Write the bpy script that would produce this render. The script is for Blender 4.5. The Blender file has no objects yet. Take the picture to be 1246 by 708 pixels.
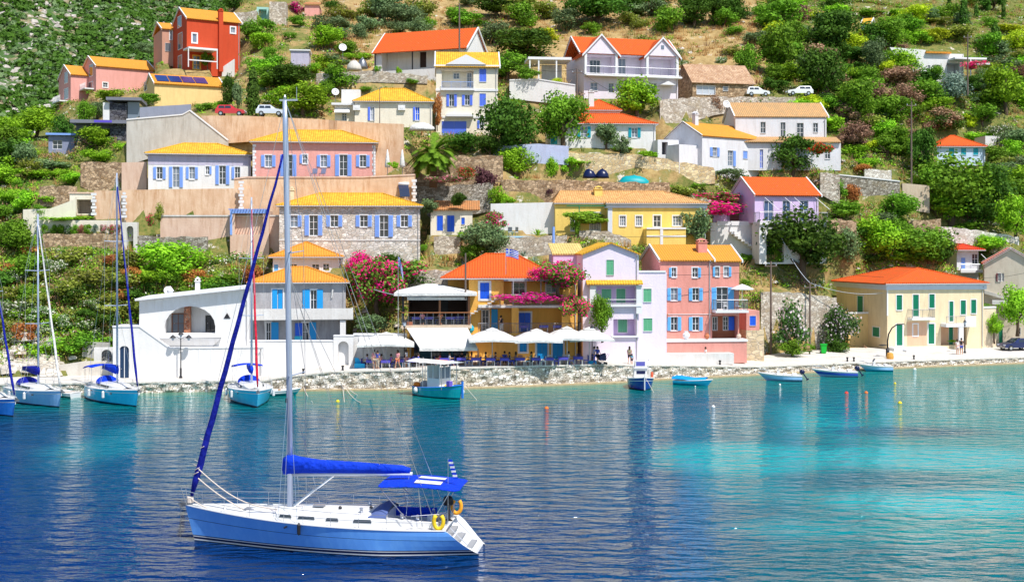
import bpy, math, random
import numpy as np
from mathutils import Vector, Matrix
random.seed(7); np.random.seed(7)
SC = bpy.context.scene
COL = SC.collection
PI = math.pi
rad = math.radians
F, CX, HY, CH = 1500.0, 623.0, 300.0, 13.5     # focal length, centre, horizon of the 1246 px photograph; eye height in metres
SUN_EL, SUN_AZ = 58.0, 38.0                    # sun azimuth measured from -Y (behind the viewer) towards +X
def P(px, py, Y): return Vector(((px - CX) / F * Y, Y, CH - (py - HY) / F * Y))
CROPS = dict(A=(0, 0), B=(300, 0), C=(600, 0), D=(926, 0), E=(0, 160), F=(300, 160), G=(600, 160), H=(926, 160),
             I=(0, 320), J=(300, 320), K=(600, 320), L=(926, 320))
def cp(crop, X, Y):
    if crop is None: return X, Y
    if crop == 'R': return 1080 + X / 4.723, 300 + Y / 4.723
    if crop == 'S': return 480 + X / 5.9, 340 + Y / 5.9
    if crop == 'T': return 60 + X / 5.055, 60 + Y / 5.055
    ox, oy = CROPS[crop]; return ox + X / 3.894, oy + Y / 3.894
MATS = {}
def newmat(name):
    m = bpy.data.materials.new(name); m.use_nodes = True
    nt = m.node_tree; b = nt.nodes['Principled BSDF']
    return m, nt, b, nt.nodes.new, nt.links.new
def plain(name, col, rough=.6, metal=0., spec=.4, coat=0.):
    if name in MATS: return MATS[name]
    m, nt, b, N, L = newmat(name)
    b.inputs['Base Color'].default_value = (*col, 1); b.inputs['Roughness'].default_value = rough
    b.inputs['Metallic'].default_value = metal; b.inputs['Specular IOR Level'].default_value = spec
    b.inputs['Coat Weight'].default_value = coat
    MATS[name] = m; return m
def mixcol(nt, fac, a, b):
    n = nt.nodes.new('ShaderNodeMix'); n.data_type = 'RGBA'
    if isinstance(fac, float): n.inputs[0].default_value = fac
    else: nt.links.new(fac, n.inputs[0])
    for k, s in ((6, a), (7, b)):
        if isinstance(s, tuple): n.inputs[k].default_value = (*s[:3], 1)
        else: nt.links.new(s, n.inputs[k])
    return n.outputs[2]
def ramp(nt, src, p0, p1, c0=(0, 0, 0), c1=(1, 1, 1)):
    r = nt.nodes.new('ShaderNodeValToRGB'); e = r.color_ramp.elements
    e[0].position = p0; e[1].position = p1; e[0].color = (*c0, 1); e[1].color = (*c1, 1)
    nt.links.new(src, r.inputs[0]); return r.outputs[0]
def uvmap(nt, sx=1, sy=1, obj=False):
    t = nt.nodes.new('ShaderNodeTexCoord'); mp = nt.nodes.new('ShaderNodeMapping')
    mp.inputs['Scale'].default_value = (sx, sy, 1 if not obj else sx)
    nt.links.new(t.outputs['Object' if obj else 'UV'], mp.inputs[0]); return mp.outputs[0]
def noise(nt, vec, sc, det=4, rough=.6):
    n = nt.nodes.new('ShaderNodeTexNoise'); n.inputs['Scale'].default_value = sc
    n.inputs['Detail'].default_value = det; n.inputs['Roughness'].default_value = rough
    nt.links.new(vec, n.inputs['Vector']); return n.outputs[0]
def bump(nt, b, h, strength=.4, dist=.03):
    n = nt.nodes.new('ShaderNodeBump'); n.inputs['Strength'].default_value = strength; n.inputs['Distance'].default_value = dist
    nt.links.new(h, n.inputs['Height']); nt.links.new(n.outputs[0], b.inputs['Normal'])
def sc3(c, k): return tuple(min(1, x * k) for x in c)
def plaster(name, col, stain=.25, scol=None):
    stain = min(1, stain * 1.9)
    key = 'plaster_' + name
    if key in MATS: return MATS[key]
    m, nt, b, N, L = newmat(key)
    v = uvmap(nt); vs = uvmap(nt, 1.3, .22)
    scol = scol or (col[0] * .62, col[1] * .56, col[2] * .5)
    f1 = ramp(nt, noise(nt, vs, 1.4, 6, .7), .46, .7)
    c = mixcol(nt, f1, col, tuple(col[i] * (1 - stain) + scol[i] * stain for i in range(3)))
    f2 = ramp(nt, noise(nt, v, .5, 5, .6), .42, .7)
    c = mixcol(nt, f2, c, tuple(col[i] * (1 - stain * .5) + scol[i] * stain * .5 for i in range(3)))
    f3 = ramp(nt, noise(nt, v, 2.3, 6, .75), .62, .68); c = mixcol(nt, f3, c, tuple(col[i] * (1 - stain * .45) + scol[i] * stain * .35 for i in range(3)))
    L(c, b.inputs['Base Color']); b.inputs['Roughness'].default_value = .85; b.inputs['Specular IOR Level'].default_value = .25
    bump(nt, b, noise(nt, v, 5, 5), .45, .05)
    MATS[key] = m; return m
def tiles(name, col, col2):
    key = 'tiles_' + name
    if key in MATS: return MATS[key]
    m, nt, b, N, L = newmat(key)
    v = uvmap(nt)
    br = N('ShaderNodeTexBrick'); L(v, br.inputs['Vector'])
    br.inputs['Color1'].default_value = (*col, 1); br.inputs['Color2'].default_value = (*sc3(col2, .78), 1)
    br.inputs['Mortar'].default_value = (*sc3(col, .38), 1)
    br.inputs['Scale'].default_value = 1; br.inputs['Brick Width'].default_value = .27; br.inputs['Row Height'].default_value = .4
    br.inputs['Mortar Size'].default_value = .022; br.inputs['Mortar Smooth'].default_value = .6; br.offset = 0; br.inputs['Bias'].default_value = -.1
    f = ramp(nt, noise(nt, v, .7, 6, .7), .42, .68)
    c = mixcol(nt, f, br.outputs[0], sc3(col2, .66))
    f3 = ramp(nt, noise(nt, v, 2.6, 5, .75), .56, .7)
    c = mixcol(nt, f3, c, (col[0] * .5, col[1] * .55, col[2] * .7 + .04)); f4 = ramp(nt, noise(nt, v, 1.7, 4, .7), .66, .72); c = mixcol(nt, f4, c, (min(1, col[0] * 1.1), min(1, col[1] * 1.5 + .06), col[2] + .12))
    L(c, b.inputs['Base Color']); b.inputs['Roughness'].default_value = .8; b.inputs['Specular IOR Level'].default_value = .25
    w = N('ShaderNodeTexWave'); w.wave_type = 'BANDS'; w.bands_direction = 'X'; w.inputs['Scale'].default_value = 1 / .27 * .314 / 1
    L(v, w.inputs['Vector'])
    bump(nt, b, w.outputs[1], .8, .07)
    MATS[key] = m; return m
def rubble(name, col, dark, sc=2.2, mort=(.45, .4, .34), mw=.06):
    key = 'rubble_' + name
    if key in MATS: return MATS[key]
    m, nt, b, N, L = newmat(key)
    v0 = uvmap(nt, 1, 1.5)
    nz = N('ShaderNodeTexNoise'); nz.inputs['Scale'].default_value = 2.; L(v0, nz.inputs['Vector'])
    ad = N('ShaderNodeMixRGB'); ad.blend_type = 'ADD'; ad.inputs[0].default_value = .22; L(v0, ad.inputs[1]); L(nz.outputs[1], ad.inputs[2]); v = ad.outputs[0]
    vo = N('ShaderNodeTexVoronoi'); vo.inputs['Scale'].default_value = sc; L(v, vo.inputs['Vector'])
    ve = N('ShaderNodeTexVoronoi'); ve.feature = 'DISTANCE_TO_EDGE'; ve.inputs['Scale'].default_value = sc; L(v, ve.inputs['Vector'])
    sep = N('ShaderNodeSeparateColor'); L(vo.outputs['Color'], sep.inputs[0])
    c = mixcol(nt, ramp(nt, sep.outputs[0], .15, .9), dark, col)
    c = mixcol(nt, ramp(nt, sep.outputs[1], .7, .95), c, sc3(col, 1.25))
    c = mixcol(nt, ramp(nt, noise(nt, v0, .35, 4), .5, .75), c, (col[0] * .75, col[1] * .66, col[2] * .5))
    e = ramp(nt, ve.outputs['Distance'], mw * .3, mw)
    c = mixcol(nt, e, mort, c)
    L(c, b.inputs['Base Color']); b.inputs['Roughness'].default_value = .95; b.inputs['Specular IOR Level'].default_value = .1
    bump(nt, b, e, .9, .08)
    MATS[key] = m; return m
def leaves(name, c1, c2, c3=None, p3=.0, trans=.25):
    key = 'leaves_' + name
    if key in MATS: return MATS[key]
    m, nt, b, N, L = newmat(key)
    g = N('ShaderNodeNewGeometry'); o = N('ShaderNodeObjectInfo')
    c = mixcol(nt, g.outputs['Random Per Island'], c1, c2)
    t = N('ShaderNodeTexCoord'); nn = noise(nt, t.outputs['Object'], 3.5, 3)
    c = mixcol(nt, ramp(nt, nn, .38, .66), c, sc3(c2, 1.35))
    if c3:
        m1 = N('ShaderNodeMath'); m1.operation = 'FRACT'; mm = N('ShaderNodeMath'); mm.operation = 'MULTIPLY'; mm.inputs[1].default_value = 7.31
        L(g.outputs['Random Per Island'], mm.inputs[0]); L(mm.outputs[0], m1.inputs[0])
        c = mixcol(nt, ramp(nt, m1.outputs[0], 1 - p3, 1 - p3 + .01), c, c3)
    hs = N('ShaderNodeHueSaturation'); L(c, hs.inputs['Color'])
    mr = N('ShaderNodeMapRange'); L(o.outputs['Random'], mr.inputs[0]); mr.inputs[3].default_value = .78; mr.inputs[4].default_value = 1.3
    L(mr.outputs[0], hs.inputs['Value'])
    mr2 = N('ShaderNodeMapRange'); L(o.outputs['Random'], mr2.inputs[0]); mr2.inputs[3].default_value = .485; mr2.inputs[4].default_value = .51
    L(mr2.outputs[0], hs.inputs['Hue'])
    L(hs.outputs[0], b.inputs['Base Color']); b.inputs['Roughness'].default_value = .7; b.inputs['Specular IOR Level'].default_value = .15
    out = nt.nodes['Material Output']; tr = N('ShaderNodeBsdfTranslucent'); L(hs.outputs[0], tr.inputs[0])
    mx = N('ShaderNodeMixShader'); mx.inputs[0].default_value = trans; L(b.outputs[0], mx.inputs[1]); L(tr.outputs[0], mx.inputs[2]); L(mx.outputs[0], out.inputs[0])
    MATS[key] = m; return m
WHITE = plaster('white', (.74, .735, .74), .3, (.55, .52, .47))
TRIM = plain('white_paint', (.74, .74, .76), .5)
GLASS = plain('dark_window_glass', (.02, .03, .045), .08, 0, .8)
GREYGL = plain('pale_window_glass', (.16, .2, .26), .12, 0, .7)
CURT = plain('net_curtain', (.45, .5, .58), .8)
T_YEL = tiles('yellow', (.86, .50, .04), (.84, .42, .035))
T_ORA = tiles('orange', (.82, .31, .035), (.85, .38, .05))
T_RED = tiles('red_orange', (.78, .105, .014), (.8, .15, .02))
T_OLD = tiles('weathered', (.62, .42, .27), (.5, .28, .16))
T_PALE = tiles('pale_orange', (.75, .42, .16), (.7, .36, .13))
CONC = plaster('concrete', (.55, .53, .49), .4)
BEIGE = plaster('beige_render', (.72, .52, .36), .8, (.48, .25, .12))
PINKB = plaster('pinkish_render', (.72, .53, .42), .75, (.52, .32, .22))
STONEW = rubble('pale', (.62, .57, .5), (.4, .33, .26), 2.4)
STONEB = rubble('brown', (.55, .4, .26), (.26, .17, .1), 2.6, (.3, .23, .17))
STONEG = rubble('grey', (.46, .43, .38), (.22, .19, .15), 3., (.14, .12, .1))
QUAYST = rubble('quay', (.78, .75, .70), (.42, .37, .30), 3.0, (.15, .125, .1), .07)
FACEST = rubble('facade', (.68, .64, .6), (.5, .44, .38), 2.2, (.62, .6, .57), .07)
METAL = plain('grey_metal', (.25, .26, .28), .4, .8)
STEEL = plain('steel', (.62, .64, .68), .28, .9)
DARKM = plain('dark_metal', (.03, .03, .035), .5, .5)
WOOD = plain('brown_wood', (.25, .1, .04), .6)
BLACK = plain('black_plastic', (.015, .015, .018), .4)
def fabric(name, col, rough=.85, st=.5):
    m, nt, b, N, L = newmat(name); v = uvmap(nt, 1, 1, True)
    n1 = noise(nt, v, 1.3, 3, .5); n2 = noise(nt, v, 5, 3, .6)
    c = mixcol(nt, ramp(nt, n2, .35, .7), col, sc3(col, .8)); L(c, b.inputs['Base Color']); b.inputs['Roughness'].default_value = rough; b.inputs['Specular IOR Level'].default_value = .15
    q = N('ShaderNodeMath'); q.operation = 'MULTIPLY_ADD'; L(n2, q.inputs[0]); q.inputs[1].default_value = .35; L(n1, q.inputs[2]); bump(nt, b, q.outputs[0], st, .25); MATS[name] = m; return m
def paint(name, col, r=.5): return plain('paint_' + name, col, r)
LBLUE = paint('pale_blue_shutter', (.22, .38, .82)); BLUE = paint('blue_shutter', (.015, .12, .75)); CYAN = paint('turquoise_blue_shutter', (.01, .30, .70))
TURQ = paint('turquoise_shutter', (.01, .36, .46)); GREEN = paint('green_shutter', (.0, .19, .10)); LGREEN = paint('mint_green_shutter', (.14, .46, .26))
SKYB = paint('sky_blue_shutter', (.14, .46, .85)); MAROON = paint('maroon_shutter', (.15, .02, .03))
CANVAS = fabric('white_canvas', (.70, .695, .68), .9, .6)
class MB:
    def __init__(s): s.v = []; s.f = []; s.mi = []; s.cur = 0; s.sm = []; s.smooth = False
    def add(s, vs, fs):
        o = len(s.v); s.v.extend([tuple(p) for p in vs])
        for f in fs: s.f.append(tuple(o + i for i in f)); s.mi.append(s.cur); s.sm.append(s.smooth)
        return s
    def poly(s, *pts): return s.add(pts, [tuple(range(len(pts)))])
    def box(s, x0, x1, y0, y1, z0, z1):
        if x1 < x0: x0, x1 = x1, x0
        if y1 < y0: y0, y1 = y1, y0
        if z1 < z0: z0, z1 = z1, z0
        v = [(x, y, z) for x in (x0, x1) for y in (y0, y1) for z in (z0, z1)]
        return s.add(v, [(0, 1, 3, 2), (4, 6, 7, 5), (0, 4, 5, 1), (2, 3, 7, 6), (0, 2, 6, 4), (1, 5, 7, 3)])
    def prism(s, pts, d):
        d = Vector(d); n = len(pts); v = [Vector(p) for p in pts]; v += [p + d for p in v]
        fs = [tuple(range(n))[::-1], tuple(range(n, 2 * n))] + [(i, (i + 1) % n, n + (i + 1) % n, n + i) for i in range(n)]
        return s.add(v, fs)
    def tube(s, p0, p1, r0, r1=None, n=6, cap=True):
        r1 = r0 if r1 is None else r1; p0 = Vector(p0); p1 = Vector(p1); d = p1 - p0
        if d.length < 1e-6: return s
        d.normalize(); a = d.orthogonal().normalized(); b = d.cross(a); v = []
        for p, r in ((p0, r0), (p1, r1)):
            for i in range(n):
                t = 2 * PI * i / n; v.append(p + (a * math.cos(t) + b * math.sin(t)) * r)
        fs = [(i, (i + 1) % n, n + (i + 1) % n, n + i) for i in range(n)]
        if cap: fs += [tuple(range(n))[::-1], tuple(range(n, 2 * n))]
        return s.add(v, fs)
    def path(s, pts, r, n=6):
        P_ = [Vector(p) for p in pts]; rs = list(r) if isinstance(r, (list, tuple)) else [r] * len(P_); m = len(P_)
        T = [(P_[min(i + 1, m - 1)] - P_[max(i - 1, 0)]).normalized() for i in range(m)]
        if (P_[0] - P_[-1]).length < 1e-4 and m > 3: T[0] = T[-1] = (P_[1] - P_[-2]).normalized()
        a = T[0].orthogonal().normalized(); v = []
        for i in range(m):
            a = (a - T[i] * a.dot(T[i])); a = a.normalized() if a.length > 1e-5 else T[i].orthogonal().normalized(); b = T[i].cross(a)
            for k in range(n): t = 2 * PI * k / n; v.append(P_[i] + (a * math.cos(t) + b * math.sin(t)) * rs[i])
        fs = [(k * n + i, k * n + (i + 1) % n, (k + 1) * n + (i + 1) % n, (k + 1) * n + i) for k in range(m - 1) for i in range(n)] + [tuple(range(n))[::-1], tuple(range((m - 1) * n, m * n))]
        return s.add(v, fs)
    def lathe(s, prof, n=12, c=(0, 0, 0), axis=2):
        v = []; m = len(prof)
        for r, z in prof:
            for i in range(n):
                t = 2 * PI * i / n; q = [r * math.cos(t), r * math.sin(t), z]
                if axis == 0: q = [q[2], q[0], q[1]]
                if axis == 1: q = [q[0], q[2], q[1]]
                v.append((q[0] + c[0], q[1] + c[1], q[2] + c[2]))
        fs = [(k * n + i, k * n + (i + 1) % n, (k + 1) * n + (i + 1) % n, (k + 1) * n + i) for k in range(m - 1) for i in range(n)]
        fs += [tuple(range(n))[::-1], tuple(range((m - 1) * n, m * n))]
        return s.add(v, fs)
    def ball(s, c, r, n=8, m=5, sz=1.):
        return s.lathe([(max(.001, r * math.sin(PI * k / m)), -r * sz * math.cos(PI * k / m)) for k in range(m + 1)], n, c)
    def loft(s, rings, close=True, caps=True):
        n = len(rings[0]); v = [p for r in rings for p in r]; fs = []
        for k in range(len(rings) - 1):
            for i in range(n if close else n - 1): fs.append((k * n + i, k * n + (i + 1) % n, (k + 1) * n + (i + 1) % n, (k + 1) * n + i))
        if caps and close: fs += [tuple(range(n))[::-1], tuple(range((len(rings) - 1) * n, len(rings) * n))]
        return s.add(v, fs)
    def mesh(s, name, mats, fix=True):
        me = bpy.data.meshes.new(name); me.from_pydata(s.v, [], s.f); me.update()
        for m in (mats if isinstance(mats, (list, tuple)) else [mats]): me.materials.append(m)
        me.polygons.foreach_set('material_index', s.mi); me.polygons.foreach_set('use_smooth', s.sm)
        if fix:
            import bmesh
            bm = bmesh.new(); bm.from_mesh(me); bmesh.ops.recalc_face_normals(bm, faces=bm.faces); bm.to_mesh(me); bm.free()
        uv = me.uv_layers.new(name='UVMap'); n = len(me.loops)
        co = np.empty(len(me.vertices) * 3); me.vertices.foreach_get('co', co); co = co.reshape(-1, 3)
        li = np.empty(n, dtype=np.int32); me.loops.foreach_get('vertex_index', li)
        ls = np.empty(len(me.polygons), dtype=np.int32); me.polygons.foreach_get('loop_total', ls)
        nr = np.empty(len(me.polygons) * 3); me.polygons.foreach_get('normal', nr); nr = np.repeat(nr.reshape(-1, 3), ls, axis=0)
        t = np.stack([-nr[:, 1], nr[:, 0], np.zeros(n)], 1); l = np.linalg.norm(t, axis=1); flat = l < .05
        t[flat] = (1, 0, 0); t /= np.linalg.norm(t, axis=1)[:, None]; bt = np.cross(nr, t); pc = co[li]
        out = np.stack([(pc * t).sum(1), (pc * bt).sum(1)], 1).astype(np.float32)
        uv.data.foreach_set('uv', out.ravel())
        return me
    def build(s, name, mats, parent=None, loc=None, rz=0, fix=True):
        o = bpy.data.objects.new(name, s.mesh(name, mats, fix)); COL.objects.link(o)
        if parent is not None: o.parent = parent
        if loc is not None: o.location = loc
        if rz: o.rotation_euler[2] = rz
        return o
def tag(o, label=None, cat=None, group=None, kind=None):
    if label: o['label'] = label
    if cat: o['category'] = cat
    if group: o['group'] = group
    if kind: o['kind'] = kind
    return o
def empty(name, loc, rz=0, label=None, cat=None, group=None):
    o = bpy.data.objects.new(name, None); COL.objects.link(o); o.location = loc; o.rotation_euler[2] = rz; o.empty_display_size = .2
    return tag(o, label, cat, group)
def copy_tree(o, parent=None):
    c = o.copy(); COL.objects.link(c); c.parent = parent
    for ch in KIDS.get(o.name, [x for x in o.children]): copy_tree(ch, c)
    return c
KIDS = {}
def recolor(o, i, m):      # give a copied object a material of its own without touching the shared mesh
    o.material_slots[i].link = 'OBJECT'; o.material_slots[i].material = m
COLS = [
 (-320, [(112, 462), (119, 452), (123, 425), (129, 370), (135, 330), (141, 300), (148, 262), (158, 230), (170, 208), (185, 190), (200, 200), (320, 330)]),
 (0,    [(112, 462), (119, 452), (123, 428), (129, 365), (135, 320), (141, 292), (148, 255), (158, 220), (170, 195), (186, 168), (200, 176), (320, 300)]),
 (100,  [(112, 462), (119, 452), (123, 425), (129, 360), (135, 318), (141, 290), (148, 250), (158, 215), (170, 185), (190, 150), (212, 128), (320, 240)]),
 (200,  [(112, 462), (120, 455), (127, 390), (134, 335), (141, 300), (146, 235), (152, 212), (165, 165), (178, 125), (195, 92), (212, 78), (320, 130)]),
 (300,  [(112, 462), (122, 455), (128, 400), (134, 345), (142, 285), (148, 225), (157, 175), (166, 145), (178, 120), (192, 88), (210, 50), (230, 14), (250, -6), (320, -12)]),
 (400,  [(112, 462), (123, 452), (129, 438), (134, 340), (140, 310), (147, 255), (153, 215), (162, 175), (172, 140), (182, 110), (197, 80), (215, 45), (240, 10), (270, -20), (320, -60)]),
 (650,  [(112, 462), (126, 446), (131, 438), (136, 340), (142, 300), (148, 255), (154, 215), (163, 180), (173, 145), (183, 115), (198, 82), (218, 48), (242, 14), (270, -20), (320, -60)]),
 (900,  [(115, 462), (129, 446), (136, 438), (143, 370), (149, 310), (154, 270), (159, 235), (165, 205), (175, 160), (190, 118), (210, 70), (235, 22), (260, -10), (320, -50)]),
 (1050, [(120, 460), (137, 442), (148, 427), (155, 362), (160, 322), (166, 280), (172, 240), (179, 205), (188, 165), (200, 122), (217, 75), (242, 25), (268, -8), (320, -40)]),
 (1246, [(125, 458), (142, 441), (155, 427), (162, 370), (169, 325), (176, 290), (183, 250), (191, 215), (199, 185), (212, 140), (232, 90), (252, 40), (275, 2), (320, -35)]),
 (1600, [(125, 458), (150, 436), (165, 420), (172, 370), (180, 320), (190, 280), (200, 240), (210, 205), (225, 160), (240, 110), (260, 60), (290, 10), (320, -20)]),
]
YR = np.concatenate([np.arange(110, 200, .7), np.arange(200, 322, 1.6)])
PXR = np.arange(-330, 1610, 5.)
_cp = np.array([c[0] for c in COLS], float)
_tab = np.array([np.interp(YR, [p[0] for p in c[1]], [p[1] for p in c[1]]) for c in COLS])
PY = np.array([[np.interp(px, _cp, _tab[:, j]) for j in range(len(YR))] for px in PXR])     # (px, Y) -> py
ZT = CH - (PY - HY) / F * YR[None, :]
XT = (PXR[:, None] - CX) / F * YR[None, :]
def gz(px, Y):
    i = min(max((px - PXR[0]) / 5., 0), len(PXR) - 1.001); i0 = int(i); fi = i - i0
    a = np.interp(Y, YR, ZT[i0]); b = np.interp(Y, YR, ZT[i0 + 1]); return a * (1 - fi) + b * fi
def gzw(x, Y): return gz(CX + x / Y * F, Y)
def hitY(px, py, y0=118):
    i = min(max(int(round((px - PXR[0]) / 5.)), 0), len(PXR) - 1)
    s = CH - (py - HY) / F * YR; ok = np.where((ZT[i] >= s) & (YR > y0))[0]
    return float(YR[ok[0]]) if len(ok) else 260.
def qpy(px): return np.interp(px, [-330, 0, 165, 300, 500, 600, 765, 800, 926, 1086, 1246, 1600], [480, 479, 478, 475.5, 474, 471.5, 465, 462, 456, 448, 442, 434])
def qY(px): return 20250. / (qpy(px) - 300)
def qz(px): return np.interp(px, [-330, 0, 165, 322, 345, 400, 450, 600, 740, 800, 926, 1086, 1246, 1600], [.9, .9, 1., 1., 1.3, 1.75, 1.85, 2., 1.9, 1.5, .9, .8, .75, .75])
def qback(px): return np.interp(px, [-330, 0, 165, 300, 400, 500, 600, 740, 800, 926, 960, 1000, 1086, 1246, 1600], [117, 117.5, 122, 124, 125, 126, 128, 131, 134, 138, 143, 147, 149, 156, 175])
def qzb(px): return qz(px) + np.interp(px, [800, 1000, 1250], [.03, .45, .6])
def quay_h(px, Y):
    t = np.clip((Y - qY(px)) / (qback(px) - qY(px)), 0, 1); return qz(px) * (1 - t) + qzb(px) * t
PADS = []      # (kind, world polygon/line ...)
LM = []        # landmarks for plant labels: (phrase, px, py, half width, half height)
SCALE = 1.
PIPE = plain('drainpipe_grey', (.42, .41, .42), .5)
class House:
    def __init__(s, name, label, cat, crop, X0, X1, Yb, Yd, D, a=0., short=None, top=None, trim=TRIM, sh=LBLUE, group=None, pad=True):
        s.crop = crop; s.a = rad(a); px0, py0 = cp(crop, X0, Yb); px1, _ = cp(crop, X1, Yb)
        s.O = P(px0, py0, Yd); s.e = Vector((math.cos(s.a), math.sin(s.a), 0)); s.n = Vector((-math.sin(s.a), math.cos(s.a), 0))
        s.D = D; s.root = empty(name, s.O, s.a, label, cat, group); s.holes = []; s.trim = trim; s.sh = sh
        s.W = s.U(X1, Yb)[0]
        c = [s.O + s.e * u + s.n * v for u, v in ((0, 0), (s.W, 0), (s.W, D), (0, D))]
        if pad: PADS.append(('house', s.O.z, s.O.copy(), s.e.copy(), s.n.copy(), s.W, D, px0, px1, py0))
        if short: LM.append((short, (px0 + px1) / 2, py0 - 15, abs(px1 - px0) / 2, 18 if top is None else 18))
    def ray(s, X, Y):
        px, py = cp(s.crop, X, Y); return Vector((0, 0, CH)), Vector(((px - CX) / F, 1, -(py - HY) / F))
    def U(s, X, Y, v=0.):
        o, d = s.ray(X, Y); q = s.O + s.n * v; t = (q - o).dot(s.n) / d.dot(s.n); p = o + d * t - s.O
        return p.dot(s.e), p.z
    def V(s, X, Y, u=0.):
        o, d = s.ray(X, Y); q = s.O + s.e * u; t = (q - o).dot(s.e) / d.dot(s.e); p = o + d * t - s.O
        return p.dot(s.n), p.z
    def win(s, X0, Y0, X1, Y1, k='o', v=0., name='window', sh=None, tw=.13, glass=None, arch=False, bars=(1, 1), trim=None, label=None, zb=None):
        sh = sh or s.sh; trim = trim or s.trim; glass = glass or (GREYGL if (len(s.holes) * 7 + int(abs(X0))) % 3 == 0 else GLASS)
        u0, z1 = s.U(X0, Y0, v); u1, z0 = s.U(X1, Y1, v)
        if zb is not None: z0 = zb
        s.holes.append((u0, u1, z0, z1, v, .2, None, arch))
        w = u1 - u0; h = z1 - z0; d = .17
        mb = MB()
        if tw > 0:
            for a in ((u0 - tw, u0, z0 - tw, z1 + tw), (u1, u1 + tw, z0 - tw, z1 + tw), (u0, u1, z1, z1 + tw)): mb.box(a[0], a[1], v - .035, v + .02, a[2], a[3])
            mb.box(u0 - (0 if name == 'door' else 0), u1, v - (.02 if name == 'door' else .09), v + .02, z0 - tw, z0)
        fw = .055
        for a in ((u0, u0 + fw, z0, z1), (u1 - fw, u1, z0, z1), (u0 + fw, u1 - fw, z1 - fw, z1), (u0 + fw, u1 - fw, z0, z0 + fw)): mb.box(a[0], a[1], v + .09, v + d, a[2], a[3])
        if k != 'c':
            for i in range(bars[0]): x = u0 + w * (i + 1) / (bars[0] + 1); mb.box(x - .03, x + .03, v + .095, v + d, z0 + fw, z1 - fw)
            for i in range(bars[1]): z = z0 + h * (i + 1) / (bars[1] + 1); mb.box(u0 + fw, u1 - fw, v + .1, v + d, z - .022, z + .022)
        fr = mb.build(name, trim, s.root)
        if label: fr['label'] = label
        if k != 'c': MB().box(u0, u1, v + .15, v + .2, z0, z1).build('pane', glass, fr)
        def leaf(a, b, va, vb):
            q = MB(); q.box(a, b, va, vb, z0 + .01, z1 - .01)
            ns = max(3, int(h / .13)); q2 = (va + vb) / 2
            for i in range(ns): z = z0 + .06 + (h - .12) * (i + .5) / ns; q.box(a + .07, b - .07, va - .022, va, z - .02, z + .02)
            q.build('shutter', sh, fr)
        if k in ('o', 'l'): leaf(u0 - tw * .3 - w * .5, u0 - .01 if tw == 0 else u0 - tw * .3, v - .1, v - .05)
        if k in ('o', 'r'): leaf(u1 + tw * .3, u1 + tw * .3 + w * .5, v - .1, v - .05)
        if k == 'c': leaf(u0 + .02, (u0 + u1) / 2 - .01, v + .03, v + .08); leaf((u0 + u1) / 2 + .01, u1 - .02, v + .03, v + .08)
        if k == 'hl': leaf(u0 + .02, (u0 + u1) / 2 - .01, v + .0, v + .05)
        if k == 'hr': leaf((u0 + u1) / 2 + .01, u1 - .02, v + .0, v + .05)
        if name == 'door' and k != 'c': MB().ball((u0 + w * .2, v + .08, z0 + 1.), .04, 6, 4).build('handle', STEEL, fr)
        return fr
    def door(s, *a, **k): k.setdefault('name', 'door'); k.setdefault('bars', (1, 2)); return s.win(*a, **k)
    def swin(s, X0, Y0, X1, Y1, u=0., k='g', mat=None, name='window', sh=None):
        v1, z1 = s.V(X0, Y0, u); v0, z0 = s.V(X1, Y1, u)
        if v0 > v1: v0, v1 = v1, v0
        sg = -1 if u < s.W / 2 else 1; mb = MB(); t = .1
        for a in ((v0 - t, v0, z0 - t, z1 + t), (v1, v1 + t, z0 - t, z1 + t), (v0, v1, z1, z1 + t), (v0, v1, z0 - t, z0)): mb.box(u, u + sg * .06, a[0], a[1], a[2], a[3])
        fr = mb.build(name, s.trim, s.root)
        MB().box(u, u + sg * .02, v0, v1, z0, z1).build('pane' if k == 'g' else 'shutter', GLASS if k == 'g' else (sh or s.sh), fr); return fr
    def hole(s, X0, Y0, X1, Y1, depth=1.5, v=0., mat=1, arch=False):
        u0, z1 = s.U(X0, Y0, v); u1, z0 = s.U(X1, Y1, v); s.holes.append((u0, u1, z0, z1, v, depth, mat, arch)); return u0, u1, z0, z1
    @staticmethod
    def gface(mb, u0, u1, z0, z1, v, holes):
        holes = [(h[0], h[1], h[2], z1 - .06) + tuple(h[4:]) if abs(h[4] - v) < 1e-3 and z1 < h[3] < z1 + 1.2 and h[6] is not None else h for h in holes]
        hs = [h for h in holes if abs(h[4] - v) < 1e-3 and h[0] > u0 - .01 and h[1] < u1 + .01 and h[2] > z0 - .3 and h[3] < z1 + .01]
        us = sorted({u0, u1} | {min(max(x, u0), u1) for h in hs for x in h[:2]}); zs = sorted({z0, z1} | {min(max(x, z0), z1) for h in hs for x in h[2:4]})
        for i in range(len(us) - 1):
            for j in range(len(zs) - 1):
                um = (us[i] + us[i + 1]) / 2; zm = (zs[j] + zs[j + 1]) / 2
                if any(h[0] < um < h[1] and h[2] < zm < h[3] for h in hs): continue
                mb.poly((us[i], v, zs[j]), (us[i + 1], v, zs[j]), (us[i + 1], v, zs[j + 1]), (us[i], v, zs[j + 1]))
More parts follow.
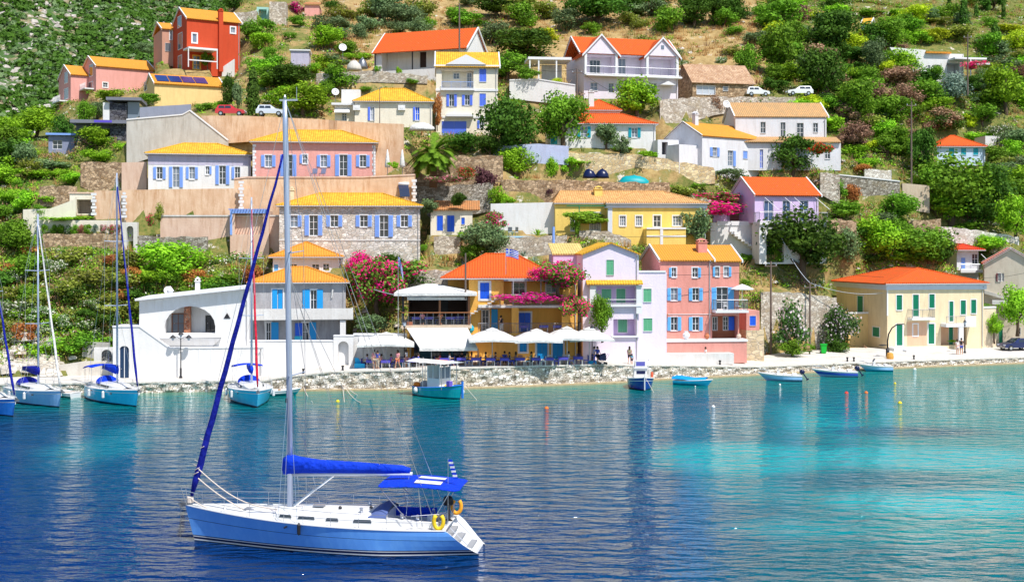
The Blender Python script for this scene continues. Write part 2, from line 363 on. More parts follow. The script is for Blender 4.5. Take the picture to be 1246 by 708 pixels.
        for h in hs:
            a, b, c, d, _, dp, mt, arch = h; c = max(c, z0)
            mb.poly((a, v, c), (a, v + dp, c), (a, v + dp, d), (a, v, d)); mb.poly((b, v, c), (b, v, d), (b, v + dp, d), (b, v + dp, c))
            mb.poly((a, v, d), (b, v, d), (b, v + dp, d), (a, v + dp, d)); mb.poly((a, v, c), (b, v, c), (b, v + dp, c), (a, v + dp, c))
            if mt is not None:
                cu = mb.cur; mb.cur = mt; House.gface(mb, a, b, c, d, v + dp, holes); mb.cur = cu
            if arch:
                r = (b - a) / 2; hh = min(r, (d - c) * .75); cu = (a + b) / 2; n = 10
                pts = [(cu - r * math.cos(PI * i / n), d - hh + hh * math.sin(PI * i / n)) for i in range(n + 1)]
                for i in range(n):
                    (x0, y0), (x1, y1) = pts[i], pts[i + 1]
                    mb.poly((x0, v, y0), (x1, v, y1), (x1, v, d + .001), (x0, v, d + .001)); mb.poly((x0, v, y0), (x1, v, y1), (x1, v + .16, y1), (x0, v + .16, y0))
    def wall(s, u0, u1, zt, v0=0., v1=None, mat=WHITE, mat2=None, zb=-.8, gable=None, rise=0., name='wall', zt2=None):
        v1 = s.D if v1 is None else v1; mb = MB()
        s.gface(mb, u0, u1, zb, zt, v0, s.holes)
        mb.poly((u0, v1, zb), (u0, v1, zt), (u1, v1, zt), (u1, v1, zb))
        for u in (u0, u1):
            mb.poly((u, v0, zb), (u, v0, zt), (u, v1, zt), (u, v1, zb))
            if gable == 'u': mb.poly((u, v0, zt), (u, v1, zt), (u, (v0 + v1) / 2, zt + rise))
        if gable == 'v':
            for v in (v0, v1): mb.poly((u0, v, zt), (u1, v, zt), ((u0 + u1) / 2, v, zt + rise))
        if not gable:
            if zt2 is not None:
                mb.poly((u0, v0, zt), (u1, v0, zt), (u1, v0, zt2)); mb.poly((u0, v1, zt), (u1, v1, zt), (u1, v1, zt2)); mb.poly((u1, v0, zt), (u1, v1, zt), (u1, v1, zt2), (u1, v0, zt2))
                mb.poly((u0, v0, zt), (u1, v0, zt2), (u1, v1, zt2), (u0, v1, zt))
            else: mb.poly((u0, v0, zt), (u1, v0, zt), (u1, v1, zt), (u0, v1, zt))
        if name == 'wall' and u1 - u0 > 5 and zt > 2.2 and len(s.holes) > 1:
            pb = MB(); pu = u1 - .22; pb.path([(pu, v0 - .35, zt - .02), (pu, v0 - .07, zt - .3), (pu, v0 - .07, .1), (pu, v0 - .2, 0)], .05, 6); pb.build('drainpipe', PIPE, s.root)
        return mb.build(name, [mat, mat2 or mat], s.root, fix=False)
    def z(s, X, Y, v=0.): return s.U(X, Y, v)[1]
    def u(s, X, Y=300, v=0.): return s.U(X, Y, v)[0]
    def roof(s, u0, u1, z, rise, kind='hip', mat=T_ORA, v0=0., v1=None, ov=.45, verge=True, th=.14, hipin=None, sof=None, split=.5):
        v1 = s.D if v1 is None else v1; mb = MB(); s2 = TRIM
        if kind == 'hip':
            a, b, c, d = u0 - ov, u1 + ov, v0 - ov, v1 + ov; W = b - a; D = d - c
            zt = z + rise; z0 = z + .02
            if W >= D: i = min(hipin if hipin is not None else D / 2, W / 2 - .01); r0 = (a + i, (c + d) / 2, zt); r1 = (b - i, (c + d) / 2, zt)
            else: i = min(hipin if hipin is not None else W / 2, D / 2 - .01); r0 = ((a + b) / 2, c + i, zt); r1 = ((a + b) / 2, d - i, zt)
            e = [(a, c), (b, c), (b, d), (a, d)]; E = [(x, y, z0 + th) for x, y in e]; B = [(x, y, z0) for x, y in e]
            if W >= D: mb.poly(E[0], E[1], r1, r0); mb.poly(E[1], E[2], r1); mb.poly(E[2], E[3], r0, r1); mb.poly(E[3], E[0], r0)
            else: mb.poly(E[0], E[1], r0); mb.poly(E[1], E[2], r1, r0); mb.poly(E[2], E[3], r1); mb.poly(E[3], E[0], r0, r1)
            for k in range(4): mb.poly(B[k], B[(k + 1) % 4], E[(k + 1) % 4], E[k])
            mb.cur = 1; mb.poly(*B)
            o = mb.build('roof', [mat, s2], s.root, fix=False)
            rb = MB()
            for k, r in zip(range(4), (r0, r1, r1, r0) if W >= D else (r0, r0, r1, r1)): rb.tube(E[k], (r[0], r[1], r[2] + .02), .09, .09, 6)
            rb.tube(r0, r1, .09, .09, 6); rb.build('ridge_tiles', mat, o)
            sc = MB(); sc.smooth = True; nn = int((b - a) / .27)
            for i in range(nn): x = a + .135 + i * .27; sc.tube((x, c - .05, z0 + th - .02), (x, c + .3, z0 + th + .3 * rise / ((d - c) / 2) * .9), .09, .09, 6)
            sc.build('eave_tiles', mat, o)
            MB().tube((a, c - .06, z0 + th * .3), (b, c - .06, z0 + th * .3), .065, .065, 6).build('gutter', PIPE, o)
            return o
        if kind in ('gu', 'gv', 'shed'):
            def slab(p, q, r, t):     # p,q along eave; r,t along ridge
                p, q, r, t = map(Vector, (p, q, r, t)); n = (q - p).cross(t - p).normalized(); n = n if n.z > 0 else -n
                mb.prism([p, q, r, t], n * th)
            if kind == 'gu':
                vm = v0 + (v1 - v0) * split; sl = rise / (vm - v0); sl2 = rise / (v1 - vm); og = .22
                slab((u0 - og, v0 - ov, z - sl * ov), (u1 + og, v0 - ov, z - sl * ov), (u1 + og, vm, z + rise), (u0 - og, vm, z + rise))
                slab((u1 + og, v1 + ov, z - sl2 * ov), (u0 - og, v1 + ov, z - sl2 * ov), (u0 - og, vm, z + rise), (u1 + og, vm, z + rise))
                segs = [((u, v0 - ov, z - sl * ov), (u, vm, z + rise), (u, v1 + ov, z - sl2 * ov)) for u in (u0 - og, u1 + og)]
            elif kind == 'gv':
                um = (u0 + u1) / 2; sl = rise / (um - u0); og = .3
                slab((u0 - ov, v0 - og, z - sl * ov), (u0 - ov, v1 + og, z - sl * ov), (um, v1 + og, z + rise), (um, v0 - og, z + rise))
                slab((u1 + ov, v0 - og, z - sl * ov), (u1 + ov, v1 + og, z - sl * ov), (um, v1 + og, z + rise), (um, v0 - og, z + rise))
                segs = [((u0 - ov, v, z - sl * ov), (um, v, z + rise), (u1 + ov, v, z - sl * ov)) for v in (v0 - og, v1 + og)]
            else:
                slab((u0 - ov, v0 - ov, z), (u1 + ov, v0 - ov, z), (u1 + ov, v1, z + rise), (u0 - ov, v1, z + rise)); segs = []
            o = mb.build('roof', [mat], s.root)
            if verge and segs:
                for sg in segs:
                    vb = MB()
                    for a, b in ((sg[0], sg[1]), (sg[1], sg[2])):
                        a = Vector(a); b = Vector(b); up = Vector((0, 0, 1)); vb.prism([a + up * -.06, b + up * -.06, b + up * (th + .08), a + up * (th + .08)], (.16 if kind == 'gu' else 0, 0 if kind == 'gu' else .16, 0))
                    vb.build('verge', s2, o)
            return o
    def slab(s, u0, u1, v0, v1, z0, z1, mat=TRIM, name='balcony'): return MB().box(u0, u1, v0, v1, z0, z1).build(name, mat, s.root)
    def rail(s, u0, u1, v, z, h=1., mat=METAL, v1=None, step=.14, name='railing', both=True, r=.012):
        mb = MB(); segs = [((u0, v), (u1, v))]
        if v1 is not None: segs += [((u0, v), (u0, v1)), ((u1, v), (u1, v1))]
        for (a, b), (c, d) in segs:
            L = math.hypot(c - a, d - b)
            if L < .1: continue
            mb.tube((a, b, z + h), (c, d, z + h), .03, .03, 5); mb.tube((a, b, z + .1), (c, d, z + .1), .02, .02, 5)
            n = max(1, int(L / step))
            for i in range(n + 1): t = i / n; x = a + (c - a) * t; y = b + (d - b) * t; rr = .028 if i % 9 == 0 else r; mb.tube((x, y, z), (x, y, z + h), rr, rr, 4, False)
        return mb.build(name, mat, s.root)
    def part(s, name, mat, fn, label=None):
        mb = MB(); fn(mb); o = mb.build(name, mat, s.root)
        if label: o['label'] = label
        return o
    def chimney(s, u, v, z0, z1, w=.6, mat=WHITE, cap=T_ORA):
        o = MB().box(u - w / 2, u + w / 2, v - w / 2, v + w / 2, z0, z1).build('chimney', mat, s.root)
        mb = MB(); mb.box(u - w / 2 - .08, u + w / 2 + .08, v - w / 2 - .08, v + w / 2 + .08, z1, z1 + .1); mb.prism([(u - w / 2 - .06, v - w / 2, z1 + .25), (u + w / 2 + .06, v - w / 2, z1 + .25), (u, v - w / 2, z1 + .5)], (0, w, 0))
        for a in (-1, 1): mb.box(u + a * w * .35 - .06, u + a * w * .35 + .06, v - w / 2, v + w / 2, z1 + .1, z1 + .27)
        mb.build('chimney_cap', mat, o); return o
def rwall(label, pts, Y, mat=BEIGE, th=.6, fill=6., name='retaining_wall', cat='retaining wall', short=None, cap=None, clamp=True, extra=None):
    """pts: (px, pytop, pybottom) along the wall; Y one depth or a list of depths."""
    Ys = Y if isinstance(Y, (list, tuple)) else [Y] * len(pts)
    top = [P(a, b, y) for (a, b, c), y in zip(pts, Ys)]; bot = [P(a, c, y) for (a, b, c), y in zip(pts, Ys)]
    o = Vector((top[0].x, top[0].y, min(b.z for b in bot))); mb = MB(); e = Vector((0, th, 0))
    for i in range(len(pts) - 1):
        t0, t1 = top[i] - o, top[i + 1] - o; b0, b1 = bot[i] - o, bot[i + 1] - o; b0.z -= .5; b1.z -= .5
        L = (t1 - t0).length; n = max(1, int(L / (.7 if 'rubble' in mat.name else 1.5))); jr = random.Random(i); jz = [0] + [jr.uniform(-.16, .1) if 'rubble' in mat.name else jr.uniform(-.015, .015) for _ in range(n - 1)] + [0]
        for k in range(n):
            A = t0.lerp(t1, k / n) + Vector((0, 0, jz[k])); B = t0.lerp(t1, (k + 1) / n) + Vector((0, 0, jz[k + 1])); C = b0.lerp(b1, k / n); Dd = b0.lerp(b1, (k + 1) / n)
            mb.poly(C, Dd, B, A); mb.poly(A, B, B + e, A + e); mb.poly(C + e, A + e, B + e, Dd + e)
    mb.poly(bot[0] - o - Vector((0, 0, .5)), top[0] - o, top[0] - o + e, bot[0] - o + e - Vector((0, 0, .5)))
    mb.poly(bot[-1] - o - Vector((0, 0, .5)), top[-1] - o, top[-1] - o + e, bot[-1] - o + e - Vector((0, 0, .5)))
    if cap is not None or extra:
        r = empty(name, o, 0, label, cat); mb.build('wall_face', mat, r, fix=False)
        if cap is not None:
            cb = MB()
            for i in range(len(pts) - 1):
                a = top[i] - o; b = top[i + 1] - o; q = Vector((0, -.08, -.05)); cb.prism([a + q, b + q, b + q + Vector((0, 0, .17)), a + q + Vector((0, 0, .17))], (0, th + .16, 0))
            cb.build('coping', cap, r)
    else: r = tag(mb.build(name, mat, None, o, fix=False), label, cat)
    for i in range(len(pts) - 1): PADS.append(('wall', top[i], top[i + 1], bot[i], bot[i + 1], fill, pts[i], pts[i + 1], clamp))
    if short: LM.append((short, (pts[0][0] + pts[-1][0]) / 2, (pts[0][1] + pts[0][2]) / 2, abs(pts[-1][0] - pts[0][0]) / 2, 12))
    return r
LAV = plaster('lavender_grey', (.50, .47, .60), .3); LILAC = plaster('lilac', (.66, .50, .76), .15); LILW = plaster('lilac_white', (.80, .70, .84), .12)
ROSE = plaster('rose', (.72, .30, .25), .3); SALM = plaster('salmon', (.72, .31, .26), .35, (.4, .2, .17)); OCHRE = plaster('ochre', (.80, .44, .10), .22)
YELW = plaster('yellow', (.84, .61, .17), .25); CREAM = plaster('cream', (.80, .66, .44), .25); CREAMW = plaster('cream_white', (.80, .74, .62), .2)
BRICKRED = plaster('brick_red', (.55, .07, .025), .2); PINKH = plaster('pink_wall', (.74, .36, .32), .25); YSOL = plaster('sand_yellow', (.80, .58, .26), .25)
GREYP = plaster('grey_render', (.42, .41, .43), .55, (.24, .23, .24)); PALEBL = plaster('pale_blue', (.55, .68, .85), .15); GREYW = plaster('grey_white', (.70, .70, .74), .25)
SANDG = plaster('sand_grey', (.62, .55, .45), .25); DKGREY = plaster('dark_grey', (.13, .135, .16), .2); BRKPL = plaster('brown_red', (.36, .13, .07), .2)
h = House('white_villa', 'white flat-roofed seaside villa with a wide arched balcony above the quay', 'villa', 'I', 535, 1150, 540, 119.5, 9, 8, short='white villa', sh=LBLUE)
uw0, uw1 = h.u(660, 400), h.u(1150, 400)
a0, a1, b0, b1 = h.hole(780, 205, 1020, 333, 2.2, 0, 1, True)
h.win(815, 240, 872, 333, 'n', 2.2, 'door', trim=WOOD, tw=.05, bars=(1, 1))
h.win(975, 250, 1018, 333, 'n', 2.2, 'door', trim=DARKM, tw=.03, bars=(1, 0))  # dark door put in for the shadow at the arch's right
h.wall(uw0, uw1 + .6, h.z(660, 178), 0, 8, WHITE, mat2=WHITE, zt2=h.z(1150, 122), name='wall')
h.part('parapet', TRIM, lambda mb: mb.prism([(uw0 - .3, -.75, h.z(655, 178)), (uw1 + .7, -.75, h.z(1150, 120)), (uw1 + .7, -.75, h.z(1150, 110)), (uw0 - .3, -.75, h.z(655, 168))], (0, 9, 0)))
h.part('brick_pier', rubble('brick', (.5, .2, .11), (.25, .09, .05), 4, (.5, .42, .35)), lambda mb: mb.box(h.u(872, 300, 1.2), h.u(902, 300, 1.2), 1.2, 2.1, b0, b1 - .02))
h.slab(h.u(745, 340), h.u(1050, 340), -.75, .05, h.z(900, 352), h.z(900, 335), TRIM)
h.part('balcony_apron', WHITE, lambda mb: mb.add([(h.u(745, 352), -.74, h.z(750, 353)), (h.u(1050, 352), -.74, h.z(1048, 353)), (h.u(1000, 402), -.02, h.z(1010, 402)), (h.u(810, 402), -.02, h.z(800, 402)), (h.u(745, 352), 0, h.z(750, 353)), (h.u(1050, 352), 0, h.z(1048, 353))], [(0, 1, 2, 3), (0, 3, 4), (1, 5, 2), (4, 3, 2, 5)]))
h.part('shell_ornament', DARKM, lambda mb: mb.prism([(h.u(1060, 262), -.02, h.z(1060, 262)), (h.u(1092, 262), -.02, h.z(1092, 262)), (h.u(1076, 236), -.02, h.z(1076, 236))], (0, -.04, 0)))
h.chimney(h.u(920, 130), 3, h.z(920, 150), h.z(920, 92), .45, WHITE)
def vent(mb): mb.lathe([(.28, h.z(800, 150)), (.28, h.z(800, 138)), (.38, h.z(800, 134)), (.05, h.z(800, 112))], 10, (h.u(796, 130), 1.5, 0))
h.part('vent_cowl', TRIM, vent)
zl = h.z(900, 405, -2.5)
zt = h.z(600, 303, -2.5)
vf = -2.5
A0, A1 = h.u(563, 400, vf), h.u(613, 400, vf)
h.win(565, 392, 612, 510, 'n', vf, 'door', arch=True, tw=.0, glass=plain('dark_blue_door', (.01, .035, .09), .4), bars=(1, 0), zb=0.02)
h.wall(h.u(535, 400, vf), h.u(660, 400, vf), zt, vf, 2, WHITE, zb=-1.0)
h.win(945, 398, 998, 508, 'c', vf, 'door', sh=DARKM, tw=.05, zb=0.02)
h.wall(h.u(660, 400, vf) + .003, h.u(1246, 400, vf), zl, vf, -.01, WHITE, zb=-1.)
h.part('stair_parapet', WHITE, lambda mb: mb.prism([(h.u(660, 303, vf) + .004, vf, zl), (h.u(805, 405, vf), vf, zl + .002), (h.u(660, 303, vf) + .004, vf, zt)], (0, .35, 0)))
h.part('coping', TRIM, lambda mb: (mb.prism([(h.u(535, 303, vf) - .06, vf - .07, zt), (h.u(660, 303, vf), vf - .07, zt), (h.u(660, 303, vf), vf - .07, zt + .12), (h.u(535, 303, vf) - .06, vf - .07, zt + .12)], (0, .5, 0)),
     mb.prism([(h.u(660, 303, vf), vf - .07, zt), (h.u(805, 405, vf), vf - .07, zl), (h.u(805, 405, vf), vf - .07, zl + .14), (h.u(660, 303, vf), vf - .07, zt + .14)], (0, .5, 0)),
     mb.prism([(h.u(805, 405, vf), vf - .07, zl + .003), (h.u(1246, 405, vf), vf - .07, zl + .003), (h.u(1246, 405, vf), vf - .07, zl + .12), (h.u(805, 405, vf), vf - .07, zl + .12)], (0, .5, 0))))
rwall('grey block wall beside the arched iron gate on the left quay', [(100, 416, 440), (133, 417, 442)], 123., plaster('block', (.5, .49, .46), .4), .3, 2, name='block_wall', cat='wall')
w = House('gate_wall', 'white rounded garden wall holding the ornate iron gate', 'garden wall', 'I', 445, 540, 515, 121.5, .4, 8, pad=False)
w.hole(480, 410, 530, 515, .4, 0, None, True); w.wall(0, w.W, w.z(500, 400), 0, .41, WHITE, zb=-.8)
g = empty('iron_gate', w.O + w.e * w.u(505) + Vector((0, .2, 0)), w.a, 'ornate arched iron gate left of the white villa', 'gate')
mb = MB(); gw = .62; gh = w.z(500, 412)
for i in range(9): x = -gw + gw * 2 * i / 8; hh = gh - .5 + .5 * math.sqrt(max(0, 1 - (x / gw) ** 2)); mb.tube((x, 0, 0), (x, 0, hh), .022, .022, 4)
mb.box(-gw, gw, -.02, .02, 0, .75); mb.build('gate_bars', DARKM, g)
mb = MB()
for cx, cz, r in ((0, gh - .75, .42), (-.25, gh - .75, .16), (.25, gh - .75, .16), (0, gh - .4, .15)):
    mb.path([(cx + r * math.cos(t * PI / 8), -.03, cz + r * math.sin(t * PI / 8)) for t in range(17)], .025, 4)
mb.build('scrollwork', DARKM, g)
h = House('grey_house', 'grey two-storey house with orange hipped roof and turquoise-blue shutters beside the mast', 'house', 'J', 20, 470, 520, 124.5, 8, 9, short='grey house', sh=CYAN)
zc = h.z(250, 98)
h.win(122, 125, 172, 220, 'n', label=None); h.holes[-1] = h.holes[-1]
h.win(303, 128, 332, 220, 'n')
h.part('shutter', CYAN, lambda mb: (mb.box(h.u(122), h.u(146), -.12, -.06, h.z(130, 220), h.z(130, 125)), mb.box(h.u(150), h.u(170), .03, .08, h.z(130, 220), h.z(130, 127))))
h.part('shutter', CYAN, lambda mb: mb.box(h.u(266), h.u(300), -.12, -.06, h.z(280, 222), h.z(280, 126)))
h.part('shutter', CYAN, lambda mb: mb.box(h.u(334), h.u(362), -.12, -.06, h.z(340, 220), h.z(340, 126)))
h.win(93, 282, 115, 370, 'n'); h.win(266, 282, 296, 370, 'n')
h.part('shutter', CYAN, lambda mb: mb.box(h.u(117), h.u(152), -.1, -.05, h.z(130, 370), h.z(130, 280)))
h.part('shutter', BLUE, lambda mb: mb.box(h.u(230), h.u(264), -.1, -.05, h.z(240, 345), h.z(240, 284)))
h.part('shutter', paint('cyan_panel', (.03, .5, .75)), lambda mb: mb.box(h.u(228), h.u(264), -.1, -.05, h.z(240, 368), h.z(240, 346)))
h.part('shutter', CYAN, lambda mb: mb.box(h.u(298), h.u(330), -.1, -.05, h.z(310, 370), h.z(310, 280)))
h.wall(0, h.W, zc, mat=GREYP)
h.roof(0, h.W, zc, h.z(250, 18, 4) - zc, 'hip', T_ORA, ov=.4)
h.part('balcony', plaster('pale_grey', (.66, .65, .64), .3), lambda mb: (mb.box(-.3, h.u(505, 240, -1.3), -1.3, -.002, h.z(250, 268), h.z(250, 258)), mb.box(-.3, h.u(505, 240, -1.3), -1.42, -1.3, h.z(250, 268, -1.3), h.z(250, 216, -1.3)), mb.box(h.u(505, 240, -1.3) - .12, h.u(505, 240, -1.3), -1.3, 0, h.z(250, 262), h.z(250, 216, -1.3))))
h.part('column', WHITE, lambda mb: mb.box(h.u(443, 300, -1.2), h.u(470, 300, -1.2), -1.25, -1., h.z(450, 370), h.z(450, 268)))
h.part('wall_lamp', WHITE, lambda mb: mb.tube((h.u(403), -.1, h.z(403, 165)), (h.u(408), -.15, h.z(403, 125)), .06, .09))
h = House('small_house', 'small cottage with orange hipped roof just behind the grey quay house', 'cottage', 'F', 125, 440, 640, 133.5, 7, 9, short='small cottage', sh=SKYB)
zc = h.z(250, 600); h.win(205, 628, 240, 660, 'n'); h.win(310, 628, 345, 660, 'n'); h.win(362, 626, 392, 660, 'n'); h.win(90 + 40, 630, 150, 660, 'c')
h.wall(0, h.W, zc, mat=WHITE, zb=-3); h.roof(0, h.W, zc, h.z(260, 524, 3.5) - zc, 'hip', T_ORA, ov=.5)
h.chimney(h.u(452, 640, .5), .5, zc - .6, h.z(452, 628, .5), .5, WHITE)
w = House('courtyard_wall', 'long white courtyard wall with an arched stair doorway in front of the grey house', 'wall', 'J', -60, 412, 525, 121.5, .4, 0, short='courtyard wall', pad=False)
w.wall(-2, w.W, w.z(200, 370), 0, .4, WHITE, zb=-.8)
w.hole(434, 370, 484, 500, .55, 0, None, True)
w.wall(w.W + .003, w.u(506), w.z(450, 346), -.05, .5, WHITE, zb=-.8)
w.holes = [(a, b, c, d, -.05, .55, None, ar) for a, b, c, d, _, _, _, ar in w.holes]
bpy.data.objects.remove(w.root.children[-1]); w.wall(w.W + .003, w.u(506), w.z(450, 346), -.05, .5, WHITE, zb=-.8)
w.part('coping', TRIM, lambda mb: (mb.box(-2.05, w.W, -.06, .46, w.z(200, 370), w.z(200, 370) + .1), mb.box(w.W, w.u(506) + .05, -.1, .55, w.z(450, 346), w.z(450, 346) + .1)))
o = w.O + w.e * w.u(436)
st = empty('stone_steps', o + Vector((0, .8, 0)), 0, 'brown stone steps climbing behind the arched doorway', 'steps')
mb = MB()
for i in range(12): mb.box(0, 1.9, i * .34, i * .34 + .36, 0 if i == 0 else i * .27 - .15, i * .27 + .27)
mb.build('step_treads', rubble('step', (.5, .32, .18), (.35, .2, .1), 3), st)
MB().box(-.3, -.003, 0, 4.4, -.5, 3.6).build('side_wall', GREYP, st); MB().box(1.903, 2.3, 0, 4.4, -.5, 3.6).build('side_wall', WHITE, st)
rwall('white garden wall right of the arched doorway behind the quay diners', [(430, 407, 449), (486, 407, 448), (500, 407, 447)], 122.4, WHITE, .3, 3, name='garden_wall', cat='wall', cap=TRIM, short='cafe garden wall')
h = House('restaurant_pavilion', 'two-level restaurant pavilion with white canopy roof, dark upper terrace and big white awning', 'restaurant', 'S', 90, 540, 610, 121.9, 8.5, 3, short='restaurant pavilion', trim=DARKM)
zf = h.z(300, 327)
h.part('wall', OCHRE, lambda mb: (mb.box(0, .25, 0, 8.5, 0, zf - .25), mb.box(h.W - .25, h.W, 0, 8.5, 0, zf - .25), mb.box(0.25, h.W - .25, 3.2, 3.4, 0, zf - .25)))
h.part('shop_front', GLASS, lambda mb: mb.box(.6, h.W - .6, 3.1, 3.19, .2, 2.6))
h.part('shelf', plaster('shelf', (.06, .16, .24), .3), lambda mb: [mb.box(1 + i * 2.2, 2.4 + i * 2.2, 2.6, 3.05, 0, 2.) for i in range(3)])
h.slab(h.u(50), h.u(555), -.35, 8.5, zf - .3, zf, plaster('terrace', (.62, .5, .38), .3), 'terrace_slab')
zr = h.z(300, 122)
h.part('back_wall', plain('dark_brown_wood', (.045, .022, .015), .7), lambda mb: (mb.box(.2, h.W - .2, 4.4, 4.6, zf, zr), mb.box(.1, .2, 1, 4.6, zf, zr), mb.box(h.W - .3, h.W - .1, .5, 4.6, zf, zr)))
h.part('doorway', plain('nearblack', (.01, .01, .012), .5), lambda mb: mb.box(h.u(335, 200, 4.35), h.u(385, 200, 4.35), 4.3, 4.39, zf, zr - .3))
for X in (62, 325, 535): h.part('post', WOOD if X != 62 else DARKM, lambda mb: mb.box(h.u(X) - .1, h.u(X) + .1, -.2, 0, zf, zr))
h.part('handrail', WOOD, lambda mb: mb.box(h.u(55), h.u(545), -.32, -.22, h.z(300, 240), h.z(300, 240) + .1))
def hr(mb):
    for i in range(5): z = zf + .12 + i * .17; mb.tube((h.u(55), -.27, z), (h.u(545), -.27, z), .014, .014, 4)
    for i in range(12): u = h.u(55) + (h.u(545) - h.u(55)) * i / 11; mb.tube((u, -.27, zf), (u, -.27, h.z(300, 240)), .025, .025, 4)
h.part('railing', METAL, hr)
def rf(mb):
    a, b = h.u(-5, 100, -1), h.u(592, 100, -1); c, d = -1., 7.5; z0 = h.z(300, 118, -1); z1 = h.z(300, 98, -1); zt = h.z(260, 32, 3.)
    E = [(a, c), (b, c), (b, d), (a, d)]; r0 = (h.u(225, 36, 3.), 3.3, zt); r1 = (h.u(290, 36, 3.), 3.3, zt)
    T = [(x, y, z1) for x, y in E]; B = [(x, y, z0) for x, y in E]
    mb.poly(T[0], T[1], r1, r0); mb.poly(T[1], T[2], r1); mb.poly(T[2], T[3], r0, r1); mb.poly(T[3], T[0], r0)
    for k in range(4): mb.poly(B[k], B[(k + 1) % 4], T[(k + 1) % 4], T[k])
    mb.poly(*B)
h.part('canopy_roof', CANVAS, rf)
h.part('roller_blind', CANVAS, lambda mb: mb.box(h.u(92), h.u(520), -.3, -.22, h.z(300, 147), h.z(300, 126)))
def aw(mb):
    z0 = h.z(300, 352, -.4); y1 = -3.2; z1 = h.z(400, 492, y1)
    a, b, c, d = h.u(88, 352, -.4), h.u(525, 352, -.4), h.u(640, 492, y1), h.u(180, 492, y1)
    mb.prism([(a, -.4, z0), (b, -.4, z0), (c - .6, y1, z1), (d, y1, z1)], (0, .02, .06)); mb.box(d, c - .6, y1 - .02, y1 + .02, z1 - .28, z1)
h.part('awning', CANVAS, aw)
h.part('awning_frame', METAL, lambda mb: [mb.tube((h.u(X, 490, -3.1), -3.1, 0), (h.u(X, 490, -3.1), -3.1, h.z(400, 495, -3.1)), .05, .05) for X in (265, 600)])
h.part('balustrade_planter', plain('terracotta', (.5, .16, .07), .8), lambda mb: mb.box(h.u(90), h.u(130), -.2, .1, zf, zf + .35))
PAV = h
h = House('ochre_house', 'ochre taverna house with red-orange hipped roof, blue windows and arcaded terrace', 'house', 'K', -115, 400, 487, 124.8, 9, 1, short='ochre taverna house', sh=BLUE, trim=TRIM)
W = h.W; ze = h.z(100, 78); zf2 = h.z(100, 198); zf1 = h.z(100, 330)
h.win(-62, 93, -18, 170, 'c', sh=BLUE, tw=.2)
h.door(122, 235, 178, 330, 'c', v=1.6, sh=BLUE, tw=.16); h.hole(112, 212, 330, 330, 1.6, 0, 0)
h.door(-52, 222, -20, 328, 'n', v=1.2, sh=CYAN, tw=.1); h.hole(-62, 205, 85, 330, 1.2, 0, 0)
h.part('shutter', CYAN, lambda mb: mb.box(h.u(-8, 300, 1.1), h.u(22, 300, 1.1), 1.08, 1.14, zf1, h.z(0, 218, 1.1)))
h.win(125, 380, 160, 420, 'c', sh=CYAN, tw=.18); h.door(206, 378, 258, 455, 'c', sh=CYAN, tw=.16); h.door(282, 378, 332, 455, 'c', sh=CYAN, tw=.16)
h.win(95, 92, 152, 150, 'n', v=1.5, tw=.15, sh=BLUE); h.win(252, 90, 300, 140, 'n', v=1.5, tw=.12); h.hole(50, 84, 330, 196, 1.5, 0, 0)
h.wall(0, W, ze, mat=OCHRE)
h.roof(h.u(-225), h.u(300), ze, h.z(10, -44, 4.5) - ze, 'hip', T_RED, ov=.5, hipin=4.6); h.part('rear_wall', OCHRE, lambda mb: mb.box(h.u(-225), -.003, 6.4, 9, zf2, ze))
h.slab(h.u(-70), h.u(345), -1., 0, zf2 - .25, zf2, plaster('pale_grey', (.66, .65, .64), .3)); h.slab(h.u(-115), h.u(420), -.9, 0, zf1 - .25, zf1, OCHRE)
h.rail(h.u(32), h.u(340), -.95, zf2, 1.05, METAL); h.rail(h.u(-70), h.u(420), -.85, zf1, 1.0, METAL)
for X in (104, 340): h.part('column', OCHRE, lambda mb: mb.box(h.u(X) - .35, h.u(X) + .35, -.85, -.3, zf1, zf2 - .25))
def stair(mb):
    for i in range(9):
        u = h.u(-122) + i * .34; z = h.z(-120, 248) + i * .2; mb.box(u, u + .4, -.85, -.1, z, z + .1)
h.part('outside_stair', plaster('pale_grey', (.66, .65, .64), .3), stair)
h.part('pergola_canopy', plaster('canopyg', (.4, .42, .46), .2), lambda mb: (mb.box(h.u(50), h.u(330), -1., .3, h.z(150, 84) , h.z(150, 84) + .1), mb.tube((h.u(95), -.95, zf2), (h.u(95), -.95, h.z(95, 84)), .04), mb.tube((h.u(225), -.95, zf2), (h.u(225), -.95, h.z(95, 84)), .04)))
h.part('water_pot', paint('cyan_pot', (.02, .42, .6)), lambda mb: mb.lathe([(.2, zf1), (.42, zf1 + .3), (.42, zf1 + .55), (.25, zf1 + .8)], 12, (h.u(-110, 330, -1.2), -.5, 0)))
OCH = h
h = House('lilac_house', 'pale lilac and white three-storey house with mint-green shutters and recessed balconies', 'house', 'K', 425, 690, 460, 126, 9, 4, short='mint-shuttered house', sh=LGREEN)
h.win(537, -15, 572, 57, 'c', tw=.03); h.win(514, 123, 560, 186, 'c', v=1.3, tw=.03); h.win(584, 122, 627, 188, 'c', v=1.3, tw=.06); h.hole(490, 110, 680, 196, 1.3, 0, 1)
h.win(592, 268, 635, 328, 'c', v=1.2, tw=.07); h.hole(570, 266, 678, 346, 1.2, 0, 1)
ze = h.z(550, -40)
h.wall(0, h.W, ze, 0, h.D, LILW, LILAC, gable='v', rise=h.z(550, -92) - ze)
h.roof(0, h.W, ze, h.z(550, -92) - ze, 'gv', T_YEL, ov=.15, verge=False)
h.part('porch_roof', T_YEL, lambda mb: mb.prism([(h.u(440), -.6, h.z(550, 103, -.6)), (h.u(440), -.6, h.z(550, 98, -.6)), (h.u(440), .0, h.z(550, 80)), (h.u(440), .0, h.z(550, 92))], (h.u(706) - h.u(440), 0, 0)))
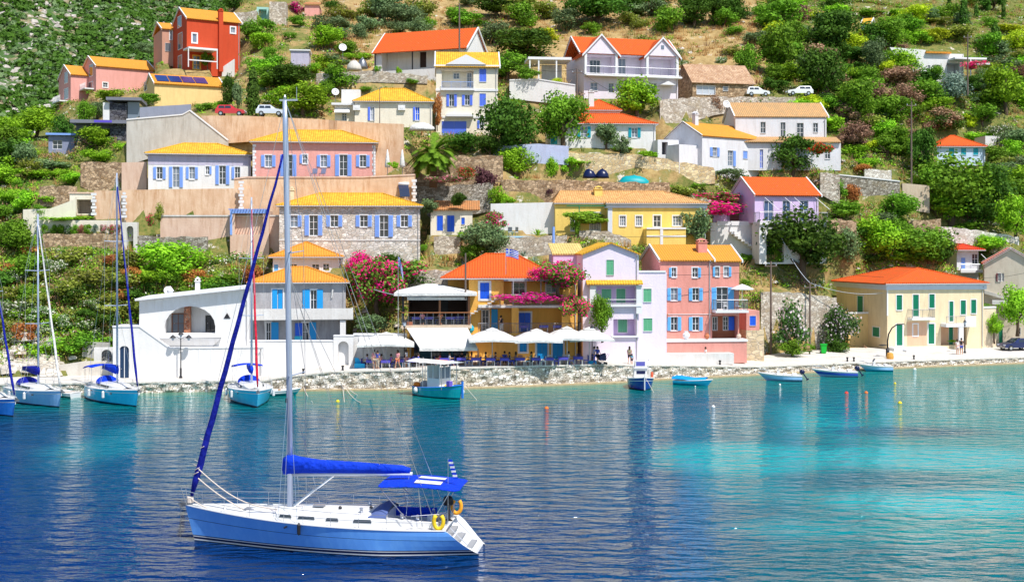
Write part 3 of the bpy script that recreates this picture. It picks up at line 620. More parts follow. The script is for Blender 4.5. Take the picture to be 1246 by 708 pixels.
for X in (470, 690): h.part('column', TRIM, lambda mb: mb.box(h.u(X) - .3, h.u(X) + .3, -.35, -.003, h.z(550, 240), h.z(550, 105)))
h.slab(h.u(455), h.u(700), -.4, 0, h.z(550, 206), h.z(550, 196), TRIM); h.slab(h.u(560), h.u(690), -.25, 0, h.z(550, 352), h.z(550, 344), TRIM)
h.rail(h.u(490), h.u(680), -.3, h.z(550, 196), .5, METAL)
h2 = House('lilac_wing', 'narrow lilac-white wing with mint-green shutters between the lilac house and the salmon house', 'house', 'K', 690, 795, 460, 127, 7.5, 4, sh=LGREEN)
h2.win(712, 122, 750, 184, 'c', tw=.05); h2.win(712, 262, 754, 322, 'c', tw=.05)
h2.wall(0.003, h2.W + .6, h2.z(740, 45), mat=LILW); h2.part('parapet', TRIM, lambda mb: mb.box(0, h2.W + .5, -.08, .3, h2.z(740, 45), h2.z(740, 36)))
h3 = House('lilac_annex', 'lilac annex with pale yellow tiled roof behind the bougainvillea', 'house', 'G', 285, 432, 720, 131, 7, 2, sh=LGREEN)
h3.wall(0, h3.W, h3.z(350, 585), mat=LILAC, zb=-4); h3.roof(0, h3.W, h3.z(350, 585), h3.z(350, 535, 7) - h3.z(350, 585), 'shed', tiles('pale_yellow', (.8, .62, .22), (.78, .56, .2)), ov=.1)
h = House('salmon_house', 'salmon-pink three-storey quay house with pale-blue shutters and orange roof', 'house', 'K', 792, 1035, 440, 131.5, 9.5, 6, short='salmon house', sh=SKYB)
for X0, X1 in ((842, 874), (944, 976)): h.win(X0, 255, X1, 320, 'o', tw=.06); h.win(X0, 118, X1, 178, 'o', tw=.06)
h.win(846, 22, 868, 66, 'l', tw=.1, sh=SKYB); h.win(944, 22, 970, 68, 'r', tw=.1)
ze = h.z(900, -12)
rz = h.z(880, -82, 4.75) - ze
h.wall(0, h.W, ze, mat=ROSE, gable='u', rise=rz, zb=-.5)
h.roof(0, h.W, ze, rz, 'gu', T_ORA, ov=.25)
h.chimney(h.u(988, -20, 2.5), 2.5, ze + .6, h.z(988, -96, 2.5), 1.0, ROSE)
h.part('string_course', TRIM, lambda mb: mb.box(0, h.W, -.05, 0, h.z(900, 244), h.z(900, 244) + .05))
k = House('salmon_wing', 'right wing of the salmon-pink house with a railed balcony and recessed blue doors', 'house', 'K', 1035, 1166, 440, 132.3, 8.5, 6, sh=SKYB)
k.win(1052, 18, 1072, 64, 'l', tw=.08); k.win(1094, 18, 1116, 64, 'r', tw=.08); k.door(1058, 115, 1112, 220, 'o', tw=.06)
k.win(1040, 256, 1062, 318, 'n', v=1.3, tw=.04); k.door(1090, 254, 1114, 318, 'n', v=1.3, tw=.04); k.hole(1064 - 26, 250, 1160, 362, 1.3, 0, 1)
k.part('shutter', BLUE, lambda mb: mb.box(k.u(1116, 300, 1.2), k.u(1142, 300, 1.2), 1.15, 1.2, k.z(1100, 318, 1.2), k.z(1100, 254, 1.2)))
zk = k.z(1100, -8); rk = k.z(1100, -80, 4.25) - zk
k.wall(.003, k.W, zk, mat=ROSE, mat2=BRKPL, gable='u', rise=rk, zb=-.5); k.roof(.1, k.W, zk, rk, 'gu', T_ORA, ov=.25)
k.slab(k.u(1035), k.u(1210, 220, -1.6), -1.7, 0, k.z(1100, 232), k.z(1100, 222), TRIM); k.rail(k.u(1040), k.u(1205, 200, -1.6), -1.65, k.z(1100, 222), 1.15, METAL, v1=-.05)
k.part('terrace_wall', SALM, lambda mb: mb.box(-9.5, k.W + .3, -1.8, -.003, -.6, k.z(1100, 372, -1.8)))
k.part('terrace_coping', TRIM, lambda mb: mb.box(-9.6, k.W + .4, -1.9, -.004, k.z(1100, 372, -1.8), k.z(1100, 362, -1.8)))
k.part('step_plinth', plaster('pale_grey', (.66, .65, .64), .3), lambda mb: mb.box(-9., k.W - 1.5, -3.2, -1.803, -.6, k.z(1000, 428, -3.)))
for nm, X, hh, m, lab in (('vase', 918, .9, TRIM, 'big white ceramic vase on the salmon terrace wall'), ('vase', 1017, .65, plain('terracotta', (.5, .16, .07), .8), 'round terracotta vase on the salmon terrace wall'), ('vase', 1168, .6, plain('pale_clay', (.6, .45, .36), .8), 'pale clay planter at the right end of the salmon terrace')):
    q = k.O + k.e * k.u(X, 365, -1.5) + k.n * -1.2; zz = k.O.z + k.z(1100, 362, -1.8)
    tag(MB().lathe([(.16 * hh, 0), (.42 * hh, .35 * hh), (.42 * hh, .6 * hh), (.2 * hh, .9 * hh), (.27 * hh, hh)], 12).build(nm, m, None, (q.x, q.y, zz)), lab, 'vase')
L2 = k
k2 = House('salmon_annex', 'low salmon annex over a pale stone ground floor, right of the salmon-pink house', 'house', 'K', 1200, 1262, 440, 134, 5, 6, sh=BLUE)
k2.win(1216, 250, 1245, 296, 'c', tw=.03); zs = k2.z(1220, 318)
k2.wall(0, k2.W, k2.z(1220, 226), mat=SALM, zb=zs);
k2.part('ground_floor_wall', rubble('sandstone', (.66, .55, .38), (.5, .4, .26), 1.6, (.6, .52, .4)), lambda mb: mb.box(-.03, k2.W + .5, -.06, 5, -.7, zs - .003))
h = House('beige_house', 'beige two-storey house with green shutters, small balcony and wide red-orange hipped roof', 'house', 'L', 598, 1055, 403, 147, 13, 12, short='green-shuttered house', sh=GREEN)
ze = h.z(800, 112)
for X0, Y0, X1, Y1 in ((642, 152, 668, 222), (797, 148, 822, 212), (946, 177, 970, 243), (995, 174, 1019, 238)): h.win(X0, Y0, X1, Y1, 'c', tw=.1)
h.door(720, 150, 747, 252, 'c', tw=.1); h.door(892, 182, 911, 276, 'c', tw=.1)
h.door(642, 292, 670, 390, 'c', tw=.14); h.win(721, 290, 742, 343, 'n', tw=.14, glass=GREEN); h.door(793, 288, 821, 382, 'c', tw=.12)
h.door(890, 303, 910, 386, 'c', v=1.0, tw=.03); h.hole(852, 300, 975, 388, 1.0, 0, 1)
h.wall(0, h.W, ze, mat=CREAM, mat2=plaster('pinkish', (.72, .45, .3), .2), zb=-.6)
h.roof(0, h.W, ze + .25, h.z(700, 22, 6.5) - ze - .25, 'hip', T_RED, ov=.5, hipin=4.6)
h.part('cornice', plaster('cornice', (.62, .66, .75), .1), lambda mb: mb.box(-.25, h.W + .25, -.25, h.D + .25, ze - .35, ze + .26))
h.part('corner_pilaster', TRIM, lambda mb: mb.box(-.04, .12, -.04, .12, h.z(600, 250), ze - .35))
h.part('pink_panel', plaster('pinkish', (.72, .45, .3), .2), lambda mb: mb.box(h.u(692), h.u(785), -.012, -.003, 0.2, h.z(740, 278)))
h.slab(h.u(694), h.u(802), -1.1, 0, h.z(740, 268), h.z(740, 258), TRIM); h.rail(h.u(696), h.u(800), -1.05, h.z(740, 258), 1.0, METAL, v1=0)
h.slab(h.u(850), h.u(990), -1.3, 0, h.z(900, 300), h.z(900, 285), TRIM); h.rail(h.u(852), h.u(940), -1.2, h.z(900, 285), .9, METAL)
h.part('balcony_parapet', TRIM, lambda mb: mb.box(h.u(940), h.u(990), -1.3, -1.18, h.z(900, 285), h.z(900, 250)))
h.part('column', TRIM, lambda mb: mb.box(h.u(912), h.u(932), -1.25, -.95, 0, h.z(900, 300)))
h.part('front_step', TRIM, lambda mb: (mb.box(h.u(600), h.u(850), -1.5, -.003, -.6, .12), mb.box(h.u(640), h.u(700), -2.4, -1.503, -.6, -.05)))
h.swin(458, 155, 484, 236, u=0, k='s', sh=GREEN)
h.swin(530, 302, 562, 350, u=0, k='s', sh=GREEN)
q = House('beige_annex', 'low beige wing with white terrace parapet on the left side of the green-shuttered house', 'house', 'L', 415, 530, 415, 151, 5, 12)
q.wall(0, q.W, q.z(480, 238), mat=YSOL, zb=-.6); q.part('parapet', TRIM, lambda mb: mb.box(-.1, q.W + .1, -.1, .15, q.z(480, 240), q.z(480, 232)))
rwall('pale rendered yard wall right of the green-shuttered house', [(1175, 375, 424), (1212, 374, 425)], [149.5, 151], plaster('yardw', (.74, .62, .46), .35), .5, 5, name='yard_wall', cat='wall', short='pale yard wall', cap=TRIM)
h = House('gabled_house', 'sand-grey gabled house with one maroon-shuttered window at the right edge', 'house', 'R', 556, 860, 560, 157, 10, -20, short='sand-grey house', sh=MAROON)
h.win(634, 153, 652, 200, 'l', tw=.03); h.win(680, 42, 697, 65, 'c', tw=.0, sh=DARKM); h.win(744, 465, 765, 505, 'n', tw=.03); h.door(640, 470, 662, 560, 'c', sh=GREEN, tw=.02)
h.win(655, 152, 670, 200, 'n', tw=0); ze = h.z(700, 98)
h.wall(0, h.W, ze, mat=SANDG, gable='v', rise=h.z(700, 12) - ze); h.roof(0, h.W, ze, h.z(700, 12) - ze, 'gv', T_RED, ov=.2, verge=True)
h.part('porch_roof', TRIM, lambda mb: mb.box(h.u(600), h.u(730), -1.6, 0, h.z(650, 330), h.z(650, 308)))
h.part('outside_stair', CONC, lambda mb: mb.prism([(h.u(556), -.5, h.z(560, 250)), (h.u(740), -.5, h.z(740, 305)), (h.u(740), -.5, h.z(740, 320)), (h.u(556), -.5, h.z(560, 270))], (0, .5, 0)))
h = House('red_roofed_hut', 'tiny white hut with bright red roof above the sand-grey gabled house', 'hut', 'H', 928, 1030, 700, 168, 5, 3, short='red-roofed hut', sh=LBLUE)
h.door(948, 598, 968, 655, 'c', tw=0, sh=LBLUE); h.win(1000, 580, 1028, 628, 'n', tw=.03)
h.wall(0, h.W, h.z(980, 566), mat=GREYW, zb=-1.5); h.roof(0, h.W, h.z(980, 566), h.z(980, 533, 2.5) - h.z(980, 566), 'hip', tiles('red', (.72, .05, .02), (.7, .08, .02)), ov=.7)
h.slab(h.u(928), h.u(1035), -1.3, 0, h.z(980, 668), h.z(980, 656), TRIM); h.rail(h.u(930), h.u(1033), -1.25, h.z(980, 656), .8, STEEL)
h.part('strut', TRIM, lambda mb: mb.tube((h.u(1035), -.5, h.z(1035, 580)), (h.u(1060), -1.2, h.z(1060, 615)), .05))
def row_windows(h, spec, Y0, Y1, **k):
    for X0, X1, kk in spec: h.win(X0, Y0, X1, Y1, kk, **k)
h = House('stone_house', 'pale stone house with yellow hipped roof and six pale-blue shuttered openings behind the mast', 'house', 'F', 155, 822, 612, 138, 9, 6, short='stone house', sh=LBLUE)
for a, b in ((207, 242), (397, 434), (537, 574), (730, 765)): h.win(a, 397, b, 452, 'o', tw=.1)
for a, b in ((297, 338), (630, 672)): h.door(a, 397, b, 494 if a < 400 else 500, 'o', tw=.08)
ze = h.z(480, 358)
h.wall(0, h.W, ze, mat=FACEST, zb=-1.)
h.part('string_course', plaster('pale_grey', (.66, .65, .64), .3), lambda mb: mb.box(-.03, h.W + .03, -.06, 0, h.z(480, 518), h.z(480, 512)))
h.roof(0, h.W, ze, h.z(480, 293, 4.5) - ze, 'hip', T_YEL, ov=.35, hipin=4.6)
h.chimney(h.u(215, 300, 2), 2, ze + .4, h.z(215, 280, 2), .5, CREAM)
h = House('pink_house', 'pink terrace house with yellow hipped roof and pale-blue shutters above the stone house', 'house', 'F', 30, 610, 216, 147.5, 9, 7, short='pink terrace house', sh=LBLUE)
for a, b, k in ((87, 120, 'o'), (350, 381, 'o'), (536, 567, 'o')): h.win(a, 112, b, 168, k, tw=.1)
h.win(265, 110, 288, 152, 'l', tw=.12); h.door(180, 110, 217, 214, 'o', tw=.08); h.door(440, 110, 478, 212, 'o', tw=.08)
ze = h.z(300, 56); h.wall(0, h.W, ze, mat=PINKH); h.roof(0, h.W, ze, h.z(300, -5, 4.5) - ze, 'hip', T_YEL, ov=.4, hipin=4.5)
def quoin(mb, h=h):
    for i in range(int(ze / .36)):
        for u in (0, h.W): w = .22 if i % 2 else .38; mb.box(u - .03 if u == 0 else u - w, u + w if u == 0 else u + .03, -.04, .02, i * .36, i * .36 + .3)
h.part('quoins', TRIM, quoin)
for X, lab in ((318, 'left'), (358, 'right')):
    c = empty('garden_chair', h.O + h.e * h.u(X, 210, -.8) + h.n * -.8, h.a + 3.6, '%s one of the two blue-grey chairs on the pink house terrace' % lab, 'chair', 'chairs on the pink terrace')
    GM = paint('blue_grey', (.3, .36, .6)); MB().box(-.3, .3, -.3, .3, .38, .44).build('seat', GM, c); MB().prism([(-.3, .28, .44), (.3, .28, .44), (.3, .5, 1.0), (-.3, .5, 1.0)], (0, .05, 0)).build('backrest', GM, c)
    for sx in (-.26, .26):
        for sy in (-.26, .26): MB().tube((sx, sy, 0), (sx, sy, .38), .025).build('leg', GM, c)
h = House('lavender_house', 'lavender-grey terrace house with yellow hipped roof left of the pink one', 'house', 'E', 702, 1188, 272, 146, 8.5, 12, short='lavender-grey house', sh=LBLUE)
for a, b, k in ((742, 770, 'o'), (896, 923, 'o'), (1112, 1138, 'l')): h.win(a, 168, b, 226, k, tw=.12)
h.win(974, 165, 992, 204, 'r', tw=.12); h.door(818, 167, 850, 266, 'o', tw=.08); h.door(1038, 162, 1070, 252, 'o', tw=.08)
ze = h.z(900, 113); h.wall(0, h.W, ze, mat=WHITE); h.roof(0, h.W, ze, h.z(900, 56, 4.2) - ze, 'hip', T_YEL, ov=.4, hipin=4.4)
h.part('eave_shadow_band', LAV, lambda mb: mb.box(-.02, h.W + .02, -.02, .0, h.z(900, 160), ze))  # eave shadow painted on the white wall as a lavender-grey strip
rwall('tall beige retaining wall under the lavender-grey house', [(114, 232, 268), (150, 232, 268), (150.5, 231, 285), (175, 231, 285), (305, 229, 285)], [143, 143, 143, 143.3, 145.5], BEIGE, .5, 5, short='tall beige retaining wall', cap=None)
rwall('lower beige terrace wall with a white coping below the lavender-grey house', [(195, 263, 318), (300, 263, 312), (340, 263, 316)], [141.3, 141.5, 141.5], PINKB, .5, 2.4, cap=plaster('pale_grey', (.66, .65, .64), .3))
rwall('beige retaining wall under the pink terrace house', [(285, 218, 296), (300, 216, 300), (355, 216, 300), (440, 216, 300), (505, 213, 300)], [145.5, 145.7, 146, 146.2, 146.5], BEIGE, .5, 4.2, short='beige terrace wall', cap=PINKB)
w = House('garage_recess', 'recessed beige carport with a pale-blue frame left of the stone house', 'carport', 'E', 1090, 1262, 490, 140.6, 4, 4, trim=LBLUE)
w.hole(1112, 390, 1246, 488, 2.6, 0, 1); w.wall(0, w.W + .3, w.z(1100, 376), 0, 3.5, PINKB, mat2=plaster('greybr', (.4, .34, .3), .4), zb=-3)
w.part('frame', LBLUE, lambda mb: (mb.box(0, .25, -.06, -.003, 0, w.z(1100, 380)), mb.box(0, w.W + .3, -.07, -.003, w.z(1100, 388), w.z(1100, 372))))
def bal(mb):
    for i in range(14): u = w.W * i / 13; mb.box(u - .04, u + .04, -.9, 2.5, w.z(1100, 372) , w.z(1100, 372) + .12)
w.part('pergola_beams', LBLUE, bal)
for i, (px, t, b, Y) in enumerate(((151, 233, 265, 142.6), (114 + 0, 233, 262, 142.6), (293.5, 218, 255, 144.4), (504, 216, 245, 145.9))):
    mb = MB(); p0 = P(px, b, Y); p1 = P(px, t, Y); hh = p1.z - p0.z; n = max(2, int(hh / .38))
    for j in range(n): ww = .16 if j % 2 else .3; mb.box(-ww, ww, -.05, .14, j * .38, j * .38 + .3)
    tag(mb.build('quoin_strip', TRIM, None, p0), ['toothed white quoin strip in the middle of the tall beige wall', 'toothed white quoin strip at the left end of the tall beige wall', 'toothed white quoin strip between the lavender and pink houses', 'toothed white quoin strip at the right end of the beige wall'][i], 'quoin strip')
rwall('rubble garden wall with an arch above the left slope', [(52, 285, 305), (100, 284, 300), (147, 285, 299), (150, 285, 306)], 139.3, STONEB, .5, 2, short='left rubble wall')
rwall('grey rubble wall right of the small stair arch above the left slope', [(163, 287, 304), (205, 288, 303), (252, 288, 300)], 139.3, STONEG, .5, 2)
rwall('white garden wall with rose bushes below the terrace', [(36, 268, 285), (100, 268, 284), (146, 268, 284)], 141.3, CREAMW, .4, 2, name='garden_wall', cat='wall', short='rose-bush wall')
rwall('short beige terrace wall left of the carport recess', [(28, 255, 285), (60, 254, 280), (90, 243, 268), (92, 240, 268)], 142.4, CREAMW, .4, 2, name='garden_wall', cat='wall')
w = House('garden_store', 'beige garden store with a dark square recess on the left terrace', 'store', 'E', 330, 440, 395, 143.2, 4, 10)
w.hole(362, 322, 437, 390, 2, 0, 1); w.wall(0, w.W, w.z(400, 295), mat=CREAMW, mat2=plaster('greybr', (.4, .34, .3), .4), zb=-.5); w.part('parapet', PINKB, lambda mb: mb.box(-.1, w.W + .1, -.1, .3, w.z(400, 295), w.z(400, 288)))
w = House('arch_gateway', 'small white arched gateway with steps between the rubble walls', 'gateway', 'E', 578, 650, 575, 139, .8, 5, pad=False)
w.hole(600, 448, 632, 572, .8, 0, None, True); w.wall(0, w.W, w.z(610, 430), 0, .8, plaster('greyw2', (.7, .68, .64), .4), zb=-.6)
w.part('steps', CONC, lambda mb: [mb.box(w.u(600), w.u(632), .2 + i * .25, .5 + i * .25, -.4, i * .22) for i in range(7)])
rwall('stone terrace wall at the left garden corner', [(48, 227, 252), (60, 226, 250), (92, 227, 250)], 144.6, STONEB, .5, 4, short='stone garden corner')
rwall('ochre stone wall below the big grey house wall', [(98, 198, 222), (120, 197, 232), (148, 198, 232)], 149.5, STONEB, .5, 4, short='ochre stone wall')
rwall('plain concrete wall left of the lavender-grey house', [(148, 198, 231), (178, 197, 231)], 148.5, PINKB, .4, 3)
rwall('very large pale concrete retaining wall with a sloping right edge', [(154, 146, 197), (222, 140, 175), (231, 135, 175), (277, 171, 176)], [156, 156.5, 156.5, 156.5], CONC, .5, 5, short='pale concrete wall', cap=TRIM)
rwall('long orange-beige retaining wall below the upper road', [(245, 141, 172), (300, 141, 168), (400, 146, 160), (410, 147, 200), (460, 150, 218), (491, 151, 218)], [158, 157.5, 157.5, 156.8, 156.8, 156.8], BEIGE, .5, 6, short='orange-beige wall')
rwall('rubble wall behind the palm tree', [(490, 195, 245), (520, 215, 248), (550, 190, 235), (612, 189, 225)], 155, STONEB, .6, 4, short='palm rubble wall')
rwall('long brown rubble wall below the round green shrubs', [(610, 219, 246), (700, 219, 244), (760, 222, 238), (815, 222, 236)], 154.5, STONEB, .6, 5, short='brown rubble wall')
rwall('grey rubble wall with creepers left of the cream shed', [(505, 228, 262), (540, 226, 262), (600, 222, 252)], 153.2, STONEG, .6, 3)
h = House('cream_shed', 'small cream cottage with two bright-blue doors and orange roof', 'cottage', 'F', 872, 1070, 490, 147, 5, 2, short='blue-doored cottage', sh=BLUE)
h.door(902, 398, 931, 470, 'c', tw=.03); h.door(950, 398, 985, 475, 'c', tw=.03); h.win(1018, 408, 1034, 440, 'c', tw=.03)
ze = h.z(960, 375); h.wall(0, h.W, ze, mat=CREAMW, zb=-.5); h.roof(0, h.W + .6, ze, h.z(960, 333, 5) - ze, 'shed', tiles('rust', (.6, .24, .08), (.55, .28, .12)), ov=.3)
rwall('rubble wall below the small cream cottage', [(528, 288, 316), (560, 287, 316)], 144.5, STONEW, .5, 3)
rwall('tall white wall behind the small pool terrace', [(597, 248, 283), (640, 247, 283), (676, 246, 283)], 150, WHITE, .4, 3, short='white pool wall')
rwall('low white and stone wall in front of the pool terrace', [(585, 290, 318), (648, 288, 320), (690, 286, 316)], 144.5, STONEW, .5, 5, name='terrace_wall', cat='wall', short='pool front wall')
t = empty('pool', P(600, 289, 145.6), 0, 'small turquoise pool with white rim on the terrace above the red-orange roof', 'pool')
MB().box(0, 4.9, 0, 2.6, -.5, .16).build('pool_rim', TRIM, t); MB().box(.2, 4.7, .2, 2.4, .16, .175).build('pool_water', plain('pool_water', (.02, .45, .6), .05), t); MB().box(0.1, 4.8, -.03, 0, -.2, .08).build('mosaic_band', paint('poolblue', (.02, .42, .75)), t)
for i, px in enumerate((621, 627)):
    c = empty('terrace_chair', P(px, 287, 147.3), 3 + i, '%s slender white chair on the pool terrace' % ('left' if i == 0 else 'right'), 'chair', 'chairs on the pool terrace')
    MB().box(-.25, .25, -.25, .25, .42, .47).build('seat', TRIM, c); MB().box(-.25, .25, .22, .26, .5, 1.05).build('backrest', METAL, c)
    for sx in (-.22, .22):
        for sy in (-.22, .22): MB().tube((sx, sy, 0), (sx, sy, .42), .02).build('leg', METAL, c)
h = House('yellow_villa', 'long yellow villa with pale orange roof, white corner pilasters and vine-covered left wing', 'villa', 'G', 545, 1005, 540, 147.5, 9, 4, short='yellow villa', sh=METAL)
for a, b in ((600, 628), (676, 705), (852, 892)): h.win(a, 400, b, 447, 'n', tw=.12, bars=(2, 2), glass=GREYGL)
h.win(760, 398, 794, 452, 'n', tw=.12, bars=(1, 1)); ze = h.z(800, 362)
h.wall(0, h.W, ze, mat=YELW, zb=-1.5)
h.part('cornice', plaster('cornice', (.62, .66, .75), .1), lambda mb: mb.box(-.2, h.W + .2, -.2, h.D + .2, ze - .02, h.z(800, 347)))
h.part('corner_pilaster', plaster('cornice', (.62, .66, .75), .1), lambda mb: (mb.box(-.03, .5, -.05, .0, -1.3, ze - .02), mb.box(h.W - .3, h.W + .03, -.05, .0, -.3, ze - .02)))
h.roof(0, h.W, h.z(800, 346), h.z(800, 284, 4.5) - h.z(800, 346), 'hip', T_PALE, ov=.35, hipin=4.5)
h.part('front_terrace', YELW, lambda mb: mb.box(h.u(712), h.u(895), -2.2, -.003, -1.2, h.z(800, 462)))
h.part('terrace_balustrade', TRIM, lambda mb: (mb.box(h.u(712), h.u(895), -2.3, -2.15, h.z(800, 464), h.z(800, 456)), mb.box(h.u(775), h.u(788), -2.28, -2.2, -1., h.z(800, 462)), mb.box(h.u(712), h.u(895), -2.26, -2.2, h.z(800, 500), h.z(800, 493))))
h = House('yellow_wing', 'left wing of the yellow villa with dark arched doors under a green vine', 'villa', 'G', 345, 545, 490, 149, 7, 4, sh=METAL)
h.door(460, 385, 507, 468, 'n', tw=.12, bars=(5, 0), arch=True); h.door(370, 388, 394, 470, 'n', tw=.12, bars=(2, 0), arch=True)
ze = h.z(420, 345); h.wall(-1.3, h.W, ze, mat=YELW, zb=-.8)
h.roof(-1.3, h.W + 6, ze, h.z(420, 283, 3.5) - ze, 'hip', T_PALE, ov=.2, hipin=1.2)
h.chimney(h.u(497, 300, 2.5), 2.5, ze + .5, h.z(497, 276, 2.5), 1.0, YELW)
h.part('pergola', GREEN, lambda mb: (mb.tube((h.u(340), -1.6, h.z(400, 352, -1.6)), (h.u(530), -1.6, h.z(400, 352, -1.6)), .06), mb.tube((h.u(400), -1.6, 0), (h.u(400), -1.6, h.z(400, 352, -1.6)), .06)))
rwall('rubble terrace wall below the vine-covered yellow wing', [(705, 281, 292), (740, 281, 295), (768, 292, 300)], 146, STONEW, .5, 2)
rwall('long white and pale stone wall behind the yellow villa', [(683, 186, 222), (775, 188, 222), (800, 192, 225), (868, 204, 219), (870, 208, 219)], [161, 161.5, 161.5, 162, 162], rubble('sandy', (.74, .6, .36), (.55, .4, .22), 1.8, (.72, .64, .5)), .5, 3, short='pale stone wall')
h = House('lilac_gabled_house', 'lilac gabled house with red-orange roof, white balcony railing and white arches below', 'house', 'H', -30, 272, 580, 150, 8, 12, short='lilac gabled house', sh=LBLUE)
ze = h.z(120, 300)
for a, b in ((15, 58), (103, 138), (184, 224)): h.door(a, 328, b, 425, 'n', tw=.03, glass=plain('blue_glass', (.05, .1, .22), .1), bars=(1, 1))
h.wall(0, h.W, ze, mat=LILAC, gable='u', rise=h.z(120, 222, 4) - ze, zb=h.z(120, 432) - .02)
h.roof(0, h.W, ze, h.z(120, 222, 4) - ze, 'gu', T_RED, ov=.35)
zb = h.z(120, 430)
bu0, bu1 = -.1, h.u(312, 480, -1.6)
h.slab(bu0, bu1, -1.8, .3, zb - .35, zb, WHITE); h.rail(bu0, bu1, -1.75, zb, 1.15, METAL, v1=0)
h.holes = []
h.hole(-10, 450, 15, 600, 2, -1.6, None, True); h.hole(25, 458, 110, 620, 2.2, -1.6, 1, True); h.hole(185, 458, 280, 620, 2.2, -1.6, 1, True)
h.wall(bu0 + .02, bu1 - .05, zb - .353, -1.6, .6, WHITE, mat2=LILAC, zb=-1.2, name='arcade_wall')
def lines(mb):
    for X in (10, 105, 150, 250): mb.tube((h.u(X), -.1, h.z(X, 308)), (h.u(X + 45), -1.7, h.z(X + 50, 372)), .03, .03, 4)
h.part('awning_strut', TRIM, lines)
h = House('white_terrace_block', 'white terraced block with outside stairs under the big pink bougainvillea', 'terrace', 'G', 1030, 1236, 600, 151.5, 7, 4, short='white terraced block')
h.wall(0, h.W + 1, h.z(1100, 432), mat=WHITE, zb=-1.2)
h.part('parapet', TRIM, lambda mb: (mb.box(h.u(1060), h.W + 1, -.1, .25, h.z(1100, 445), h.z(1100, 425))))
def zz(mb):
    for i in range(10): u = h.u(1120) + i * .42; z = h.z(1120, 475) - i * .3; mb.box(u, u + .45, -.9, -.003, z - .3, z)
h.part('outside_stair', WHITE, zz)
h.part('terrace_doorway', plain('pinkbrown', (.25, .1, .1), .7), lambda mb: mb.box(h.u(1118, 380, 3), h.u(1170, 380, 3), 3, 6, h.z(1100, 430), h.z(1140, 330, 3)))
h.part('terrace_column', LILAC, lambda mb: (mb.box(h.u(1108, 400, 2.8), h.u(1120, 400, 2.8), 2.7, 3, h.z(1100, 430), h.z(1100, 330, 2.8)), mb.box(h.u(1042, 400, 1), h.u(1108, 400, 1), 1, 1.3, h.z(1100, 430), h.z(1100, 385, 1))))
h = House('turquoise_shutter_house', 'low white house with red-orange roof and turquoise shutters half hidden by trees', 'house', 'C', 270, 770, 700, 165, 8, 3, short='turquoise-shuttered house', sh=TURQ)
h.win(415, 600, 446, 652, 'o', tw=.08, bars=(1, 2), glass=GREYGL); h.win(656, 606, 684, 652, 'o', tw=.08, bars=(1, 2), glass=GREYGL); h.door(272, 605, 305, 685, 'c', tw=.03)
ze = h.z(550, 592); h.wall(0, h.W, ze, mat=WHITE); h.roof(0, h.W, ze, h.z(550, 540, 4) - ze, 'hip', T_RED, ov=.35)
h = House('red_roofed_annex', 'small annex with red-orange roof and brick chimney behind the turquoise-shutter house', 'house', 'C', 425, 600, 560, 171, 7, 3)
ze = h.z(500, 528); h.wall(0, h.W, ze, mat=WHITE, zb=-2); h.roof(0, h.W, ze, h.z(500, 478, 3.5) - ze, 'hip', T_RED, ov=.3); h.chimney(h.u(465, 480, 1), 1, ze + .2, h.z(465, 440, 1), .7, WHITE)
rwall('blue-shaded white wall left of the turquoise-shutter house', [(600, 178, 197), (655, 175, 195), (692, 178, 196)], 160.5, plaster('blue_shaded_wall', (.5, .55, .78), .3), .4, 3, name='garden_wall', cat='wall', short='blue-shaded garden wall')  # blue of the shade is painted into this white wall's colour
h = House('grey_gabled_house', 'white corner house with wide gable and orange roof above the yellow villa', 'house', 'C', 990, 1262, 850, 163, 7, 36, short='white corner house', sh=LBLUE)
ze = h.z(1100, 652, 0)
for (a, b, c, d, k) in ((1038 + 0, 830 + 0, 1056, 865, 'o'),): pass
h.crop = 'G'
h.win(1038, 75, 1060, 120, 'o', tw=.03); h.door(1112, 90, 1136, 165, 'r', tw=.03, sh=LBLUE); h.win(1184, 92, 1206, 130, 'c', tw=.03)
h.crop = 'C'
rz = 2.0
h.wall(0, h.W, ze, mat=GREYW, gable='u', rise=rz); h.roof(0, h.W, ze, rz, 'gu', T_ORA, ov=.15)
h.chimney(h.u(958, 600, 3), 3, ze + .8, ze + 3.1, .6, GREYW)
h.part('plant_box', GREYW, lambda mb: mb.box(-3.4, -.003, .8, 3.2, 0, h.V(860, 700, 0)[1]))
h = House('grey_lean_to', 'low grey-white lean-to with dark square openings beside the corner house', 'house', 'G', 780, 880, 130, 163.5, 4, 10)
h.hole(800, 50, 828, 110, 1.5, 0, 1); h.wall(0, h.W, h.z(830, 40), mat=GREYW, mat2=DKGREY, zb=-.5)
h = House('long_white_house', 'long white two-storey house with flat orange-edged roof below the parked cars', 'house', 'D', -70, 310, 760, 170, 8, 2, short='long white house', sh=LBLUE)
h.win(-2, 578, 22, 632, 'n', tw=.03); h.win(93, 580, 116, 648, 'n', tw=.03); h.door(170, 583, 202, 652, 'n', tw=.03); h.win(247, 583, 270, 628, 'n', tw=.03)
ze = h.z(100, 556); h.wall(-1.5, h.W, ze, mat=GREYW, gable='u', rise=h.z(100, 492, 4) - ze, zb=0)
h.roof(-1.5, h.W, ze, h.z(100, 492, 4) - ze, 'gu', tiles('dull_orange', (.62, .34, .14), (.6, .38, .18)), ov=.1)
h.crop = 'H'; h.holes = []
h.win(222, 80, 252, 112, 'n', v=-1.9, tw=.0, glass=GREYGL); h.win(303, 82, 328, 130, 'n', v=-1.9, tw=.05); h.door(-5, 85, 10, 175, 'n', v=-1.9, tw=.03, glass=BLUE)
h.wall(-4, h.u(378, 100, -1.9), h.z(100, 55, -1.9), -1.9, -.01, plaster('grey_white', (.70, .70, .74), .25), zb=-1.5, name='lower_wall')
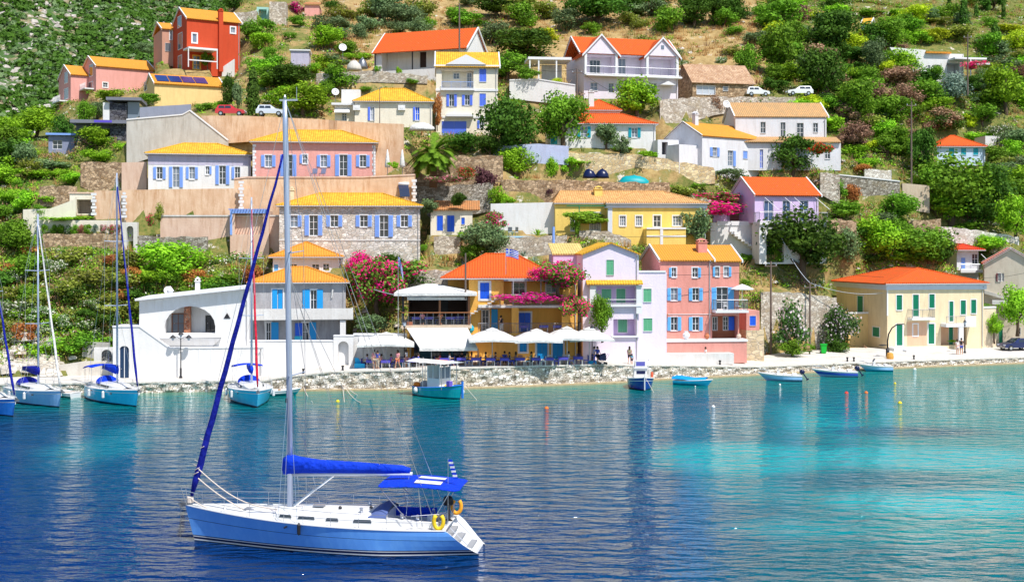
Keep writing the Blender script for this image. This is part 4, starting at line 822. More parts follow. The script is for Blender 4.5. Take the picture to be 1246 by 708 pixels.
h.part('lean_to_roof', tiles('dull_orange', (.62, .34, .14), (.6, .38, .18)), lambda mb: mb.prism([(-4.3, -2.3, h.z(100, 52, -2.3)), (h.u(380, 50, -2.3), -2.3, h.z(100, 52, -2.3)), (h.u(380, 50, -2.3), -.02, h.z(100, 30)), (-4.3, -.02, h.z(100, 30))], (0, 0, .12)))
rwall('pale stone yard wall right of the long white house', [(998, 210, 232), (1022, 213, 245)], 166, STONEW, .5, 3)
h = House('blue_cottage', 'small pale-blue cottage with red-orange hipped roof among trees on the right slope', 'cottage', 'H', 835, 1062, 165, 193, 7, 2, short='pale-blue cottage', sh=GREEN)
for a, b in ((890, 915), (947, 972), (1005, 1030)): h.win(a, 80, b, 112 if a > 900 else 120, 'c', tw=.03, sh=TURQ)
ze = h.z(950, 76); h.wall(0, h.W, ze, mat=PALEBL); h.roof(0, h.W, ze, h.z(950, 20, 3.5) - ze, 'hip', T_RED, ov=.3)
h = House('red_house', 'tall brick-red house with orange gabled roof and a white pergola at the upper left', 'house', 'A', 885, 1137, 330, 201, 8, 31, short='brick-red house', sh=WOOD)
h.win(912, 160, 932, 203, 'n', tw=.2, bars=(0, 0)); h.win(1094, 130, 1114, 158, 'n', tw=.2, bars=(1, 0)); h.door(916, 265, 948, 330, 'n', tw=.15, trim=paint('yellow_frame', (.8, .45, .05))); ze = h.z(1000, 98)
rz = h.z(1000, 55, 4) - ze
h.wall(0, h.W, ze, mat=BRICKRED, gable='u', rise=rz); h.roof(0, h.W, ze, rz, 'gu', T_ORA, ov=.25)
h.swin(843, 85, 860, 125); h.swin(845, 165, 864, 228); h.swin(845, 270, 862, 325)
h.chimney(h.u(1045, 100, -.2), -.2, 0, h.z(1045, 44, -.2) - .4, .7, BRICKRED)
h.part('pergola', TRIM, lambda mb: (mb.box(h.u(868), h.u(1005), -3, 0, h.z(900, 245), h.z(900, 236)), mb.tube((h.u(868), -2.9, 0), (h.u(868), -2.9, h.z(900, 245)), .1), mb.tube((h.u(1003), -2.9, 0), (h.u(1003), -2.9, h.z(900, 245)), .1), mb.box(h.u(868), h.u(1003), -3, -2.9, h.z(900, 300), h.z(900, 295))))
h = House('salmon_side_house', 'narrow pale-salmon house with orange roof attached left of the brick-red house', 'house', 'A', 768, 822, 290, 207, 8, 26, sh=METAL)
h.win(804, 145, 816, 190, 'n', tw=.1); h.win(783, 205, 808, 245, 'c', tw=.03)
ze = h.z(800, 140); h.wall(0, h.W, ze, mat=plaster('dull_salmon', (.55, .3, .22), .2)); h.roof(0, h.W, ze, 1.6, 'gu', T_ORA, ov=.25)
h = House('pink_gabled_house', 'larger pink gabled house with orange roof at the upper left edge of the village', 'house', 'A', 455, 728, 430, 207, 9, 34, short='larger pink house', sh=WOOD)
h.win(488, 392, 510, 415, 'n', tw=.15); ze = h.z(600, 325); rz = h.z(600, 285, 4.5) - ze
h.wall(0, h.W, ze, mat=PINKH, gable='u', rise=rz, zb=-1); h.roof(0, h.W, ze, rz, 'gu', T_ORA, ov=.25)
h.swin(424, 312, 441, 357); h.swin(420, 395, 440, 435); h.slab(-1.6, -.003, 1, 6, .3, .5); h.part('railing', TRIM, lambda mb: [mb.tube((-1.5, 1 + i * .3, .5), (-1.5, 1 + i * .3, 1.4), .03, .03, 4) for i in range(17)])
h = House('small_pink_gabled_house', 'smaller pink gabled house with orange roof left of the larger one', 'house', 'A', 335, 412, 480, 209, 8, 34, short='smaller pink house', sh=WOOD)
ze = h.z(380, 357); h.wall(0, h.W + .5, ze, mat=PINKH, gable='u', rise=h.z(380, 318, 4) - ze, zb=-1); h.roof(0, h.W + .5, ze, h.z(380, 318, 4) - ze, 'gu', T_ORA, ov=.25)
h.swin(307, 348, 322, 390); h.swin(306, 425, 324, 465); h.slab(-1.6, -.003, 1, 6, .0, .2); h.part('railing', TRIM, lambda mb: [mb.tube((-1.5, 1 + i * .3, .2), (-1.5, 1 + i * .3, 1.1), .03, .03, 4) for i in range(17)])
h = House('solar_house', 'sand-yellow gabled house with four dark solar panels on its orange roof', 'house', 'A', 732, 1055, 500, 186, 8, 26, short='solar-panel house', sh=WOOD)
ze = h.z(900, 405); rz = h.z(900, 365, 4) - ze
h.wall(0, h.W, ze, mat=YSOL, gable='u', rise=rz); h.roof(0, h.W, ze, rz, 'gu', T_ORA, ov=.25); h.swin(684, 395, 696, 425)
sl = rz / 4
for i in range(4):
    u0 = .5 + i * 1.95; p = MB(); p.prism([(u0, .5, ze + .5 * sl + .2), (u0 + 1.8, .5, ze + .5 * sl + .2), (u0 + 1.8, 3.1, ze + 3.1 * sl + .2), (u0, 3.1, ze + 3.1 * sl + .2)], (0, -.03, .08)); p.build('solar_panel', plain('solar_blue', (.01, .03, .16), .15, 0, .8), h.root)
h = House('modern_house', 'dark grey modern house with flat slab roofs and a stone tower on the left slope', 'house', 'T', 165, 470, 560, 166, 9, 10, short='dark modern house', sh=METAL)
zt = h.z(300, 460)
h.win(180, 515, 250, 560, 'n', tw=0, glass=GLASS); h.hole(270, 490, 430, 555, 2.5, 0, 1)
h.wall(0, h.W, zt, mat=DKGREY, zb=-1); h.slab(-.6, h.W + .3, -1.2, 9, zt + .003, zt + .45, plaster('slate', (.2, .21, .26), .2), 'roof_slab')
h.part('blue_fascia', paint('violet', (.12, .08, .55)), lambda mb: mb.box(h.u(275, 450, -1.2), h.u(385, 450, -1.2), -1.23, -1.2, zt + .1, zt + .4))
h.part('stone_tower', rubble('dark', (.14, .14, .16), (.06, .06, .08), 2, (.03, .03, .03)), lambda mb: mb.box(h.u(375), h.u(478), -.3, 4, -.5, h.z(400, 335)))
h.part('white_column', WHITE, lambda mb: mb.box(h.u(332), h.u(372), -.3, 3, zt, h.z(350, 330)))
h.part('upper_roof_slab', plaster('slate', (.2, .21, .26), .2), lambda mb: mb.box(h.u(355), h.u(570), -1, 6, h.z(400, 318), h.z(400, 300)))
h.part('upper_glazing', GREYGL, lambda mb: mb.box(h.u(482), h.u(555), 0, 4, 0, h.z(500, 325)))
w = House('lower_blue_annex', 'small blue-grey annex of the dark modern house behind trees', 'house', 'T', -5, 155, 640, 168, 6, 12)
w.win(20, 560, 80, 615, 'n', tw=.0); w.wall(0, w.W, w.z(80, 530), mat=plaster('bluegrey', (.25, .28, .42), .2), zb=-1); w.slab(-.3, w.W + .3, -.5, 6, w.z(80, 530) + .003, w.z(80, 518), LBLUE, 'roof_slab')
rwall('grey railed parapet wall above the large pale concrete wall', [(170, 131, 146), (232, 127, 142)], 158.5, plaster('slate2', (.3, .32, .4), .2), .3, 3, name='parapet_wall', cat='wall')
h = House('white_farmhouse', 'long white single-storey house with red-orange roof and a deep shaded veranda at the top', 'house', 'B', 605, 1042, 350, 190, 8, -20, short='white farmhouse', sh=WOOD)
zv = h.z(800, 235)
h.win(672, 250, 720, 295, 'c', v=2, tw=.05, sh=WOOD); h.door(822, 248, 852, 320, 'c', v=2, tw=.03, sh=plain('dark_brown_wood', (.045, .022, .015), .7)); h.hole(640, 240, 1010, 335, 2, 0, 0)
rz = h.z(800, 155, 4) - zv
h.wall(0, h.W, zv, mat=WHITE, gable='u', rise=rz); h.roof(0, h.W, zv, rz, 'gu', T_RED, ov=.5)
for X in (614, 790): h.part('post', DARKM, lambda mb: mb.box(h.u(X) - .08, h.u(X) + .08, -.4, -.25, 0, zv - .1))
h.part('low_wall', WHITE, lambda mb: mb.box(0.5, h.W + 1, -2.6, -2.4, -2.2, -.1))
h = House('blue_shutter_house', 'narrow white three-storey house with blue shutters, pediment and yellow roof', 'house', 'B', 898, 1190, 640, 166, 8, 3, short='blue-shuttered house', sh=paint('bright_blue_shutter', (.12, .22, .85)))
h.win(1103, 328, 1136, 388, 'c', tw=.05); h.win(960, 447, 984, 505, 'o', tw=.03); h.win(1034, 450, 1058, 500, 'o', tw=.05); h.win(1104, 444, 1134, 504, 'c', tw=.05)
h.win(980, 347, 1008, 375, 'n', v=1.4, tw=.05); h.door(1045, 347, 1066, 412, 'n', v=1.4, tw=.05); h.hole(925, 332, 1075, 418, 1.4, 0, 0)
h.door(925, 575, 1042, 640, 'c', tw=.05, label='wide blue garage door'); h.win(1104, 572, 1124, 610, 'l', tw=.05)
ze = h.z(1000, 315); h.wall(0, h.W, ze, mat=CREAMW, zb=-2)
h.roof(0, h.W, ze, h.z(1000, 252, 4) - ze, 'gu', T_YEL, ov=.4)
h.part('pediment', TRIM, lambda mb: mb.prism([(h.u(945), -.5, h.z(1000, 308)), (h.u(1135), -.5, h.z(1000, 308)), (h.u(1040), -.5, h.z(1040, 262))], (0, 2.2, 0)))
h.part('string_course', TRIM, lambda mb: (mb.box(-.05, h.W + .05, -.09, 0, h.z(1000, 432), h.z(1000, 422)), mb.box(-.05, h.W + .05, -.08, 0, h.z(1000, 560), h.z(1000, 552)), mb.box(-.3, h.W + .3, -.3, 0, ze - .05, h.z(1000, 310) + .02)))
h.rail(h.u(925), h.u(1075), -.35, h.z(1000, 425), 1.0, LBLUE); h.slab(h.u(920), h.u(1080), -.45, 0, h.z(1000, 430), h.z(1000, 420))
h.slab(h.u(945), h.u(1075), -.8, 0, h.z(1000, 555), h.z(1000, 545))
h = House('cream_house', 'low cream house with yellow hipped roof, blue shutters and two air conditioners', 'house', 'B', 512, 880, 600, 163, 8, 4, short='cream house', sh=paint('bright_blue_shutter', (.12, .22, .85)))
h.win(586, 508, 606, 572, 'l', tw=.05, glass=CURT); h.win(800, 508, 820, 572, 'l', tw=.05, glass=BLUE)
ze = h.z(700, 487); h.wall(0, h.W, ze, mat=CREAMW, zb=-1); h.roof(0, h.W, ze, h.z(700, 420, 4) - ze, 'hip', T_YEL, ov=.3, hipin=4)
for X in (522, 735): h.part('air_conditioner', TRIM, lambda mb: (mb.box(h.u(X - 17), h.u(X + 17), -.35, 0, h.z(X, 524), h.z(X, 500)), mb.lathe([(.2, -.37), (.24, -.352)], 12, (h.u(X), 0, h.z(X, 512)), 1)))
h = House('cream_lean_to', 'flat-roofed cream lean-to with white satellite dish and awning left of the cream house', 'house', 'B', 418, 510, 600, 163.5, 6, 4)
h.door(452, 538, 474, 572, 'n', tw=.03); h.wall(0, h.W, h.z(460, 500), mat=CREAMW, zb=-1); h.slab(-.4, h.W, -.6, 6, h.z(460, 500) + .003, h.z(460, 490), TRIM, 'roof_slab')
h.part('awning', CANVAS, lambda mb: mb.prism([(h.u(418), 0, h.z(450, 515)), (h.u(490), 0, h.z(450, 515)), (h.u(490), -1, h.z(450, 538)), (h.u(418), -1, h.z(450, 538))], (0, 0, .05)))
h.part('roof_box', WHITE, lambda mb: mb.box(h.u(445), h.u(535), 2, 4, h.z(460, 490), h.z(460, 425, 2)))
h = House('twin_gabled_house', 'pale lilac twin-gabled house with orange-red roof and wide railed balcony', 'house', 'C', 430, 880, 465, 181, 9, 14, short='twin-gabled house', sh=LBLUE)
LW = plaster('lilac_pale', (.76, .70, .80), .15)
uA, uB, uC, uD = h.u(430), h.u(588), h.u(722), h.u(876)
zf = h.z(650, 362); ze = h.z(650, 262)
h.win(458, 285, 508, 352, 'n', v=1.8, tw=.08, bars=(2, 0), name='door'); h.hole(442, 262, 574, 358, 1.8, 0, 0)
h.win(595, 278, 628, 352, 'n', v=1.8, tw=.08, name='door'); h.hole(590, 262, 720, 358, 1.8, 0, 0)
h.win(758, 280, 800, 352, 'n', v=1.8, tw=.08, bars=(2, 0), name='door'); h.hole(736, 272, 862, 360, 1.8, 0, 0)
h.win(462, 392, 495, 430, 'n', tw=.08); h.win(548, 395, 572, 440, 'n', tw=.08, name='door'); h.hole(600, 380, 722, 462, 2., 0, 0); h.win(748, 395, 775, 445, 'n', tw=.08)
h.wall(0, uD, ze, mat=LW)
h.roof(-.5, uD, ze, h.z(650, 190, 4.5) - ze, 'gu', T_RED, ov=.1)
for a, b, X, Yt in ((uA, uB, 508, 172), (uC, uD, 798, 188)):
    zz_ = h.z(X, Yt); h.part('gable', LW, lambda mb: mb.prism([(a, -.35, ze), (b, -.35, ze), ((a + b) / 2, -.35, zz_)], (0, .3, 0)))
    m_ = (a + b) / 2
    h.part('gable_roof', T_RED, lambda mb: (mb.prism([(a - .4, -.5, ze - .5), (m_, -.5, zz_ + .02), (m_, -.5, zz_ + .2), (a - .4, -.5, ze - .3)], (0, 5, 0)), mb.prism([(m_, -.5, zz_ + .02), (b + .4, -.5, ze - .5), (b + .4, -.5, ze - .3), (m_, -.5, zz_ + .2)], (0, 5, 0))))
    h.part('verge', TRIM, lambda mb: mb.prism([(a - .4, -.62, ze - .55), (m_, -.62, zz_), (m_, -.62, zz_ + .28), (a - .4, -.62, ze - .25)], (0, .11, 0)))
    h.part('verge', TRIM, lambda mb: mb.prism([(m_, -.62, zz_), (b + .4, -.62, ze - .55), (b + .4, -.62, ze - .25), (m_, -.62, zz_ + .28)], (0, .11, 0)))
h.part('gable_vent', GREYGL, lambda mb: mb.box(h.u(792), h.u(806), -.4, -.352, h.z(800, 236), h.z(800, 218)))
h.slab(0, uD + .2, -1.2, 0, zf - .25, zf, TRIM); h.rail(0.1, uD, -1.1, zf, 1.15, METAL)
for X in (436, 582, 728, 870): h.part('column', TRIM, lambda mb: mb.box(h.u(X) - .18, h.u(X) + .18, -.36, -.003, zf, ze))
h.part('door_porch', TRIM, lambda mb: mb.prism([(h.u(780), -1.4, h.z(800, 408)), (h.u(850), -1.4, h.z(800, 408)), (h.u(815), -1.4, h.z(800, 390))], (0, 1.2, 0)))
h = House('white_pergola', 'flat white pergola on posts left of the pale lilac twin-gabled house', 'pergola', 'C', 172, 345, 380, 180, 5, 6)
h.part('pergola_roof', TRIM, lambda mb: mb.box(-.2, h.W + .8, -.2, 4.5, h.z(260, 284), h.z(260, 272)))
for X in (174, 216, 300): h.part('post', TRIM, lambda mb: mb.box(h.u(X) - .1, h.u(X) + .1, -.1, .1, -.9, h.z(260, 284)))
h.part('back_wall', GREYW, lambda mb: mb.box(h.u(230, 330, 4.2), h.W, 4.2, 4.4, 0, h.z(260, 288)))
rwall('white terrace wall in front of the pergola and twin-gabled house', [(620, 98, 116), (655, 97, 120), (700, 104, 123)], 177, WHITE, .4, 3, name='terrace_wall', cat='wall', short='pergola wall', cap=TRIM)
h = House('old_stone_cottage', 'long old stone cottage with weathered tile roof beside the parked cars', 'cottage', 'C', 945, 1235, 468, 187, 8, 12, short='old stone cottage', sh=METAL)
h.win(965, 405, 1052, 450, 'n', tw=.05, glass=CURT, bars=(2, 0)); h.win(1090, 412, 1112, 432, 'c', tw=.05, sh=METAL); ze = h.z(1080, 393)
h.wall(0, h.W, ze, mat=STONEB, gable='u', rise=h.z(1050, 312, 4) - ze, zb=-1); h.roof(0, h.W, ze, h.z(1050, 312, 4) - ze, 'gu', T_OLD, ov=.3, verge=False)
rwall('rubble terrace wall under the old stone cottage', [(803, 122, 150), (830, 119, 148), (870, 118, 136), (940, 118, 125), (968, 118, 126)], [176, 178, 180, 182, 182.], STONEW, .5, 6, short='cottage rubble wall')
h = House('white_hillside_villa', 'white flat-roofed villa half hidden in the trees on the upper right slope', 'villa', 'D', 780, 960, 390, 215, 9, 8, short='white hillside villa', sh=METAL)
h.hole(815, 308, 850, 360, 1.5, 0, 0); h.win(790, 310, 802, 345, 'n', tw=0); h.hole(880, 300, 940, 370, 2, 0, 0)
h.wall(0, h.W, h.z(850, 255), mat=WHITE, zb=-1); h.part('side_wall', WHITE, lambda mb: mb.prism([(h.u(610, 220), -.01, h.z(610, 225)), (0, -.01, h.z(780, 238)), (0, -.01, 0), (h.u(640), -.01, h.z(640, 275))], (0, .4, 0)))
h.part('orange_edge', T_ORA, lambda mb: mb.box(-.1, h.u(895), -.5, 3, h.z(850, 256), h.z(850, 248))); h.part('pergola', TRIM, lambda mb: (mb.box(h.u(885), h.u(1035), -2.5, 0, h.z(900, 290), h.z(900, 282)), mb.box(h.u(940), h.u(1035), -3.5, -2.5, h.z(900, 318), h.z(900, 310)), mb.tube((h.u(960), -2.4, 0), (h.u(960), -2.4, h.z(900, 284)), .12)))
h = House('far_cottage', 'tiny white cottage with yellow-orange roof among the trees near the top right', 'cottage', 'D', 475, 515, 150, 245, 6, -25, short='tiny far cottage')
h.wall(0, h.W, h.z(490, 115), mat=PALEBL, zb=-1, gable='u', rise=1.5); h.roof(0, h.W, h.z(490, 115), 1.5, 'gu', T_YEL, ov=.3)
h = House('ruined_hut', 'small roofless white hut at the right edge of the slope', 'hut', 'D', 1063, 1158, 690, 200, 5, 4)
h.hole(1115, 655, 1130, 690, .5, 0, None); h.wall(0, h.W, h.z(1100, 645), 0, 4, WHITE, zb=-.8)
h = House('hilltop_chapel_gate', 'white and teal entrance porch cut by the top edge of the picture', 'porch', 'B', 48, 105, 100, 232, 5, 10, trim=paint('pale_teal', (.35, .6, .55)))
h.hole(58, 45, 95, 92, 2, 0, 0); h.wall(0, h.W, h.z(80, 35), mat=paint('pale_teal', (.35, .6, .55)), zb=-.5)
h = House('stone_pier', 'short stone pier with grey ramp beside the teal porch at the top', 'pier', 'B', 108, 188, 120, 230, 4, 6)
h.wall(0, h.W, h.z(150, 10), mat=STONEW, zb=-.5)
h = House('pink_hilltop_house', 'pink hilltop house with terracotta tiles cut by the top edge', 'house', 'B', 275, 345, 75, 236, 6, 4)
h.wall(0, h.W, h.z(300, 25), mat=PINKH, zb=-.5); h.roof(0, h.W, h.z(300, 25), 1.6, 'shed', tiles('rust', (.6, .24, .08), (.55, .28, .12)), ov=.3)
rwall('pale rounded stone wall at the hilltop right of the red house', [(281, 17, 25), (312, 13, 30)], 215, STONEW, .5, 4, short='pale hilltop wall')
rwall('white stepped wall and stairs right of the red house', [(262, 88, 96), (285, 72, 98)], 204, WHITE, .5, 3)
h = House('lavender_box_shed', 'small lavender flat-roofed shed on the hillside right of the cypresses', 'shed', 'B', 210, 296, 312, 187, 4, 6)
h.wall(0, h.W, h.z(250, 242), mat=LAV, zb=-.5); h.slab(-.2, h.W + .2, -.2, 4.2, h.z(250, 242) + .003, h.z(250, 236), TRIM, 'roof_slab')
rwall('stony terrace wall below the white farmhouse', [(385, 90, 100), (450, 86, 96), (520, 92, 98)], 179, STONEW, .5, 4, short='stony terrace wall')
rwall('curved white rubble bank below the utility pole on the right slope', [(1052, 206, 222), (1085, 207, 221)], 178.5, rubble('whitewash', (.8, .78, .74), (.6, .55, .5), 2.6, (.6, .56, .5)), .5, 3)
rwall('dark rubble terrace wall on the right slope', [(1020, 213, 240), (1050, 216, 250), (1095, 221, 246)], 174, STONEG, .5, 4, short='dark rubble wall', cap=TRIM)
rwall('plain concrete buttress wall on the right slope', [(1098, 223, 250), (1131, 226, 255)], 174.5, plaster('buttress', (.6, .5, .38), .4), .6, 4)
rwall('row of ochre stone stumps on the right slope', [(1105, 269, 280), (1145, 266, 279)], 170, STONEB, .5, 3)
rwall('broken stone wall with a doorway right of the lilac gabled house', [(1005, 268, 296), (1022, 266, 292), (1042, 270, 285)], 162, STONEB, .5, 3)
rwall('white rubble bank above the hut', [(1145, 276, 300), (1175, 278, 298), (1240, 288, 300)], 172, rubble('whitewash', (.8, .78, .74), (.6, .55, .5), 2.6, (.6, .56, .5)), .5, 3)
rwall('stone wall behind the white oleanders on the quay', [(926, 356, 435), (960, 355, 432), (1018, 362, 430)], [142.5, 144.5, 147.5], STONEW, .5, 9, short='oleander wall')
rwall('pale quayside bank wall behind the moored yachts', [(-60, 448, 466), (60, 446, 466), (100, 440, 464), (140, 440, 463)], 119.6, plaster('bankw', (.66, .62, .56), .4), .6, 3, name='bank_wall', cat='wall')
rwall('white retaining wall between the stone house and the pavilion', [(488, 330, 345), (530, 328, 350), (556, 330, 350)], 134, STONEW, .4, 4)
def shape_ground():
    PXG = PXR[:, None] * np.ones((1, len(YR))); YG = np.ones((len(PXR), 1)) * YR[None, :]
    wsum = np.zeros_like(ZT); dz = np.zeros_like(ZT); ztgt = ZT.copy()
    for p in PADS:
        if p[0] == 'house':
            _, z0, O, e, n, W, D, px0, px1, py0 = p
            rx = XT - O.x; ry = YG - O.y; u = rx * e.x + ry * e.y; v = rx * n.x + ry * n.y
            du = np.maximum(np.maximum(-u, u - W), 0); dv = np.maximum(np.maximum(-v, v - D), 0); d = np.hypot(du, dv)
            w = np.clip(1 - (d - .6) / 4., 0, 1) ** 2
        else:
            _, t0, t1, b0, b1, fill, q0, q1, cl = p
            f = np.clip((XT - t0.x) / max(.1, (t1.x - t0.x)), 0, 1); yl = t0.y + (t1.y - t0.y) * f; z0 = t0.z + (t1.z - t0.z) * f - .12
            du = np.maximum(np.maximum(t0.x - XT, XT - t1.x), 0); dv = np.where(YG < yl + .3, 99, np.maximum(YG - yl - fill, 0))
            w = np.clip(1 - (np.hypot(du, dv)) / 2.5, 0, 1) ** 2 * .9
            z0 = z0 * np.ones_like(ZT)
        w = w * w * 50 * (w > .97) + w
        wsum += w; dz += w * (z0 - ZT)
    m = np.minimum(wsum, 1)
    Z = ZT + np.where(wsum > 0, dz / np.maximum(wsum, 1e-6), 0) * m
    rs = np.random.RandomState(3); rel = np.zeros_like(Z)
    for k in range(14):
        a = rs.uniform(0, 2 * PI); fr = rs.uniform(.08, .6); rel += np.sin((XT * math.cos(a) + YG * math.sin(a)) * fr + rs.uniform(0, 6)) * .12 / fr ** .6
    Z += rel * np.clip(1 - m * 1.5, 0, 1) * np.clip((YG - 128) / 20, 0, 1) * .5
    for p in PADS:
        if p[0] == 'house':
            _, z0, O, e, n, W, D, px0, px1, py0 = p; yf0 = O.y; yf1 = O.y + e.y * W; s = 4
            pys = (py0, py0); a, b = px0, px1; back = 14
        else:
            _, t0, t1, b0, b1, fill, q0, q1, cl = p
            if not cl: continue
            yf0, yf1 = t0.y, t1.y; a, b = q0[0], q1[0]; pys = (q0[2], q1[2]); back = 9
        if b - a < .5: continue
        f = np.clip((PXG - a) / (b - a), 0, 1); yl = yf0 + (yf1 - yf0) * f; py = pys[0] + (pys[1] - pys[0]) * f
        zs = CH - (py - HY) / F * YG - .12
        ins = (PXG > a - 3) & (PXG < b + 3) & (YG < yl - .05) & (YG > yl - back)
        Z = np.where(ins, np.minimum(Z, zs), Z)
    qh = np.array([[quay_h(px, 1.) for px in PXR]])
    for i, px in enumerate(PXR):
        t = YR < qback(px) + .1; h = quay_h(px, YR); Z[i] = np.where(t, h - .25, np.maximum(Z[i], h - .05))
    return Z
ZT[:] = shape_ground()
def paintcol(nt, name):
    a = nt.nodes.new('ShaderNodeAttribute'); a.attribute_name = name; return a.outputs['Color']
def ground_col(px, py):
    """kind weights at a picture column / row: dry grass, green ground, rock"""
    g = .35
    if px < 310 and py > 285: g = .55
    if px > 380 and px < 950 and py < 100: g = .12
    if px > 930 and py < 180: g = .6
    if px > 990 and 180 < py < 320: g = .45
    if px < 150 and 150 < py < 290: g = .6
    return g
def build_ground():
    keep = np.array([YR[j] for j in range(len(YR))]); ni, nj = ZT.shape
    v = [(XT[i, j], YR[j], ZT[i, j]) for i in range(ni) for j in range(nj)]
    f = [(i * nj + j, (i + 1) * nj + j, (i + 1) * nj + j + 1, i * nj + j + 1) for i in range(ni - 1) for j in range(nj - 1) if YR[j] > qY(PXR[i]) + .6]
    me = bpy.data.meshes.new('hillside'); me.from_pydata(v, [], f)
    ca = me.color_attributes.new('cover', 'FLOAT_COLOR', 'POINT'); PYc = HY - (ZT - CH) / YR[None, :] * F
    g = np.ones((ni, nj, 4), np.float32)
    for i in range(0, ni):
        for j in range(nj): g[i, j, :3] = ground_col(PXR[i], PYc[i, j])
    gg = g[:, :, 0]
    for _ in range(3): gg[1:-1, 1:-1] = (gg[:-2, 1:-1] + gg[2:, 1:-1] + gg[1:-1, :-2] + gg[1:-1, 2:] + gg[1:-1, 1:-1]) / 5
    g[:, :, :3] = gg[:, :, None]; ca.data.foreach_set('color', g.ravel())
    m, nt, b, N, L = newmat('hillside_ground')
    t = N('ShaderNodeTexCoord').outputs['Object']
    n1 = noise(nt, t, .25, 6, .65); n2 = noise(nt, t, 1.6, 5, .7); n3 = noise(nt, t, .09, 4, .6)
    dry = mixcol(nt, ramp(nt, n2, .35, .65), (.40, .29, .13), (.27, .18, .075)); dry = mixcol(nt, ramp(nt, n1, .5, .7), dry, (.50, .36, .17))
    grn = mixcol(nt, ramp(nt, n2, .35, .6), (.07, .12, .025), (.21, .19, .06))
    sm = N('ShaderNodeMath'); sm.operation = 'ADD'; sep = N('ShaderNodeSeparateColor'); L(paintcol(nt, 'cover'), sep.inputs[0]); L(sep.outputs[0], sm.inputs[0])
    mn = N('ShaderNodeMath'); mn.operation = 'MULTIPLY'; mn.inputs[1].default_value = 1.2; L(n1, mn.inputs[0]); L(mn.outputs[0], sm.inputs[1])
    c = mixcol(nt, ramp(nt, sm.outputs[0], .88, 1.02), dry, grn)
    rock = mixcol(nt, ramp(nt, n2, .4, .6), (.42, .37, .31), (.66, .62, .56)); c = mixcol(nt, ramp(nt, noise(nt, t, .5, 6, .75), .6, .66), c, rock)
    L(c, b.inputs['Base Color']); b.inputs['Roughness'].default_value = 1; b.inputs['Specular IOR Level'].default_value = .1
    bump(nt, b, n2, .8, .25)
    me.materials.append(m); me.polygons.foreach_set('use_smooth', [True] * len(me.polygons))
    o = bpy.data.objects.new('hillside', me); COL.objects.link(o); tag(o, 'terraced dry hillside behind the village', None, None, 'structure')
build_ground()
pxs = list(range(-330, 1610, 10))
mb = MB()
for a, b in zip(pxs[:-1], pxs[1:]):
    for k in range(6):
        t0, t1 = k / 6, (k + 1) / 6; q = []
        for px, t in ((a, t0), (b, t0), (b, t1), (a, t1)):
            Y = (qY(px) - .1) * (1 - t) + (qback(px) + .8) * t; q.append(((px - CX) / F * Y, Y, quay_h(px, Y)))
        mb.poly(*q)
m, nt, b, N, L = newmat('quay_paving'); tcn = N('ShaderNodeTexCoord').outputs['Object']
c = mixcol(nt, ramp(nt, noise(nt, tcn, .6, 6, .7), .4, .7), (.68, .64, .59), (.50, .46, .41)); c = mixcol(nt, ramp(nt, noise(nt, tcn, 4, 4, .7), .6, .75), c, (.42, .38, .33))
br = N('ShaderNodeTexBrick'); L(tcn, br.inputs[0]); br.inputs['Scale'].default_value = 1; br.inputs['Brick Width'].default_value = .9; br.inputs['Row Height'].default_value = .6; br.inputs['Mortar Size'].default_value = .02
br.inputs['Color1'].default_value = (1, 1, 1, 1); br.inputs['Color2'].default_value = (.93, .93, .93, 1); br.inputs['Mortar'].default_value = (.6, .6, .6, 1)
mu = N('ShaderNodeMixRGB'); mu.blend_type = 'MULTIPLY'; mu.inputs[0].default_value = .7; L(c, mu.inputs[1]); L(br.outputs[0], mu.inputs[2]); L(mu.outputs[0], b.inputs['Base Color']); b.inputs['Roughness'].default_value = .9
tag(mb.build('quay_promenade', m), 'pale paved quay promenade', None, None, 'structure')
sw = empty('sea_wall', P(600, 471, 118), 0, 'long white rubble sea wall with a pale coping along the quay edge', 'sea wall')
O = sw.location
mb = MB(); cb = MB(); lb = MB(); rs = random.Random(4)
